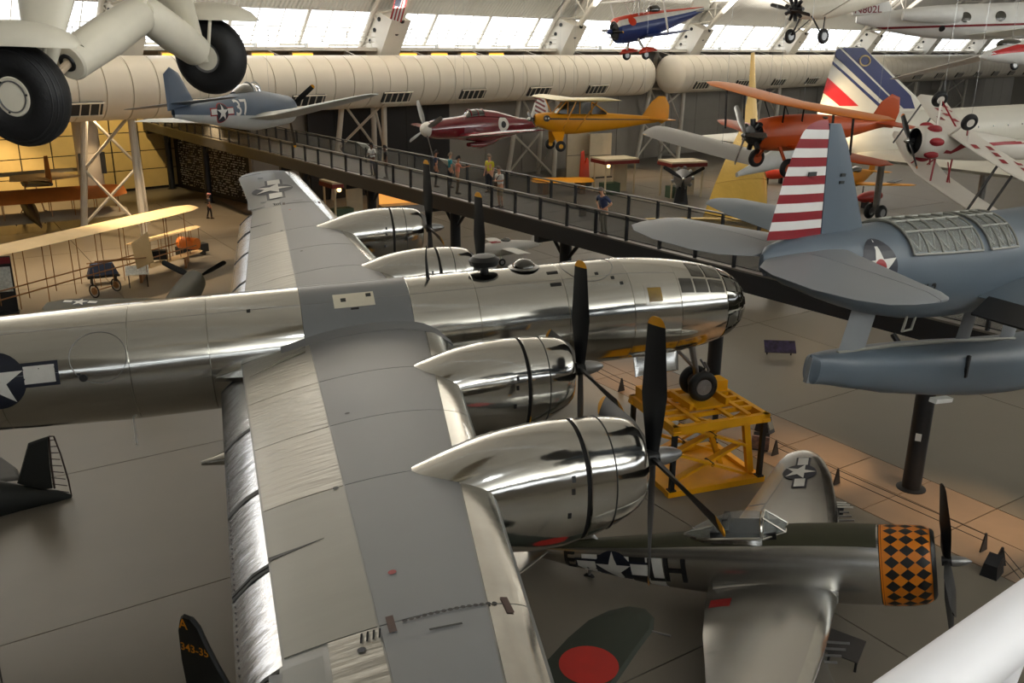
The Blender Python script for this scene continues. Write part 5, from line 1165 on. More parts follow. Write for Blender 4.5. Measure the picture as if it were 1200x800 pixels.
# --- white business jet
BJ = thing('business_jet', 'white business jet with dark red cheat line hung along the top right edge', 'aircraft', anchor(1018, 28, 44, (-5.4, .0, .1), -22, 2, 0))
st = [(6.2, -.25, .05, .05), (5.6, -.15, .32, .28), (4.6, 0, .62, .58), (3.2, .05, .78, .80), (0, .05, .80, .82), (-2.5, .1, .74, .74), (-4.6, .2, .42, .46), (-6, .3, .12, .16)]
bb = fuse(st, 32); bb.build('fuselage', WHITEP, BJ); bt_ = bvh(bb)
decal(bt_, rect2(-9.5 + 4.4, -.05, 5.0, .05), V((0, -2, -.12)), (1, 0, 0), (0, 0, 1), MAROON, 'cheat_line', BJ, .015)
for x in (-1.2, .35, 1.9, 3.2): decal(bt_, circ2(0, 0, .24, 18), V((x, -2, .26)), (1, 0, 0), (0, 0, 1), DGLASS, 'cabin_window', BJ, .02)
for x, z in ((-2.2, .25), (-2.2, -.22)): decal(bt_, circ2(0, 0, .14, 14), V((x, -2, z)), (1, 0, 0), (0, 0, 1), BLACK, 'engine_port', BJ, .02)
jf = MB().plate([(-4.2, 0, .5), (-5.3, 0, 2.3), (-6.4, 0, 2.5), (-6.2, 0, .5)], (0, 1, 0), .18, .05).build('tail_fin', WHITEP, BJ)
tt_ = BVHTree.FromPolygons([(-3.8, -.1, .3), (-6.8, -.1, .3), (-6.8, -.1, 2.8), (-3.8, -.1, 2.8)], [(0, 1, 2, 3)]); decal(tt_, text2('N802L', .46), V((-5.5, -2, .74)), (1, 0, 0), (0, 0, 1), MAROON, 'registration', jf, .012)
for s in (-1, 1): MB().loft([ring(x, .25, r_, r_, r_, 18) for x, r_ in ((-1.6, .30), (-1.7, .36), (-2.6, .38), (-3.6, .30), (-4.2, .2))]).build('engine_nacelle', WHITEP, BJ).location = (0, s * 1.25, .15)
wing([(1.6, .5, -.55, 2.6, .11), (.9, 5.2, -.35, 1.2, .09)]).build('wing', WHITEP, BJ); wing([(-5.4, 0, 2.2, 1.2, .09), (-5.9, 2.2, 2.2, .7, .08)], True, 0).build('tailplane', WHITEP, BJ); hang(BJ, [(1, .6, .6), (1, -.6, .6), (-4, 0, .6)])

# --- red and white sailplane, nose in at the right edge
GP = thing('red_white_sailplane', 'white sailplane with red flash nosing in at the upper right edge', 'aircraft', anchor(1150, 66, 34, (2.2, 0, -.2), 178, 4, 12))
st = [(2.3, -.22, .03, .03), (2.0, -.16, .2, .17), (1.2, .0, .34, .36), (.2, .1, .36, .46), (-1.2, .12, .26, .34), (-3, .15, .12, .14), (-5, .18, .07, .08)]
gb = fuse(st, 24); gb.build('fuselage', WHITEP, GP); gt = bvh(gb); decal(gt, [(-2.05, -.2), (-.6, .02), (1.5, .1), (1.5, .36), (-.9, .28), (-1.9, -.05)], V((0, 2, .0)), (-1, 0, 0), (0, 0, 1), mat('flash red', (186, 36, 34), .35), 'red_flash', GP, .012)
MB().ball((.9, 0, .30), .30, 14, 8, (2.2, .9, .8)).build('canopy', DGLASS, GP); wheel(GP, (.7, 0, -.42), (0, 1, 0), .18, .12, name='landing_wheel')
wing([(.3, .0, .42, .9, .14), (.2, 4.5, .5, .75, .13), (.0, 8.4, .62, .4, .11)]).build('wing', WHITEP, GP); MB().plate([(-4.3, 0, .2), (-4.6, 0, 1.2), (-5.2, 0, 1.3), (-5.3, 0, .1)], (0, 1, 0), .07, .06).build('tail_fin', WHITEP, GP); hang(GP, [(.2, .8, .5), (.2, -.8, .5)])

# --- orange-red biplane with the steel propeller
ORB = mat('orange red dope', (190, 78, 22), .4, 0, .06, 1.2); ORW = mat('orange yellow wing dope', (222, 124, 40), .42, 0, .05, 1)
OB = thing('orange_biplane', 'orange-red training biplane with bright steel propeller hung at right of centre', 'aircraft', anchor(880, 158, 38, (2.0, 0, 0), 188, -1, -5, 1.12))
st = [(1.75, 0, .42, .46), (1.5, 0, .52, .58), (.5, .0, .52, .68), (-.8, .02, .46, .64), (-2.6, .08, .28, .40), (-4.6, .14, .06, .12)]
half(st, 0, 360, ORB, 'fuselage', OB, 24); en = MB().lathe([(-.2, .36), (.15, .34), (.22, .15)], (1.9, 0, 0), (1, 0, 0), 18).build('radial_engine', BLACK, OB)
for k in range(7):
    a = 2 * pi * k / 7; MB().tube([(1.9, .25 * cos(a), .25 * sin(a)), (1.9, .58 * cos(a), .58 * sin(a))], .1, 8).build('engine_cylinder', BLACK, en)
prop(OB, 2.25, 0, 1.25, 3, rad(40), blade_m=STEEL, tip_m=STEEL, wid=.17, cone=.12, cr=.1, cone_m=STEEL)
wing([(1.2, 0, 1.15, 1.5, .11), (1.1, 4.2, 1.25, 1.45, .11), (.8, 4.9, 1.26, .8, .07)]).build('upper_wing', ORW, OB); wing([(.6, .3, -.45, 1.4, .11), (.5, 4.0, -.32, 1.35, .11), (.2, 4.7, -.30, .7, .07)]).build('lower_wing', ORB, OB)
for s in (-1, 1):
    for x in (.7, -.2): strut(OB, (x + .2, s * 3.1, -.33), (x + .35, s * 3.1, 1.18), BLACK, .09, .035, 'interplane_strut'); strut(OB, (x + .2, s * .35, .45), (x + .4, s * .6, 1.15), BLACK, .06, .03, 'cabane_strut')
    strut(OB, (.9, s * .35, -.4), (.85, s * .85, -1.05), ORB, .12, .06, 'gear_leg'); wheel(OB, (.85, s * .95, -1.12), (0, 1, 0), .36, .22, ORB)
for x in (.0, -1.2): MB().lathe([(0, .26), (.08, .28), (.12, .2)], (x, 0, .46), (0, 0, 1), 16).build('cockpit_rim', BLACK, OB); 
MB().plate([(-3.6, 0, .25), (-4.1, 0, 1.0), (-4.6, 0, 1.30), (-5.05, 0, 1.15), (-5.15, 0, .6), (-4.95, 0, -.05), (-4.5, 0, .0)], (0, 1, 0), .08, .06).build('tail_fin', ORB, OB); MB().plate([(-3.9, 0, .2), (-4.3, 1.5, .2), (-4.9, 1.5, .2), (-4.95, 0, .2), (-4.9, -1.5, .2), (-4.3, -1.5, .2)], (0, 0, 1), .06, .06).build('tailplane', ORB, OB); hang(OB, [(.6, 1, 1.2), (.6, -1, 1.2), (-4, 0, .4)])

# --- inverted aerobatic biplane, red rays on white
AW = mat('aerobatic white paint', (224, 218, 208), .4, 0, .03, 2); ARED = mat('aerobatic red paint', (150, 24, 36), .4, 0, .04, 2)
AB = thing('inverted_aerobatic_biplane', 'white and dark red aerobatic biplane hung upside down at right', 'aircraft', anchor(1066, 165, 31, (1.75, 0, 0), 176, 4, 160, 1.1))
st = [(1.6, 0, .40, .40), (1.5, 0, .48, .48), (.9, 0, .50, .50), (.2, .03, .42, .48), (-1.2, .05, .34, .42), (-3, .08, .16, .24), (-4.2, .1, .05, .1)]
half(st, 0, 360, AW, 'fuselage', AB, 24); at_ = bvh(fuse(st, 28))
MB().lathe([(0, .40), (-.25, .36), (-.28, .05)], (1.55, 0, 0), (1, 0, 0), 24, False).build('engine_opening', DARKIN, AB)
for k in range(7):
    a = 2 * pi * k / 7; MB().ball((1.15, .49 * cos(a), .49 * sin(a)), .13, 10, 8, (2.0, 1, 1)).build('cowl_blister', ARED, AB)
for s in (-1, 1):
    q = s
    decal(at_, [(-.35 * 1, .30), (-.15, .34), (.15, .1), (1.8, .02), (3.6, .02), (3.6, .06), (1.8, .10), (.3, .22), (-.1, .44), (-.4, .42)] if s > 0 else [(.35, .30), (.15, .34), (-.15, .1), (-1.8, .02), (-3.6, .02), (-3.6, .06), (-1.8, .10), (-.3, .22), (.1, .44), (.4, .42)], V((.4, s * 2, -.3)), (-s, 0, 0), (0, 0, 1), ARED, 'red_flash', AB, .012)
    strut(AB, (.75, s * .35, -.4), (.7, s * .75, -1.05), AW, .05, .05, 'gear_leg'); strut(AB, (.1, s * .3, -.4), (.65, s * .75, -1.05), ARED, .04, .04, 'gear_leg'); wheel(AB, (.7, s * .85, -1.08), (0, 1, 0), .26, .18, AW)
uw = [(1.1, 0, 1.05, 1.15, .1), (.9, 1.2, 1.05, 1.15, .1), (.25, 3.0, 1.12, 1.1, .1), (.0, 3.35, 1.13, .7, .07)]; lw = [(.75, .3, -.42, 1.1, .1), (.6, 1.2, -.40, 1.1, .1), (.0, 2.9, -.32, 1.05, .1), (-.3, 3.2, -.31, .6, .07)]
ub = wing(uw); ub.build('upper_wing', AW, AB); lb = wing(lw); lo = lb.build('lower_wing', AW, AB); lt = bvh(lb)
for s in (-1, 1):
    for k in range(5):
        for j in range(4):
            if (k + j) % 2 == 0: decal(lt, [(0, 0), (.20, .0), (.20, .26), (0, .26)], V((.25 - .26 * j - .22 * k, s * (1.0 + .42 * k) - (.0 if s > 0 else .0), -3)), (1, 0, 0), (0, -1, 0), ARED, 'checker_mark', lo, .012)
    for x in (.25, -.45): strut(AB, (x, s * 2.2, -.35), (x + .35, s * 2.3, 1.1), BLACK, .07, .03, 'interplane_strut')
    for x, y in ((.8, .25), (.2, .25), (.5, .5)): strut(AB, (x, s * y, .40), (x + .1 - .4 * (y > .4), s * .62, 1.05), ARED, .05, .03, 'cabane_strut')
MB().plate([(-3.3, 0, .2), (-3.8, 0, .9), (-4.4, 0, .9), (-4.5, 0, .0)], (0, 1, 0), .06, .06).build('tail_fin', AW, AB); MB().plate([(-3.4, 0, .1), (-3.8, 1.3, .1), (-4.4, 1.2, .1), (-4.4, -1.2, .1), (-3.8, -1.3, .1)], (0, 0, 1), .05, .06).build('tailplane', AW, AB)
prop(AB, 1.75, 0, 1.0, 2, rad(60), wid=.12, cone=.15, cr=.09, tip_m=ORW); hang(AB, [(.4, .8, -.4), (.4, -.8, -.4)])

# --- supersonic airliner: fin, tail cone, body receding to the right
CW_ = mat('airliner white', (226, 222, 210), .4, 0, .02, 1)
CA = 18; P0 = at(1000, 100, 58)
SA_ = thing('supersonic_airliner', 'white airliner with blue and red diagonal stripes on its tall tail fin', 'aircraft', Matrix.Translation((P0.x, P0.y, 0)) @ Matrix.Rotation(rad(CA), 4, 'Z'))
inv = SA_.matrix_world.inverted()
def cf(px, py): q = inv @ onwall(px, py, P0, CA); return V((q.x, 0, q.z))
fo = [cf(*q) for q in ((958, 132), (975, 75), (981, 55), (1011, 55), (1040, 82), (1073, 113), (1088, 126), (1110, 138), (1110, 150), (958, 150))]
cfin = MB(); cfin.plate(fo, (0, 1, 0), .36, .04); CFN = cfin.build('tail_fin', CW_, SA_); fv = [(p.x, -.145, p.z) for p in fo]; ftree_ = BVHTree.FromPolygons(fv, [tuple(range(len(fv)))])
CBL = mat('airliner blue', (30, 40, 96), .4, 0, .04, 1); CRD = mat('airliner red', (206, 30, 32), .4, 0, .04, 1)
def cst_(pts, m, nm):
    q = [cf(*p) for p in pts]; MB().prism([p + V((0, -.215, 0)) for p in q], V((0, .05, 0))).build(nm, m, CFN, smooth=False)
cst_(((984, 56), (1009, 56), (1064, 112), (1069, 127), (1056, 127)), CBL, 'blue_stripe'); cst_(((977, 59), (981, 57), (1052, 126), (1040, 126), (976, 66)), CBL, 'blue_stripe'); cst_(((973, 72), (1032, 125), (1028, 126), (973, 75)), CBL, 'blue_stripe'); cst_(((967, 91), (1003, 124), (981, 124), (962, 108)), CRD, 'red_stripe')
MB().tube([cf(1010 + 6 * cos(pi * k / 8), 71 + 6 * sin(pi * k / 8)) + V((0, -.24, 0)) for k in range(17)], .05, 5).build('ring_emblem', mat('pale gold ring', (196, 176, 128), .5), CFN)
z0 = cf(1000, 135).z; xt = cf(958, 132).x
bst = [(xt - 6.5, z0 - .7, .05, .05), (xt - 3, z0 - .95, .6, .6), (xt, z0 - 1.2, 1.1, 1.15), (xt + 6, z0 - 1.4, 1.4, 1.5), (xt + 40, z0 - 1.4, 1.44, 1.6), (xt + 48, z0 - 1.5, 1.2, 1.3), (xt + 55, z0 - 1.9, .3, .35)]
cbd = fuse(bst, 32); cbd.build('fuselage', CW_, SA_); ctt = bvh(cbd)
for k in range(14): decal(ctt, circ2(0, 0, .07, 8), V((xt + 12 + 1.9 * k, -3, z0 - 1.1)), (1, 0, 0), (0, 0, 1), DGLASS, 'cabin_window', SA_, .015)
MB().plate([(xt + 3, 0, z0 - 2.5), (xt + 2, -12.5, z0 - 2.4), (xt + 6, -12.8, z0 - 2.4), (xt + 16, -6.5, z0 - 2.5), (xt + 34, -1.4, z0 - 2.4), (xt + 34, 1.4, z0 - 2.4), (xt + 16, 6.5, z0 - 2.5), (xt + 6, 12.8, z0 - 2.4), (xt + 2, 12.5, z0 - 2.4)], (0, 0, 1), .5, .03).build('delta_wing', CW_, SA_)
for s in (-1, 1):
    MB().box((xt + 14, s * 4.6, z0 - 3.1), (8, 2.2, .9)).build('engine_box', CW_, SA_); lg = MB().tube([(xt + 13, s * 4, z0 - 2.5), (xt + 13, s * 4, .5)], .25, 10).build('main_gear_leg', STEEL, SA_); wheel(SA_, (xt + 13, s * 4 - .5, .6), (0, 1, 0), .6, .4); wheel(SA_, (xt + 13, s * 4 + .5, .6), (0, 1, 0), .6, .4)
MB().tube([(xt + 36, 0, z0 - 2.6), (xt + 36, 0, .4)], .2, 10).build('nose_gear_leg', STEEL, SA_); wheel(SA_, (xt + 36, .3, .45), (0, 1, 0), .45, .25)
# ================================================================ golden wing raised beyond the walkway
GOLD = mat('golden polished skin', (214, 178, 86), .24, 1.0, .08, 2, bump=.12, bscale=2, stretch=(3, 1, 1))
GW = thing('golden_winged_aircraft', 'gold polished aircraft standing beyond the walkway with one long wing raised', 'aircraft', Matrix.Translation((0, 0, 0)))
gs = [((818, 270), (899, 274), 49), ((838, 215), (899, 212), 52), ((853, 180), (893, 183), 55), ((868, 150), (889, 152), 60), ((877, 110), (886, 110), 66), ((880, 62), (884, 62), 72)]
R = []
vd_ = ray(860, 180).normalized()
for a, c, D in gs:
    p = at(*a, D); q = at(*c, D * 1.012); ch = (q - p); n_ = ch.cross(at(882, 62, 72) - at(858, 272, 49)).normalized(); 
    if n_.dot(FW) > 0: n_ = -n_
    L_ = ch.length; R.append([q - ch * c_ + n_ * (L_ * yt(c_) * .13) for c_ in FOIL[::-1]] + [q - ch * c_ - n_ * (L_ * yt(c_) * .10) for c_ in FOIL[1:]])
gwb = MB().loft(R); gwb.build('wing', GOLD, GW)
for k in range(len(gs) - 1):
    for t in (.0,): 
        i = k; r0 = [R[i][j].lerp(R[i + 1][j], t) for j in range(12)]; nn = [(R[i][j] - R[i][22 - j if 22 - j < len(R[i]) else j]) for j in range(12)]
        MB().tube([p + n_ * .004 for p in r0], .006, 4).build('skin_seam', mat('seam bronze', (120, 92, 44), .4, .8), GW)
g0 = at(880, 292, 49); gx = V((cos(rad(-30)), sin(rad(-30)), 0))
gfu = [(4, 0, .3, .3), (3, 0, .9, .9), (0, 0, 1.1, 1.15), (-4, .1, .8, .9), (-8, .4, .1, .3)]
o = fuse(gfu, 24).build('fuselage', GOLD, GW); o.matrix_world = Matrix.Translation((g0.x, g0.y, 2.6)) @ Matrix.Rotation(rad(-30), 4, 'Z')
for s in (-1, 1):
    c = V((g0.x, g0.y, .5)) + gx * 1.5 + V((-gx.y, gx.x, 0)) * s * 1.5; wheel(GW, c, V((-gx.y, gx.x, 0)), .5, .3); MB().tube([c, c + V((0, 0, 1.8)) - V((-gx.y, gx.x, 0)) * s * .9], .1, 8).build('gear_leg', STEEL, GW)

# ================================================================ early aircraft on the floor at left
FAB = mat('cream doped fabric', (222, 192, 142), .6, 0, .05, 1.5); FABO = mat('brown orange fabric', (176, 104, 44), .6, 0, .10, 2); WOOD = mat('varnished spruce', (150, 104, 60), .5, 0, .12, 6, stretch=(1, 1, .2)); FABG = mat('pale grey fabric', (168, 160, 142), .6, 0, .05, 1)
def spanwing(A, B, ch, th, m, name, root, sag=0.0, tiprad=.6, tilt=0.0):
    A = V(A); B = V(B); d = (B - A).normalized(); f = (V((0, 0, 1)).cross(d).normalized() + V((0, 0, tilt))).normalized(); L_ = (B - A).length; R = []
    for t in (0, .02, .06, .2, .4, .6, .8, .94, .98, 1):
        k = ch * (1 - (1 - tiprad) * max(0, (abs(t - .5) - .42) / .08)); p = A.lerp(B, t) - V((0, 0, sag * 4 * (t - .5) ** 2))
        R.append([p + f * (k * (.4 - c)) + V((0, 0, k * (yt(c) * th + .10 * c * (1 - c) * 2))) for c in FOIL[::-1]] + [p + f * (k * (.4 - c)) + V((0, 0, k * (-yt(c) * th * .4 + .10 * c * (1 - c) * 2))) for c in FOIL[1:]])
    MB().loft(R).build(name, m, root); return A, B, f
AG = thing('cream_winged_monoplane', 'antique monoplane with one long cream fabric wing on wire posts', 'aircraft')
A, B = onz(-60, 306, 3.4), onz(222, 242, 3.6); A, B, f = spanwing(A, B, 1.9, .07, FAB, 'wing', AG)
for k in range(9):
    for q in (.45, -.9): p = A.lerp(B, .06 + .105 * k) + f * q; MB().tube([p, V((p.x, p.y, .75))], .022, 5).build('post', WOOD, AG)
sp_ = [A.lerp(B, t) + V((0, 0, -2.0)) for t in (.05, .95)]
for q in (.45, -.9): MB().tube([p + f * q for p in sp_], .035, 6).build('longeron', WOOD, AG)
c = A.lerp(B, .55); MB().plate([c + f * -2.2 + V((0, 0, -.6)), c + f * -3.4 + V((0, 0, .1)), c + f * -3.6 + V((0, 0, -1.4)), c + f * -2.4 + V((0, 0, -1.9))], B - A, .05, .05).build('rudder', FAB, AG)
for q in (-.25, .25): MB().tube([c + (B - A).normalized() * q + f * .8 + V((0, 0, -1.9)), c + (B - A).normalized() * q * .4 + f * -3.2 + V((0, 0, -1.2))], .03, 6).build('boom', WOOD, AG)
for s in (-1, 1): wheel(AG, V((c.x, c.y, .36)) + (B - A).normalized() * s * .7, B - A, .36, .07, WOOD)
MB().tube([V((c.x, c.y, .36)) - (B - A).normalized() * .75, V((c.x, c.y, .36)) + (B - A).normalized() * .75], .03, 6).build('axle', WOOD, AG)
for s in (-1, 1): MB().tube([V((c.x, c.y, .36)) + (B - A).normalized() * s * .6, c + (B - A).normalized() * s * .6 + V((0, 0, -2.0))], .025, 6).build('gear_strut', WOOD, AG)
OF = thing('open_frame_biplane', 'small open wooden biplane frame with two slim cream wings and orange tank', 'aircraft')
A1, B1, f1 = spanwing(onz(150, 287, 2.1), onz(230, 265, 2.1), .8, .06, FAB, 'upper_wing', OF); A2, B2 = A1 - V((0, 0, 1.45)), B1 - V((0, 0, 1.45)); spanwing(A2, B2, .8, .06, FAB, 'lower_wing', OF)
for k in range(7):
    for q in (.25, -.3): MB().tube([A1.lerp(B1, .04 + .153 * k) + f1 * q, A2.lerp(B2, .04 + .153 * k) + f1 * q], .018, 5).build('interplane_strut', WOOD, OF)
for q in (.15, .8): c = A2.lerp(B2, q); MB().box((c.x, c.y, .32), (.12, 2.2, .5)).build('skid', WOOD, OF)
c = A1.lerp(B1, .85) - V((0, 0, .85)); MB().tube([c - f1 * .6, c + f1 * .6], .35, 14).build('fuel_tank', mat('orange tank', (220, 120, 40), .5), OF); c = A1.lerp(B1, .4) - V((0, 0, 1.0)); MB().box(c, (.9, .5, .5)).build('engine_block', BLACK, OF)
tr = thing('display_trough', 'long black display trough beside the open biplane frame', 'trough', Matrix.Translation(onz(226, 300, 0)) @ Matrix.Rotation(rad(35), 4, 'Z')); MB().box((0, 0, .45), (1.9, .6, .5)).build('tub', BLACK, tr)
for x in (-.7, .7): MB().box((x, 0, .1), (.1, .5, .2)).build('foot', BLACK, tr)
OW = thing('brown_winged_biplane', 'old biplane with brown-orange upper wing before the cream panels', 'aircraft')
A3, B3, f3 = spanwing(onz(-70, 236, 2.4), onz(146, 220.5, 2.4), 2.2, .07, FABO, 'upper_wing', OW, tilt=.32); A4, B4 = A3 - V((0, 0, 1.5)), B3 - V((0, 0, 1.5)); spanwing(A4, B4, 1.9, .07, FABG, 'lower_wing', OW, tilt=.25)
for k in range(8):
    for q in (.5, -.6): MB().tube([A3.lerp(B3, .05 + .128 * k) + f3 * q, A4.lerp(B4, .05 + .128 * k) + f3 * q], .03, 5).build('interplane_strut', WOOD, OW)
c = A4.lerp(B4, .45); d3 = (B3 - A3).normalized(); M3 = Matrix((f3, d3, V((0, 0, 1)))).transposed().to_4x4(); M3.translation = c + V((0, 0, .55))
o = fuse([(2.0, 0, .35, .4), (1.2, 0, .42, .5), (-1, 0, .38, .45), (-4.5, .2, .06, .12)], 16).build('fuselage', mat('dark brown fabric', (60, 44, 34), .6), OW); o.matrix_basis = M3
for s in (-1, 1): wheel(OW, V((c.x, c.y, .38)) + f3 * .8 + d3 * s * .9, d3, .38, .1, WOOD); MB().tube([V((c.x, c.y, .38)) + f3 * .8 + d3 * s * .8, c + f3 * .8 + d3 * s * .35 + V((0, 0, .2))], .04, 6).build('gear_strut', WOOD, OW)
GWM = thing('grey_winged_monoplane', 'old monoplane with long pale grey wing farthest back at left', 'aircraft')
A5, B5, f5 = spanwing(onz(-60, 210, 3.6), onz(95, 198, 3.6), 1.8, .07, FABG, 'wing', GWM); c = A5.lerp(B5, .6); d5 = (B5 - A5).normalized()
MB().plate([c - f5 * .5 + d5 * -1.5, c - f5 * 3.8 + d5 * -2.4 , c - f5 * 4.6, c - f5 * 3.8 + d5 * 2.4, c - f5 * .5 + d5 * 1.5], (0, 0, 1), .1, .08).build('tailplane', FAB, GWM)
MB().plate([c - f5 * 3.4 + V((0, 0, -.2)), c - f5 * 3.6 + V((0, 0, 1.5)), c - f5 * 4.4 + V((0, 0, 1.6)), c - f5 * 4.7 + V((0, 0, -.2))], d5, .08, .06).build('rudder', FABO, GWM)
MB().tube([c + f5 * 1.5 + V((0, 0, -.8)), c - f5 * 4.4 + V((0, 0, -.3))], [.4, .12], 10).build('fuselage', BLACK, GWM)
for s in (-1, 1):
    wheel(GWM, V((c.x, c.y, .4)) + f5 * .6 + d5 * s * .8, d5, .4, .1); MB().tube([V((c.x, c.y, .4)) + f5 * .6 + d5 * s * .75, c + f5 * .6 + d5 * s * .3 + V((0, 0, -.8))], .05, 6).build('gear_strut', WOOD, GWM)
    for q in (.4, -.5): MB().tube([c + f5 * q + d5 * s * .4 + V((0, 0, -.7)), c + f5 * q + d5 * s * 1.0], .04, 6).build('cabane_strut', WOOD, GWM)
# pale grey wing reaching left from behind the orange biplane
GH = thing('grey_winged_hanger', 'hanging aircraft with a broad pale grey wing left of the orange biplane', 'aircraft')
a_, b_ = at(766, 152, 52), at(905, 190, 47); A, B, f = spanwing(a_, b_, 2.4, .12, mat('pale grey wing dope', (150, 148, 144), .5, 0, .04, 1), 'wing', GH, tiprad=.75, tilt=.12); MB().tube([A.lerp(B, .03) - f * 1.2, A.lerp(B, .97) - f * 1.2], .05, 6).build('trailing_edge', FAB, GH)
c = B + V((0, 0, .1)); Mx = Matrix((f, (B - A).normalized(), f.cross((B - A).normalized()))).transposed().to_4x4(); Mx.translation = c; o = fuse([(2.2, 0, .3, .3), (1.6, 0, .45, .45), (0, 0, .45, .5), (-3.2, .1, .08, .12)], 18).build('fuselage', GULL, GH); o.matrix_basis = Mx
for q in (A.lerp(B, .6), B): MB().tube([q, V((q.x, q.y, 27))], .007, 4).build('suspension_cable', STEEL, GH)
# olive fighter, nose away, behind the bomber's fuselage
OL = mat('olive green paint', (66, 64, 46), .55, 0, .12, 1.5)
OF2 = thing('olive_fighter', 'dark olive fighter with black propeller parked behind the bomber fuselage', 'aircraft', Matrix.Translation(onz(226, 332, 2.0)) @ Matrix.Rotation(rad(78), 4, 'Z') @ Matrix.Rotation(rad(-8), 4, 'Y'))
ob_ = fuse([(.5, 0, .40, .42), (.2, 0, .52, .54), (-1.0, 0, .58, .62), (-3, 0, .52, .66), (-6, .05, .25, .35), (-8, .1, .05, .1)], 24); ob_.build('fuselage', OL, OF2)
ow_ = wing([(-.9, .3, -.42, 2.5, .14), (-1.1, 2.6, -.28, 2.1, .13), (-1.5, 5.0, -.1, 1.5, .11), (-1.9, 5.65, -.05, .8, .08)]); o = ow_.build('wing', OL, OF2); roundel(bvh(ow_), V((-2.0, 4.3, 3)), (0, -1, 0), (1, 0, 0), .36, o, off=.012)
prop(OF2, .6, 0, 1.65, 3, rad(60), wid=.2, cone=.3, cr=.17, cone_m=OL, tip_m=BLACK)
MB().plate([(-6.6, 0, .2), (-7.2, 0, 1.3), (-7.9, 0, 1.4), (-8.2, 0, .1)], (0, 1, 0), .1).build('tail_fin', OL, OF2); wing([(-6.9, .1, .15, 1.1, .1), (-7.2, 1.8, .15, .7, .08)], True, 0).build('tailplane', OL, OF2)
for s in (-1, 1): wheel(OF2, (-1.4, s * 1.3, -1.55), (0, 1, 0), .36, .2); MB().tube([(-1.4, s * 1.25, -.3), (-1.4, s * 1.25, -1.5)], .07, 8).build('gear_leg', STEEL, OF2)

# ================================================================ kiosks, boards and small exhibits on the floor
REDROOF = mat('dark red awning', (120, 34, 30), .6, 0, .08, 3); BOOTHW = mat('warm white booth wall', (206, 190, 160), .6, 0, .05, 2)
def booth(px, py, ang, w_, h_, label, lit=True):
    P = onz(px, py, 0); t = thing('exhibit_booth', label, 'booth', Matrix.Translation(P) @ Matrix.Rotation(rad(ang), 4, 'Z'))
    for x in (-1, 1):
        for y in (-1, 1): MB().box((x * w_ * .46, y * w_ * .3, h_ / 2), (.12, .12, h_)).build('post', BOOTHW, t, smooth=False)
    MB().box((0, 0, h_ + .06), (w_ * 1.08, w_ * .75, .14)).build('roof', BOOTHW, t, smooth=False); MB().box((0, 0, h_ - .16), (w_ * 1.1, w_ * .77, .30)).build('awning', REDROOF, t, smooth=False)
    MB().box((w_ * .22, w_ * .05, h_ * .45), (w_ * .44, .06, h_ * .85)).build('back_board', BOOTHW, t, smooth=False); MB().box((-w_ * .2, -w_ * .1, .5), (w_ * .5, w_ * .3, 1.0)).build('counter', mat('green counter', (70, 90, 70), .6), t, smooth=False)
    if lit: MB().ball((-w_ * .2, 0, h_ - .6), .16).build('globe_lamp', emit('warm globe lamp', (255, 214, 130), 6), t)
    return t
VA_ = 74.6
booth(408, 258, 20, 3.0, 2.9, 'lit booth with red awning beyond the far outer engine'); booth(719, 226, 10, 3.2, 3.0, 'lit booth with red awning right of the beige wall boards'); booth(797, 230, 5, 3.2, 3.0, 'booth with red awning behind the radial engine on a stand', False)
gl = thing('lit_showcase', 'warm lit showcase under the walkway beside the far engine', 'showcase', Matrix.Translation(onz(472, 248, 0)) @ Matrix.Rotation(rad(10), 4, 'Z'))
MB().box((0, .6, 1.5), (3.4, .1, 2.6)).build('back_panel', emit('backlit orange panel', (255, 176, 84), .9), gl, smooth=False); MB().box((0, 0, .3), (3.6, 1.3, .6)).build('plinth', ALUD, gl, smooth=False); MB().box((0, 0, 2.86), (3.6, 1.3, .1)).build('top', BLACK, gl, smooth=False); MB().box((.3, .5, 1.7), (.8, .06, .7)).build('poster', NAVY, gl, smooth=False); MB().box((-.8, .5, 1.6), (.7, .06, .7)).build('poster', MAROON, gl, smooth=False)
for px, lab in ((676, 'left of two tall beige boards standing by the wall'), (702, 'right of two tall beige boards standing by the wall')):
    t = thing('exhibit_board', lab, 'board', Matrix.Translation(onz(px, 208, 0)) @ Matrix.Rotation(rad(15), 4, 'Z')); MB().box((0, 0, 2.2), (2.6, .16, 4.2)).build('board', BOOTHW, t, smooth=False); MB().box((0, 0, .05), (2.6, .8, .1)).build('foot', WALKST, t, smooth=False); MB().box((0, -.09, 2.2), (2.5, .02, .05)).build('seam', SLAT, t, smooth=False)
t = thing('yellow_wing_display', 'yellow aircraft wing lying on trestles by the beige boards', 'wing'); A, B, f = spanwing(onz(622, 212, 1.1), onz(694, 211, 1.1), 2.4, .12, CUBY, 'wing', t)
for k in (.2, .8): p = A.lerp(B, k); MB().box((p.x, p.y, .5), (.5, 1.6, 1.0)).build('trestle', WOOD, t, smooth=False)
p = onz(684, 218, 0); t = thing('orange_red_fin', 'orange-red upright fin on a stand near the yellow wing', 'fin', Matrix.Translation(p) @ Matrix.Rotation(rad(40), 4, 'Z')); MB().plate([(-.9, 0, .7), (-.7, 0, 3.2), (-.2, 0, 3.3), (0, 0, 2.0), (.4, 0, 2.6), (.7, 0, 2.4), (1.0, 0, .7)], (0, 1, 0), .12, .06).build('fin', RORG, t); MB().box((0, 0, .35), (1.6, .8, .7)).build('stand', WALKST, t, smooth=False)
t = thing('radial_engine_display', 'big silver radial engine with black propeller blades on a stand', 'engine', Matrix.Translation(onz(798, 240, 0) + V((0, 0, 2.2))) @ Matrix.Rotation(rad(-110), 4, 'Z'))
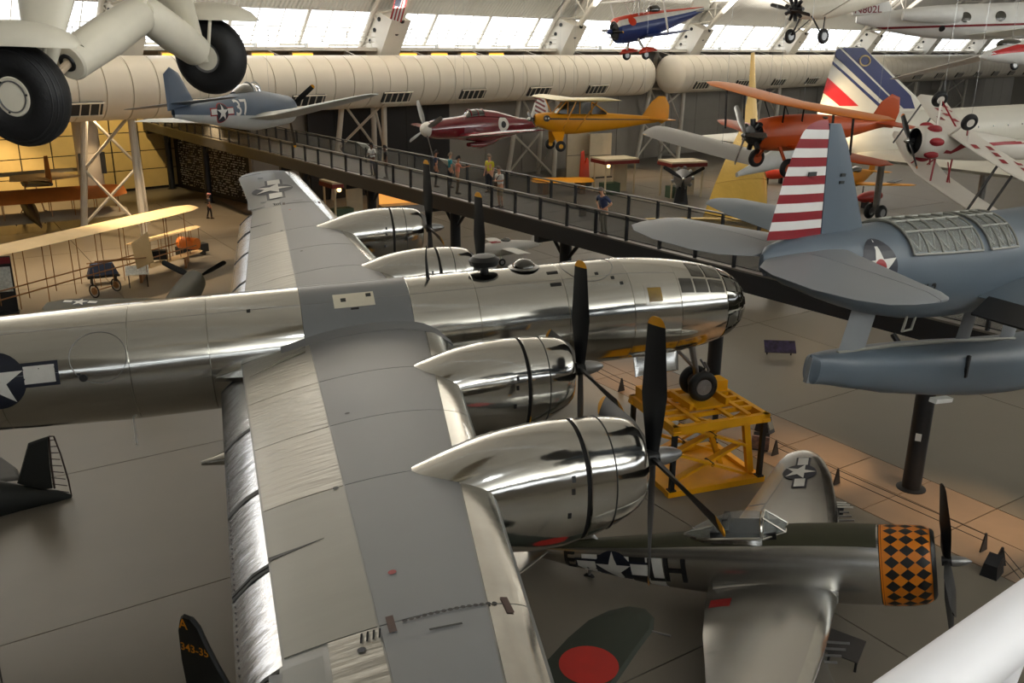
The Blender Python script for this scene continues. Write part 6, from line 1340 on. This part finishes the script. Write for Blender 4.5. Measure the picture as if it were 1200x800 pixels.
MB().lathe([(-1.2, .35), (-.6, .7), (0, .75), (.3, .5), (.55, .2)], (0, 0, 0), (1, 0, 0), 20).build('crankcase', ALUD, t); prop(t, .5, 0, 1.9, 3, rad(60), wid=.26, cone=.2, cr=.15, tip_m=BLACK)
for k in range(9): a = 2 * pi * k / 9; MB().tube([(-.2, .5 * cos(a), .5 * sin(a)), (-.2, .95 * cos(a), .95 * sin(a))], .16, 8).build('engine_cylinder', ALUD, t)
MB().box((-.6, 0, -1.45), (.9, 1.2, 1.5), None, .6).build('stand', WALKST, t, smooth=False)
t = thing('yellow_trainer', 'yellow low-winged aircraft with black stripe standing behind the striped rudder', 'aircraft', Matrix.Translation(onz(1000, 232, 0) + V((0, 0, 1.7))) @ Matrix.Rotation(rad(215), 4, 'Z'))
half([(3, 0, .3, .35), (2, 0, .5, .6), (0, .05, .5, .75), (-2, .1, .35, .5), (-4.2, .2, .05, .15)], 0, 360, CUBY, 'fuselage', t, 22); wing([(1, .3, -.4, 2.0, .13), (.6, 4.6, -.1, 1.3, .1), (.3, 5, -.08, .7, .08)]).build('wing', CUBY, t); MB().box((-.3, 3.2, .06), (1.9, .7, .05), Matrix.Rotation(rad(4), 3, 'X')).build('wing_stripe', BLACK, t); MB().box((-.3, -3.2, .06), (1.9, .7, .05), Matrix.Rotation(rad(-4), 3, 'X')).build('wing_stripe', BLACK, t)
MB().plate([(-3.0, 0, .4), (-3.6, 0, 1.9), (-4.3, 0, 2.1), (-4.6, 0, 1.2), (-4.5, 0, .1)], (0, 1, 0), .12).build('tail_fin', CUBY, t); MB().plate([(-3.2, 0, .3), (-3.6, 1.7, .3), (-4.3, 1.7, .3), (-4.3, -1.7, .3), (-3.6, -1.7, .3)], (0, 0, 1), .1).build('tailplane', CUBY, t); MB().ball((.2, 0, .75), .5, 12, 8, (2.2, .8, .7)).build('canopy', DGLASS, t); prop(t, 3.0, 0, 1.2, 2, .6, cone=.3, cr=.12)
for s in (-1, 1): wheel(t, (1.2, s * 1.2, -1.35), (0, 1, 0), .35, .2); MB().tube([(1.2, s * 1.15, -.4), (1.2, s * 1.15, -1.3)], .06, 8).build('gear_leg', STEEL, t)
for px, py, lab, a in ((1019, 243, 'red torpedo-shaped pod on the floor right of the striped rudder', 20), (906, 215, 'orange-red pod beside the golden wing', -10)):
    t = thing('red_pod', lab, 'pod', Matrix.Translation(onz(px, py, 0) + V((0, 0, .9))) @ Matrix.Rotation(rad(a), 4, 'Z')); fuse([(1.6, 0, .02, .02), (1.2, 0, .3, .3), (0, 0, .48, .48), (-1.2, 0, .36, .36), (-2.2, 0, .05, .05)], 18).build('shell', RORG if px < 950 else mat('pod red', (176, 40, 30), .4), t)
    for x in (-.7, .7): MB().box((x, 0, -.6), (.2, .6, .6)).build('cradle', WALKST, t, smooth=False)
t = thing('white_midget_racer', 'small white aeroplane with red tail on the floor under the walkway', 'aircraft', Matrix.Translation(onz(596, 308, 0) + V((0, 0, .95))) @ Matrix.Rotation(rad(190), 4, 'Z'))
half([(1.8, 0, .2, .2), (1.4, 0, .35, .38), (0, 0, .34, .45), (-2, .1, .1, .16)], 0, 360, WHITEP, 'fuselage', t, 18); wing([(.6, .2, .0, .9, .12), (.5, 2.4, .1, .8, .1)]).build('wing', WHITEP, t); MB().plate([(-1.4, 0, .1), (-1.7, 0, .9), (-2.2, 0, .95), (-2.2, 0, 0)], (0, 1, 0), .06).build('tail_fin', WHITEP, t); MB().box((-1.85, 0, .55), (.22, .08, .6)).build('red_band', REDP, t); MB().box((.9, 0, .4), (.6, .35, .05)).build('red_flash', REDP, t); MB().ball((.2, 0, .42), .24, 10, 8, (1.4, .8, .8)).build('canopy', DGLASS, t)
for s in (-1, 1): wheel(t, (.7, s * .6, -.72), (0, 1, 0), .22, .12); MB().tube([(.7, s * .3, -.2), (.7, s * .58, -.7)], .04, 6).build('gear_leg', WHITEP, t)
# hanging flag between the arch tubes
FLG = thing('hanging_flag', 'small red white and blue flag hanging between the arch tubes', 'flag'); q0, q1, q2, q3 = at(457, 22, 63), at(466, -12, 63), at(480, -12, 64), at(470, 26, 64)
for k in range(7):
    t0, t1 = k / 7, (k + 1) / 7; p = [q0.lerp(q3, t0), q0.lerp(q3, t1), q1.lerp(q2, t1), q1.lerp(q2, t0)]; MB().prism(p, (p[1] - p[0]).cross(p[3] - p[0]).normalized() * .03).build('stripe', REDP if k % 2 == 0 else STARW, FLG, smooth=False)
p = [q1.lerp(q0, .55), q1.lerp(q0, .55) + (q3 - q0) * .5, q1 + (q2 - q1) * .5, q1]; n_ = (p[1] - p[0]).cross(p[3] - p[0]).normalized(); n_ = n_ if n_.dot(FW) < 0 else -n_; MB().prism([v + n_ * .05 for v in p], n_ * .03).build('canton', NAVY, FLG, smooth=False)
MB().tube([q1, V((q1.x, q1.y, 25))], .012, 4).build('cord', STEEL, FLG); MB().tube([q1, q2], .03, 6).build('pole', STEEL, FLG)
# boards at left
t = thing('info_board', 'tall dark and white information board at the left picture edge', 'sign', Matrix.Translation(onz(4, 368, 0)) @ Matrix.Rotation(rad(8), 4, 'Z')); MB().box((0, 0, 1.45), (1.35, .10, 2.7)).build('board', BLACK, t, smooth=False); MB().box((0, -.06, 1.7), (1.2, .02, 1.2)).build('picture', SIGNW, t, smooth=False); MB().box((0, -.065, 2.6), (1.3, .02, .3)).build('header', MAROON, t, smooth=False); MB().box((0, 0, .05), (1.4, .6, .1)).build('foot', BLACK, t, smooth=False)
t = thing('reading_stand', 'white framed reading panel on legs in front of the olive fighter', 'sign', Matrix.Translation(onz(163, 337, 0)) @ Matrix.Rotation(rad(5), 4, 'Z')); MB().box((0, 0, .95), (1.15, .65, .05), Matrix.Rotation(rad(35), 3, 'X')).build('panel', SIGNW, t, smooth=False)
for x in (-.45, .45): MB().tube([(x, .05, 0), (x, .05, .95)], .03, 6).build('leg', BLACK, t)
t = thing('blue_covered_engine', 'dark blue engine shape on a trolley near the olive fighter', 'engine', Matrix.Translation(onz(122, 332, 0)) @ Matrix.Rotation(rad(15), 4, 'Z')); MB().box((0, 0, .85), (1.5, .8, .6), None, .7).build('cover', mat('dark blue cover', (32, 48, 78), .6), t); MB().box((0, 0, .45), (1.6, .8, .1)).build('trolley_top', BLACK, t, smooth=False)
for x in (-.6, .6):
    for y in (-.3, .3): MB().tube([(x, y, 0), (x, y, .42)], .05, 6).build('leg', BLACK, t)
t = thing('floor_reading_stand', 'small purple and dark picture panel on the floor right of the bomber nose', 'sign', Matrix.Translation(onz(913, 416, 0)) @ Matrix.Rotation(rad(-20), 4, 'Z')); MB().box((0, 0, .38), (1.3, .6, .05), Matrix.Rotation(rad(40), 3, 'X')).build('panel', mat('purple picture', (70, 58, 96), .5, 0, .5, 4, col2=(30, 24, 26)), t, smooth=False)
for x in (-.5, .5): MB().tube([(x, .05, 0), (x, .05, .36)], .03, 6).build('leg', BLACK, t)
t = thing('floor_reading_stand', 'dark grey reading panel with white lines under the silver fighter wing tip', 'sign', Matrix.Translation(onz(985, 782, 0)) @ Matrix.Rotation(rad(-52), 4, 'Z')); pb_ = MB().box((0, 0, .55), (.75, .55, .04), Matrix.Rotation(rad(25), 3, 'X')).build('panel', mat('dark grey panel', (66, 62, 60), .5), t, smooth=False)
for x in (-.28, .28): MB().tube([(x, .05, 0), (x, .05, .52)], .03, 6).build('leg', BLACK, t)
for k in range(4): MB().box((-.62 - .02 * k, -.18 + .11 * k, .52), (.55 - .10 * k, .04, .02)).build('white_line', STARW, t, smooth=False)
# ---------------------------------------------------------------- low cable barriers along the path
def barrier(pxs, label):
    t = thing('cable_barrier', label, 'barrier'); P = [onz(*q, 0) for q in pxs]; h_ = .52
    for p, q in zip(P, P[1:] + [2 * P[-1] - P[-2]]):
        d = (q - p).normalized(); n = V((-d.y, d.x, 0)); MB().loft([[p - n * .16 - d * .02, p + n * .16 - d * .02, p + n * .16 + d * .02, p - n * .16 + d * .02], [p - n * .02 - d * .02 + V((0, 0, h_)), p + n * .02 - d * .02 + V((0, 0, h_)), p + n * .02 + d * .02 + V((0, 0, h_)), p - n * .02 + d * .02 + V((0, 0, h_))]]).build('barrier_post', mat('dark grey barrier post', (58, 56, 56), .5, .3), t, smooth=False)
    for z in (.47, .28): MB().tube([p + V((0, 0, z)) for p in P], .011, 5).build('cable', SLAT, t)
barrier([(640, 412), (728, 458), (800, 492)], 'low cable barrier on the tan path behind the bomber propellers'); barrier([(908, 533), (980, 567), (1152, 645)], 'low cable barrier on the tan path beyond the checkered cowling'); barrier([(1171, 662), (1206, 705), (1260, 770)], 'low cable barrier turning to the white rail at lower right')
def tracklamp(px, py, ang, label):
    t = thing('floor_spotlight', label, 'light', Matrix.Translation(onz(px, py, 0)) @ Matrix.Rotation(rad(ang), 4, 'Z')); MB().loft([[V((-.28, -.2, 0)), V((.28, -.2, 0)), V((.28, .2, 0)), V((-.28, .2, 0))], [V((-.24, -.16, .34)), V((.10, -.16, .52)), V((.10, .16, .52)), V((-.24, .16, .34))]]).build('housing', WALKST, t, smooth=False); MB().box((.2, 0, .28), (.02, .28, .3), Matrix.Rotation(rad(-22), 3, 'Y')).build('lens', GLASSD, t, smooth=False)
GLASSD = mat('spotlight lens', (120, 120, 116), .1, 0, .05, 2, coat=1)
tracklamp(1162, 672, 30, 'dark wedge floor spotlight beside the cable barrier end'); tracklamp(896, 505, -60, 'dark floor spotlight behind the silver fighter star wing')
t = thing('tent_sign', 'dark folded picture stand on the path right of the scissor stand', 'sign', Matrix.Translation(onz(890, 530, 0)) @ Matrix.Rotation(rad(-35), 4, 'Z')); MB().box((0, 0, .35), (.55, .05, .55), Matrix.Rotation(rad(20), 3, 'X')).build('panel', PICT, t, smooth=False); MB().box((0, .2, .3), (.5, .05, .6), Matrix.Rotation(rad(-20), 3, 'X')).build('back_leg', WALKST, t, smooth=False)
t = thing('white_bar_sign', 'three white bars of a floor sign beside the silver fighter far wing', 'sign', Matrix.Translation(onz(985, 605, 0)) @ Matrix.Rotation(rad(-20), 4, 'Z'))
for k in range(3): MB().box((.02 * k, .13 * k, .30), (.62 - .16 * k, .035, .03)).build('white_bar', STARW, t, smooth=False)
MB().box((0, .12, .14), (.1, .3, .28)).build('stand', WALKST, t, smooth=False)

# ================================================================ things close to the camera
# hanging aircraft with spatted fixed gear, only its gear in the frame
P1, P2 = at(26, 111, 7.2), at(247, 66, 9.9); ax = (P2 - P1).normalized(); ax = V((ax.x, ax.y, ax.z)); upv = V((0, 0, 1)); fwd = ax.cross(upv).normalized(); upv = fwd.cross(ax).normalized() * 1.0
if upv.z < 0: upv = -upv
FG = thing('fixed_gear_aircraft', 'cream aircraft hung at upper left showing two big black tyres and faired legs', 'aircraft')
def tyre(P, outward, face):
    w_ = MB().torus(P, ax, .255, .150, 44, 16, 1.0)
    o = w_.build('wheel', RUBBER, FG); gb_ = MB()
    for q in (.05, .085, .115): gb_.torus(P + outward * q, ax, .255 + sqrt(max(0, .150 ** 2 - q * q)) * .99, .006, 44, 6)
    gb_.build('tread_groove', mat('tyre groove', (34, 34, 36), .5), o)
    MB().lathe([(-.11, .17), (.10, .17), (.115, .145), (.11, .12), (.125, .02)], P, outward, 28).build('hub_cap', CREAM, o); MB().lathe([(.112, .125), (.122, .125), (.122, .115), (.112, .115)], P, outward, 28, False).build('hub_ring', ALUD, o)
    for k in range(3): a = 2 * pi * k / 3 + .6; x_ = ax.orthogonal().normalized(); y_ = ax.cross(x_); MB().lathe([(.0, .010), (.012, .008)], P + outward * .108 + (x_ * cos(a) + y_ * sin(a)) * .132, outward, 8).build('hub_bolt', BLACK, o)
    return o
tyre(P1, -ax, 0); tyre(P2, ax, 0)
MB().lathe([(.09, .165), (.12, .16), (.10, .11), (.06, .05)], P2, -ax, 28).build('brake_drum', ALUD, FG)
mid = (P1 + P2) / 2; APX = at(168, 14, 8.5)
def legf(P, inn, T, w0, w1, t0, t1, name='leg_fairing'):
    B0 = P + inn * .19; R = []
    for t in (0, .1, .3, .6, 1.0):
        c = B0.lerp(T, t); wd = w0 + (w1 - w0) * t; th = t0 + (t1 - t0) * t; n_ = inn
        R.append([c + fwd * (wd * cos(2 * pi * k / 20)) + n_ * (th * sin(2 * pi * k / 20)) for k in range(20)])
    return MB().loft(R).build(name, CREAM, FG)
legf(P2 - upv * .04, -ax, P2 - ax * 1.0 + upv * 1.25, .07, .36, .05, .16); legf(P1 - upv * .04, ax, P1 + ax * .75 + upv * 1.25, .07, .40, .05, .16)
for P, inn in ((P1, ax), (P2, -ax)):
    E0 = P + inn * (.62 if P is P1 else .30) + upv * (.18 if P is P1 else .09); d = (APX - E0).normalized()
    st_ = MB().lathe([(0, .03), (0, .15), (.02, .165), ((APX - E0).length * .5, .18), ((APX - E0).length * .92, .165), ((APX - E0).length, .10)], E0, d, 28).build('oleo_fairing', CREAM, FG)
    MB().tube([P + inn * .18 - upv * .02, E0 + d * .05], .035, 10).build('oleo_rod', mat('rod bronze cream', (196, 176, 150), .4), st_); MB().torus(E0 - d * .004, d, .06, .018, 20, 8).build('gaiter', BLACK, st_)
for P, s in ((P1, -1), (P2, 1)):                      # half shells over the wheels
    R = []
    for i in range(13):
        a = -1 + 2 * i / 12; wd = .235 * sqrt(max(.02, 1 - a * a * .96)); h_ = .17 * sqrt(max(.02, 1 - a * a)); c = P + upv * (.39 - .03 * a * a) + fwd * (a * .58 + .02)
        R.append([c + ax * (wd * cos(pi * k / 12)) + upv * (h_ * sin(pi * k / 12)) for k in range(13)] + [c + ax * (wd * .93 * cos(pi * k / 12)) + upv * (h_ * .9 * sin(pi * k / 12)) for k in range(12, -1, -1)])
    MB().loft(R).build('wheel_fender', CREAM, FG)
    for q in (-.14, .16): MB().tube([P + (ax if s < 0 else -ax) * .17 + upv * .1 + fwd * q * .5, P + (ax if s < 0 else -ax) * .19 + upv * .42 + fwd * q], .018, 8).build('fender_bracket', CREAM, FG)
for d in (-.5, .5): MB().tube([APX + upv * .06, APX + upv * .9 + ax * d * .8 + fwd * .1], .035, 10).build('centre_strut', CREAM, FG)
bf = MB(); bf.loft([[APX + upv * (1.65 + r_ * .95 * sin(2 * pi * k / 24)) + ax * (r_ * cos(2 * pi * k / 24)) + fwd * x for k in range(24)] for x, r_ in ((-5, .1), (-2, .5), (-.5, .72), (1.0, .7), (1.8, .5), (2.0, .3))]); bf.build('fuselage', CREAM, FG)
bw = MB().loft([[APX + upv * (2.6 + z) + ax * y + fwd * x for x, z in ((.9, 0), (.5, .12), (-.3, .1), (-.9, 0), (-.3, -.04), (.5, -.06))] for y in (-5.5, -3, 0, 3, 5.5)]).build('wing', CREAM, FG)
MB().tube([APX + upv * 2.6, V((APX.x, APX.y, 28))], .012, 5).build('suspension_cable', STEEL, FG)

# dark uncovered tail at the left edge
DKG = mat('dark green black paint', (17, 21, 18), .6, 0, .2, 3); RIBM = mat('bare rib', (54, 42, 38), .6)
TP = at(45, 560, 25.5); TAng = 12
DT = thing('stripped_dark_aircraft', 'dark green aircraft tail with bare rudder ribs at the left edge', 'aircraft')
def tq(px, py): return onwall(px, py, TP, TAng)
tn = V((-sin(rad(TAng)), cos(rad(TAng)), 0)); td = V((cos(rad(TAng)), sin(rad(TAng)), 0))
MB().plate([tq(*q) for q in ((20, 566), (33, 519), (44, 515), (56, 511), (58, 540), (62, 572), (45, 574))], tn, .14, .06).build('tail_fin', DKG, DT)
fr_ = [tq(*q) for q in ((57, 511), (63, 511), (71, 532), (80, 562), (84, 581), (70, 583))]; MB().tube(fr_, .022, 6).build('rudder_frame', RIBM, DT); MB().tube([tq(57, 511), tq(60, 545), tq(64, 572)], .03, 6).build('rudder_post', RIBM, DT)
for k in range(9):
    y = 516 + 7.2 * k; MB().tube([tq(57.5 + .1 * k, y), tq(64.5 + 2.05 * k, y - 1 + .5 * k)], .014, 5).build('rudder_rib', RIBM, DT)
R = []
for (px, pt, pb, w_) in ((84, 579, 584, .03), (70, 574, 592, .12), (50, 572, 594, .2), (20, 566, 606, .30), (-10, 560, 628, .42), (-60, 545, 660, .55), (-140, 520, 690, .65)):
    a, c = tq(px, pt), tq(px, pb); m_ = (a + c) / 2; h_ = (a - c).length / 2; R.append([m_ + tn * (w_ * cos(2 * pi * k / 18)) + V((0, 0, h_ * sin(2 * pi * k / 18))) for k in range(18)])
MB().loft(R).build('fuselage', DKG, DT)
zc_ = tq(25, 570).z; MB().plate([onz(26, 562, zc_), onz(20, 549, zc_), onz(2, 536, zc_), onz(-18, 534, zc_), onz(-26, 556, zc_), onz(-10, 566, zc_)], (0, 0, 1), .1, .08).build('tailplane', DKG, DT)
for k in range(5): MB().tube([onz(2 + 4.2 * k, 537 + 3 * k, zc_ + .02), onz(-2 + 4.2 * k, 541 + 3 * k, zc_ + .02)], .016, 5).build('elevator_rib', STARW, DT)
MB().torus(tq(38, 601), tn, .10, .015, 20, 6).build('tow_ring', RIBM, DT)
for px in (-20,): p = tq(px, 640); MB().tube([p, V((p.x, p.y, 0))], .06, 8).build('tail_stand', WALKST, DT)
# black fin with amber code
FP0 = at(237, 770, 15.5); FA = -38; fnn = V((-sin(rad(FA)), cos(rad(FA)), 0)); fd_ = V((cos(rad(FA)), sin(rad(FA)), 0))
BF = thing('black_tailed_fighter', 'black tail fin with amber A and 343-35 at the bottom left', 'aircraft')
def fq(px, py): return onwall(px, py, FP0, FA)
fo = [fq(*q) for q in ((222, 810), (214, 770), (210, 735), (212, 722), (216, 719), (224, 722), (233, 733), (243, 755), (256, 780), (272, 808), (285, 835), (228, 850))]
MB().plate(fo, fnn, .12, .05).build('tail_fin', mat('black green paint', (14, 17, 16), .5, 0, .2, 3), BF)
AMB = mat('amber code paint', (214, 136, 20), .5); ftr2 = BVHTree.FromPolygons([tuple(p - fnn * .062) for p in fo], [tuple(range(len(fo)))])
def ftext(tx, px, py, sz):
    p = fq(px, py); decal(ftr2, text2(tx, sz), p, fd_, V((0, 0, 1)), AMB, 'tail_code', BF, .004, .1)
ftext('A', 217.5, 729, .27); ftext('343-35', 231, 759, .215)
R = []
for k in range(8):
    t = k / 7; c = fq(255, 840) + fd_ * (-1.2 + 3.4 * t) + V((0, 0, -.35)); r_ = .10 + .42 * t; R.append([c + fnn * (r_ * .8 * cos(2 * pi * q / 18)) + V((0, 0, r_ * sin(2 * pi * q / 18))) for q in range(18)])
MB().loft(R).build('fuselage', DKG, BF); cc = fq(255, 840); MB().tube([cc + V((0, 0, -.4)) + fd_ * .5, V((cc.x, cc.y, 0)) + fd_ * .5], .06, 8).build('tail_stand', WALKST, BF)
# dark green wing with the red disc
RD = thing('red_disc_fighter', 'dark green fighter wing with large red disc below the bomber wing', 'aircraft')
zw = 1.9; W_ = [onz(*q, zw) for q in ((560, 850), (600, 812), (640, 775), (664, 749), (690, 727), (715, 715), (738, 710), (756, 713), (767, 724), (766, 738), (748, 762), (722, 800), (690, 850), (650, 915), (560, 960))]
MB().plate(W_, (0, 0, 1), .22, .08).build('wing', mat('deep green paint', (36, 44, 34), .55, 0, .12, 2), RD); wtree = BVHTree.FromPolygons([tuple(p + V((0, 0, .112))) for p in W_], [tuple(range(len(W_)))])
cdk = onz(690, 779, zw + .11); rr = (onz(722, 772, zw + .11) - cdk).length; decal(wtree, circ2(0, 0, rr, 40), cdk + V((0, 0, 1)), (1, 0, 0), (0, 1, 0), mat('hinomaru red', (176, 34, 26), .5), 'red_disc', RD, .006, label='large red disc')
MB().tube([onz(758, 738, zw), onz(786, 745, zw)], .022, 8).build('pitot_tube', STEEL, RD)
fc = onz(600, 900, zw); dW = (onz(738, 710, zw) - fc); dW.z = 0; dW.normalize(); fx = V((dW.y, -dW.x, 0)); Mx = Matrix((fx, V((0, 0, 1)).cross(fx), V((0, 0, 1)))).transposed().to_4x4(); Mx.translation = fc + V((0, 0, .25)) - dW * .6
o = fuse([(1.8, 0, .3, .3), (1.4, 0, .55, .55), (0, 0, .5, .6), (-2, 0, .4, .5), (-5, .2, .05, .1)], 20).build('fuselage', DKG, RD); o.matrix_basis = Mx
for s in (.4, -1.6): p = fc + dW * s + fx * .6; wheel(RD, V((p.x, p.y, .32)), dW, .32, .18); MB().tube([V((p.x, p.y, .32)) + dW * .12, V((p.x, p.y, zw)) + dW * .12], .06, 8).build('gear_leg', STEEL, RD)
# white tube rail at the lower right corner
RLM = mat('white enamel rail', (246, 246, 250), .4, 0, .0, 1, rvar=.0)
RL = thing('white_railing', 'thick white enamelled tube railing crossing the lower right corner', 'railing')
a, c = onz(1096, 803, 11.5), onz(1212, 716, 11.5); d = (c - a).normalized(); MB().tube([a - d * 1.6, c + d * 1.6], .053, 28).build('handrail', RLM, RL)
pp = a.lerp(c, .66); MB().tube([pp, pp - V((0, 0, 1.06))], .035, 16).build('rail_post', RLM, RL); MB().tube([a - d * 1.6 - V((0, 0, .55)), c + d * 1.6 - V((0, 0, .55))], .02, 12).build('lower_rail', RLM, RL)
b = MB().prism([pp + d * .16 - V((0, 0, .03)), pp - d * .12 - V((0, 0, .03)), pp - d * .02 - V((0, 0, .35)), pp + d * .02 - V((0, 0, .35))], V((-d.y, d.x, 0)) * .02); b.build('gusset', RLM, RL, smooth=False)
ov = struct(MB().box((pp.x, pp.y - 1.6, pp.z - 1.16), (14, 3.2, .2)).build('floor_overlook', DECKM));
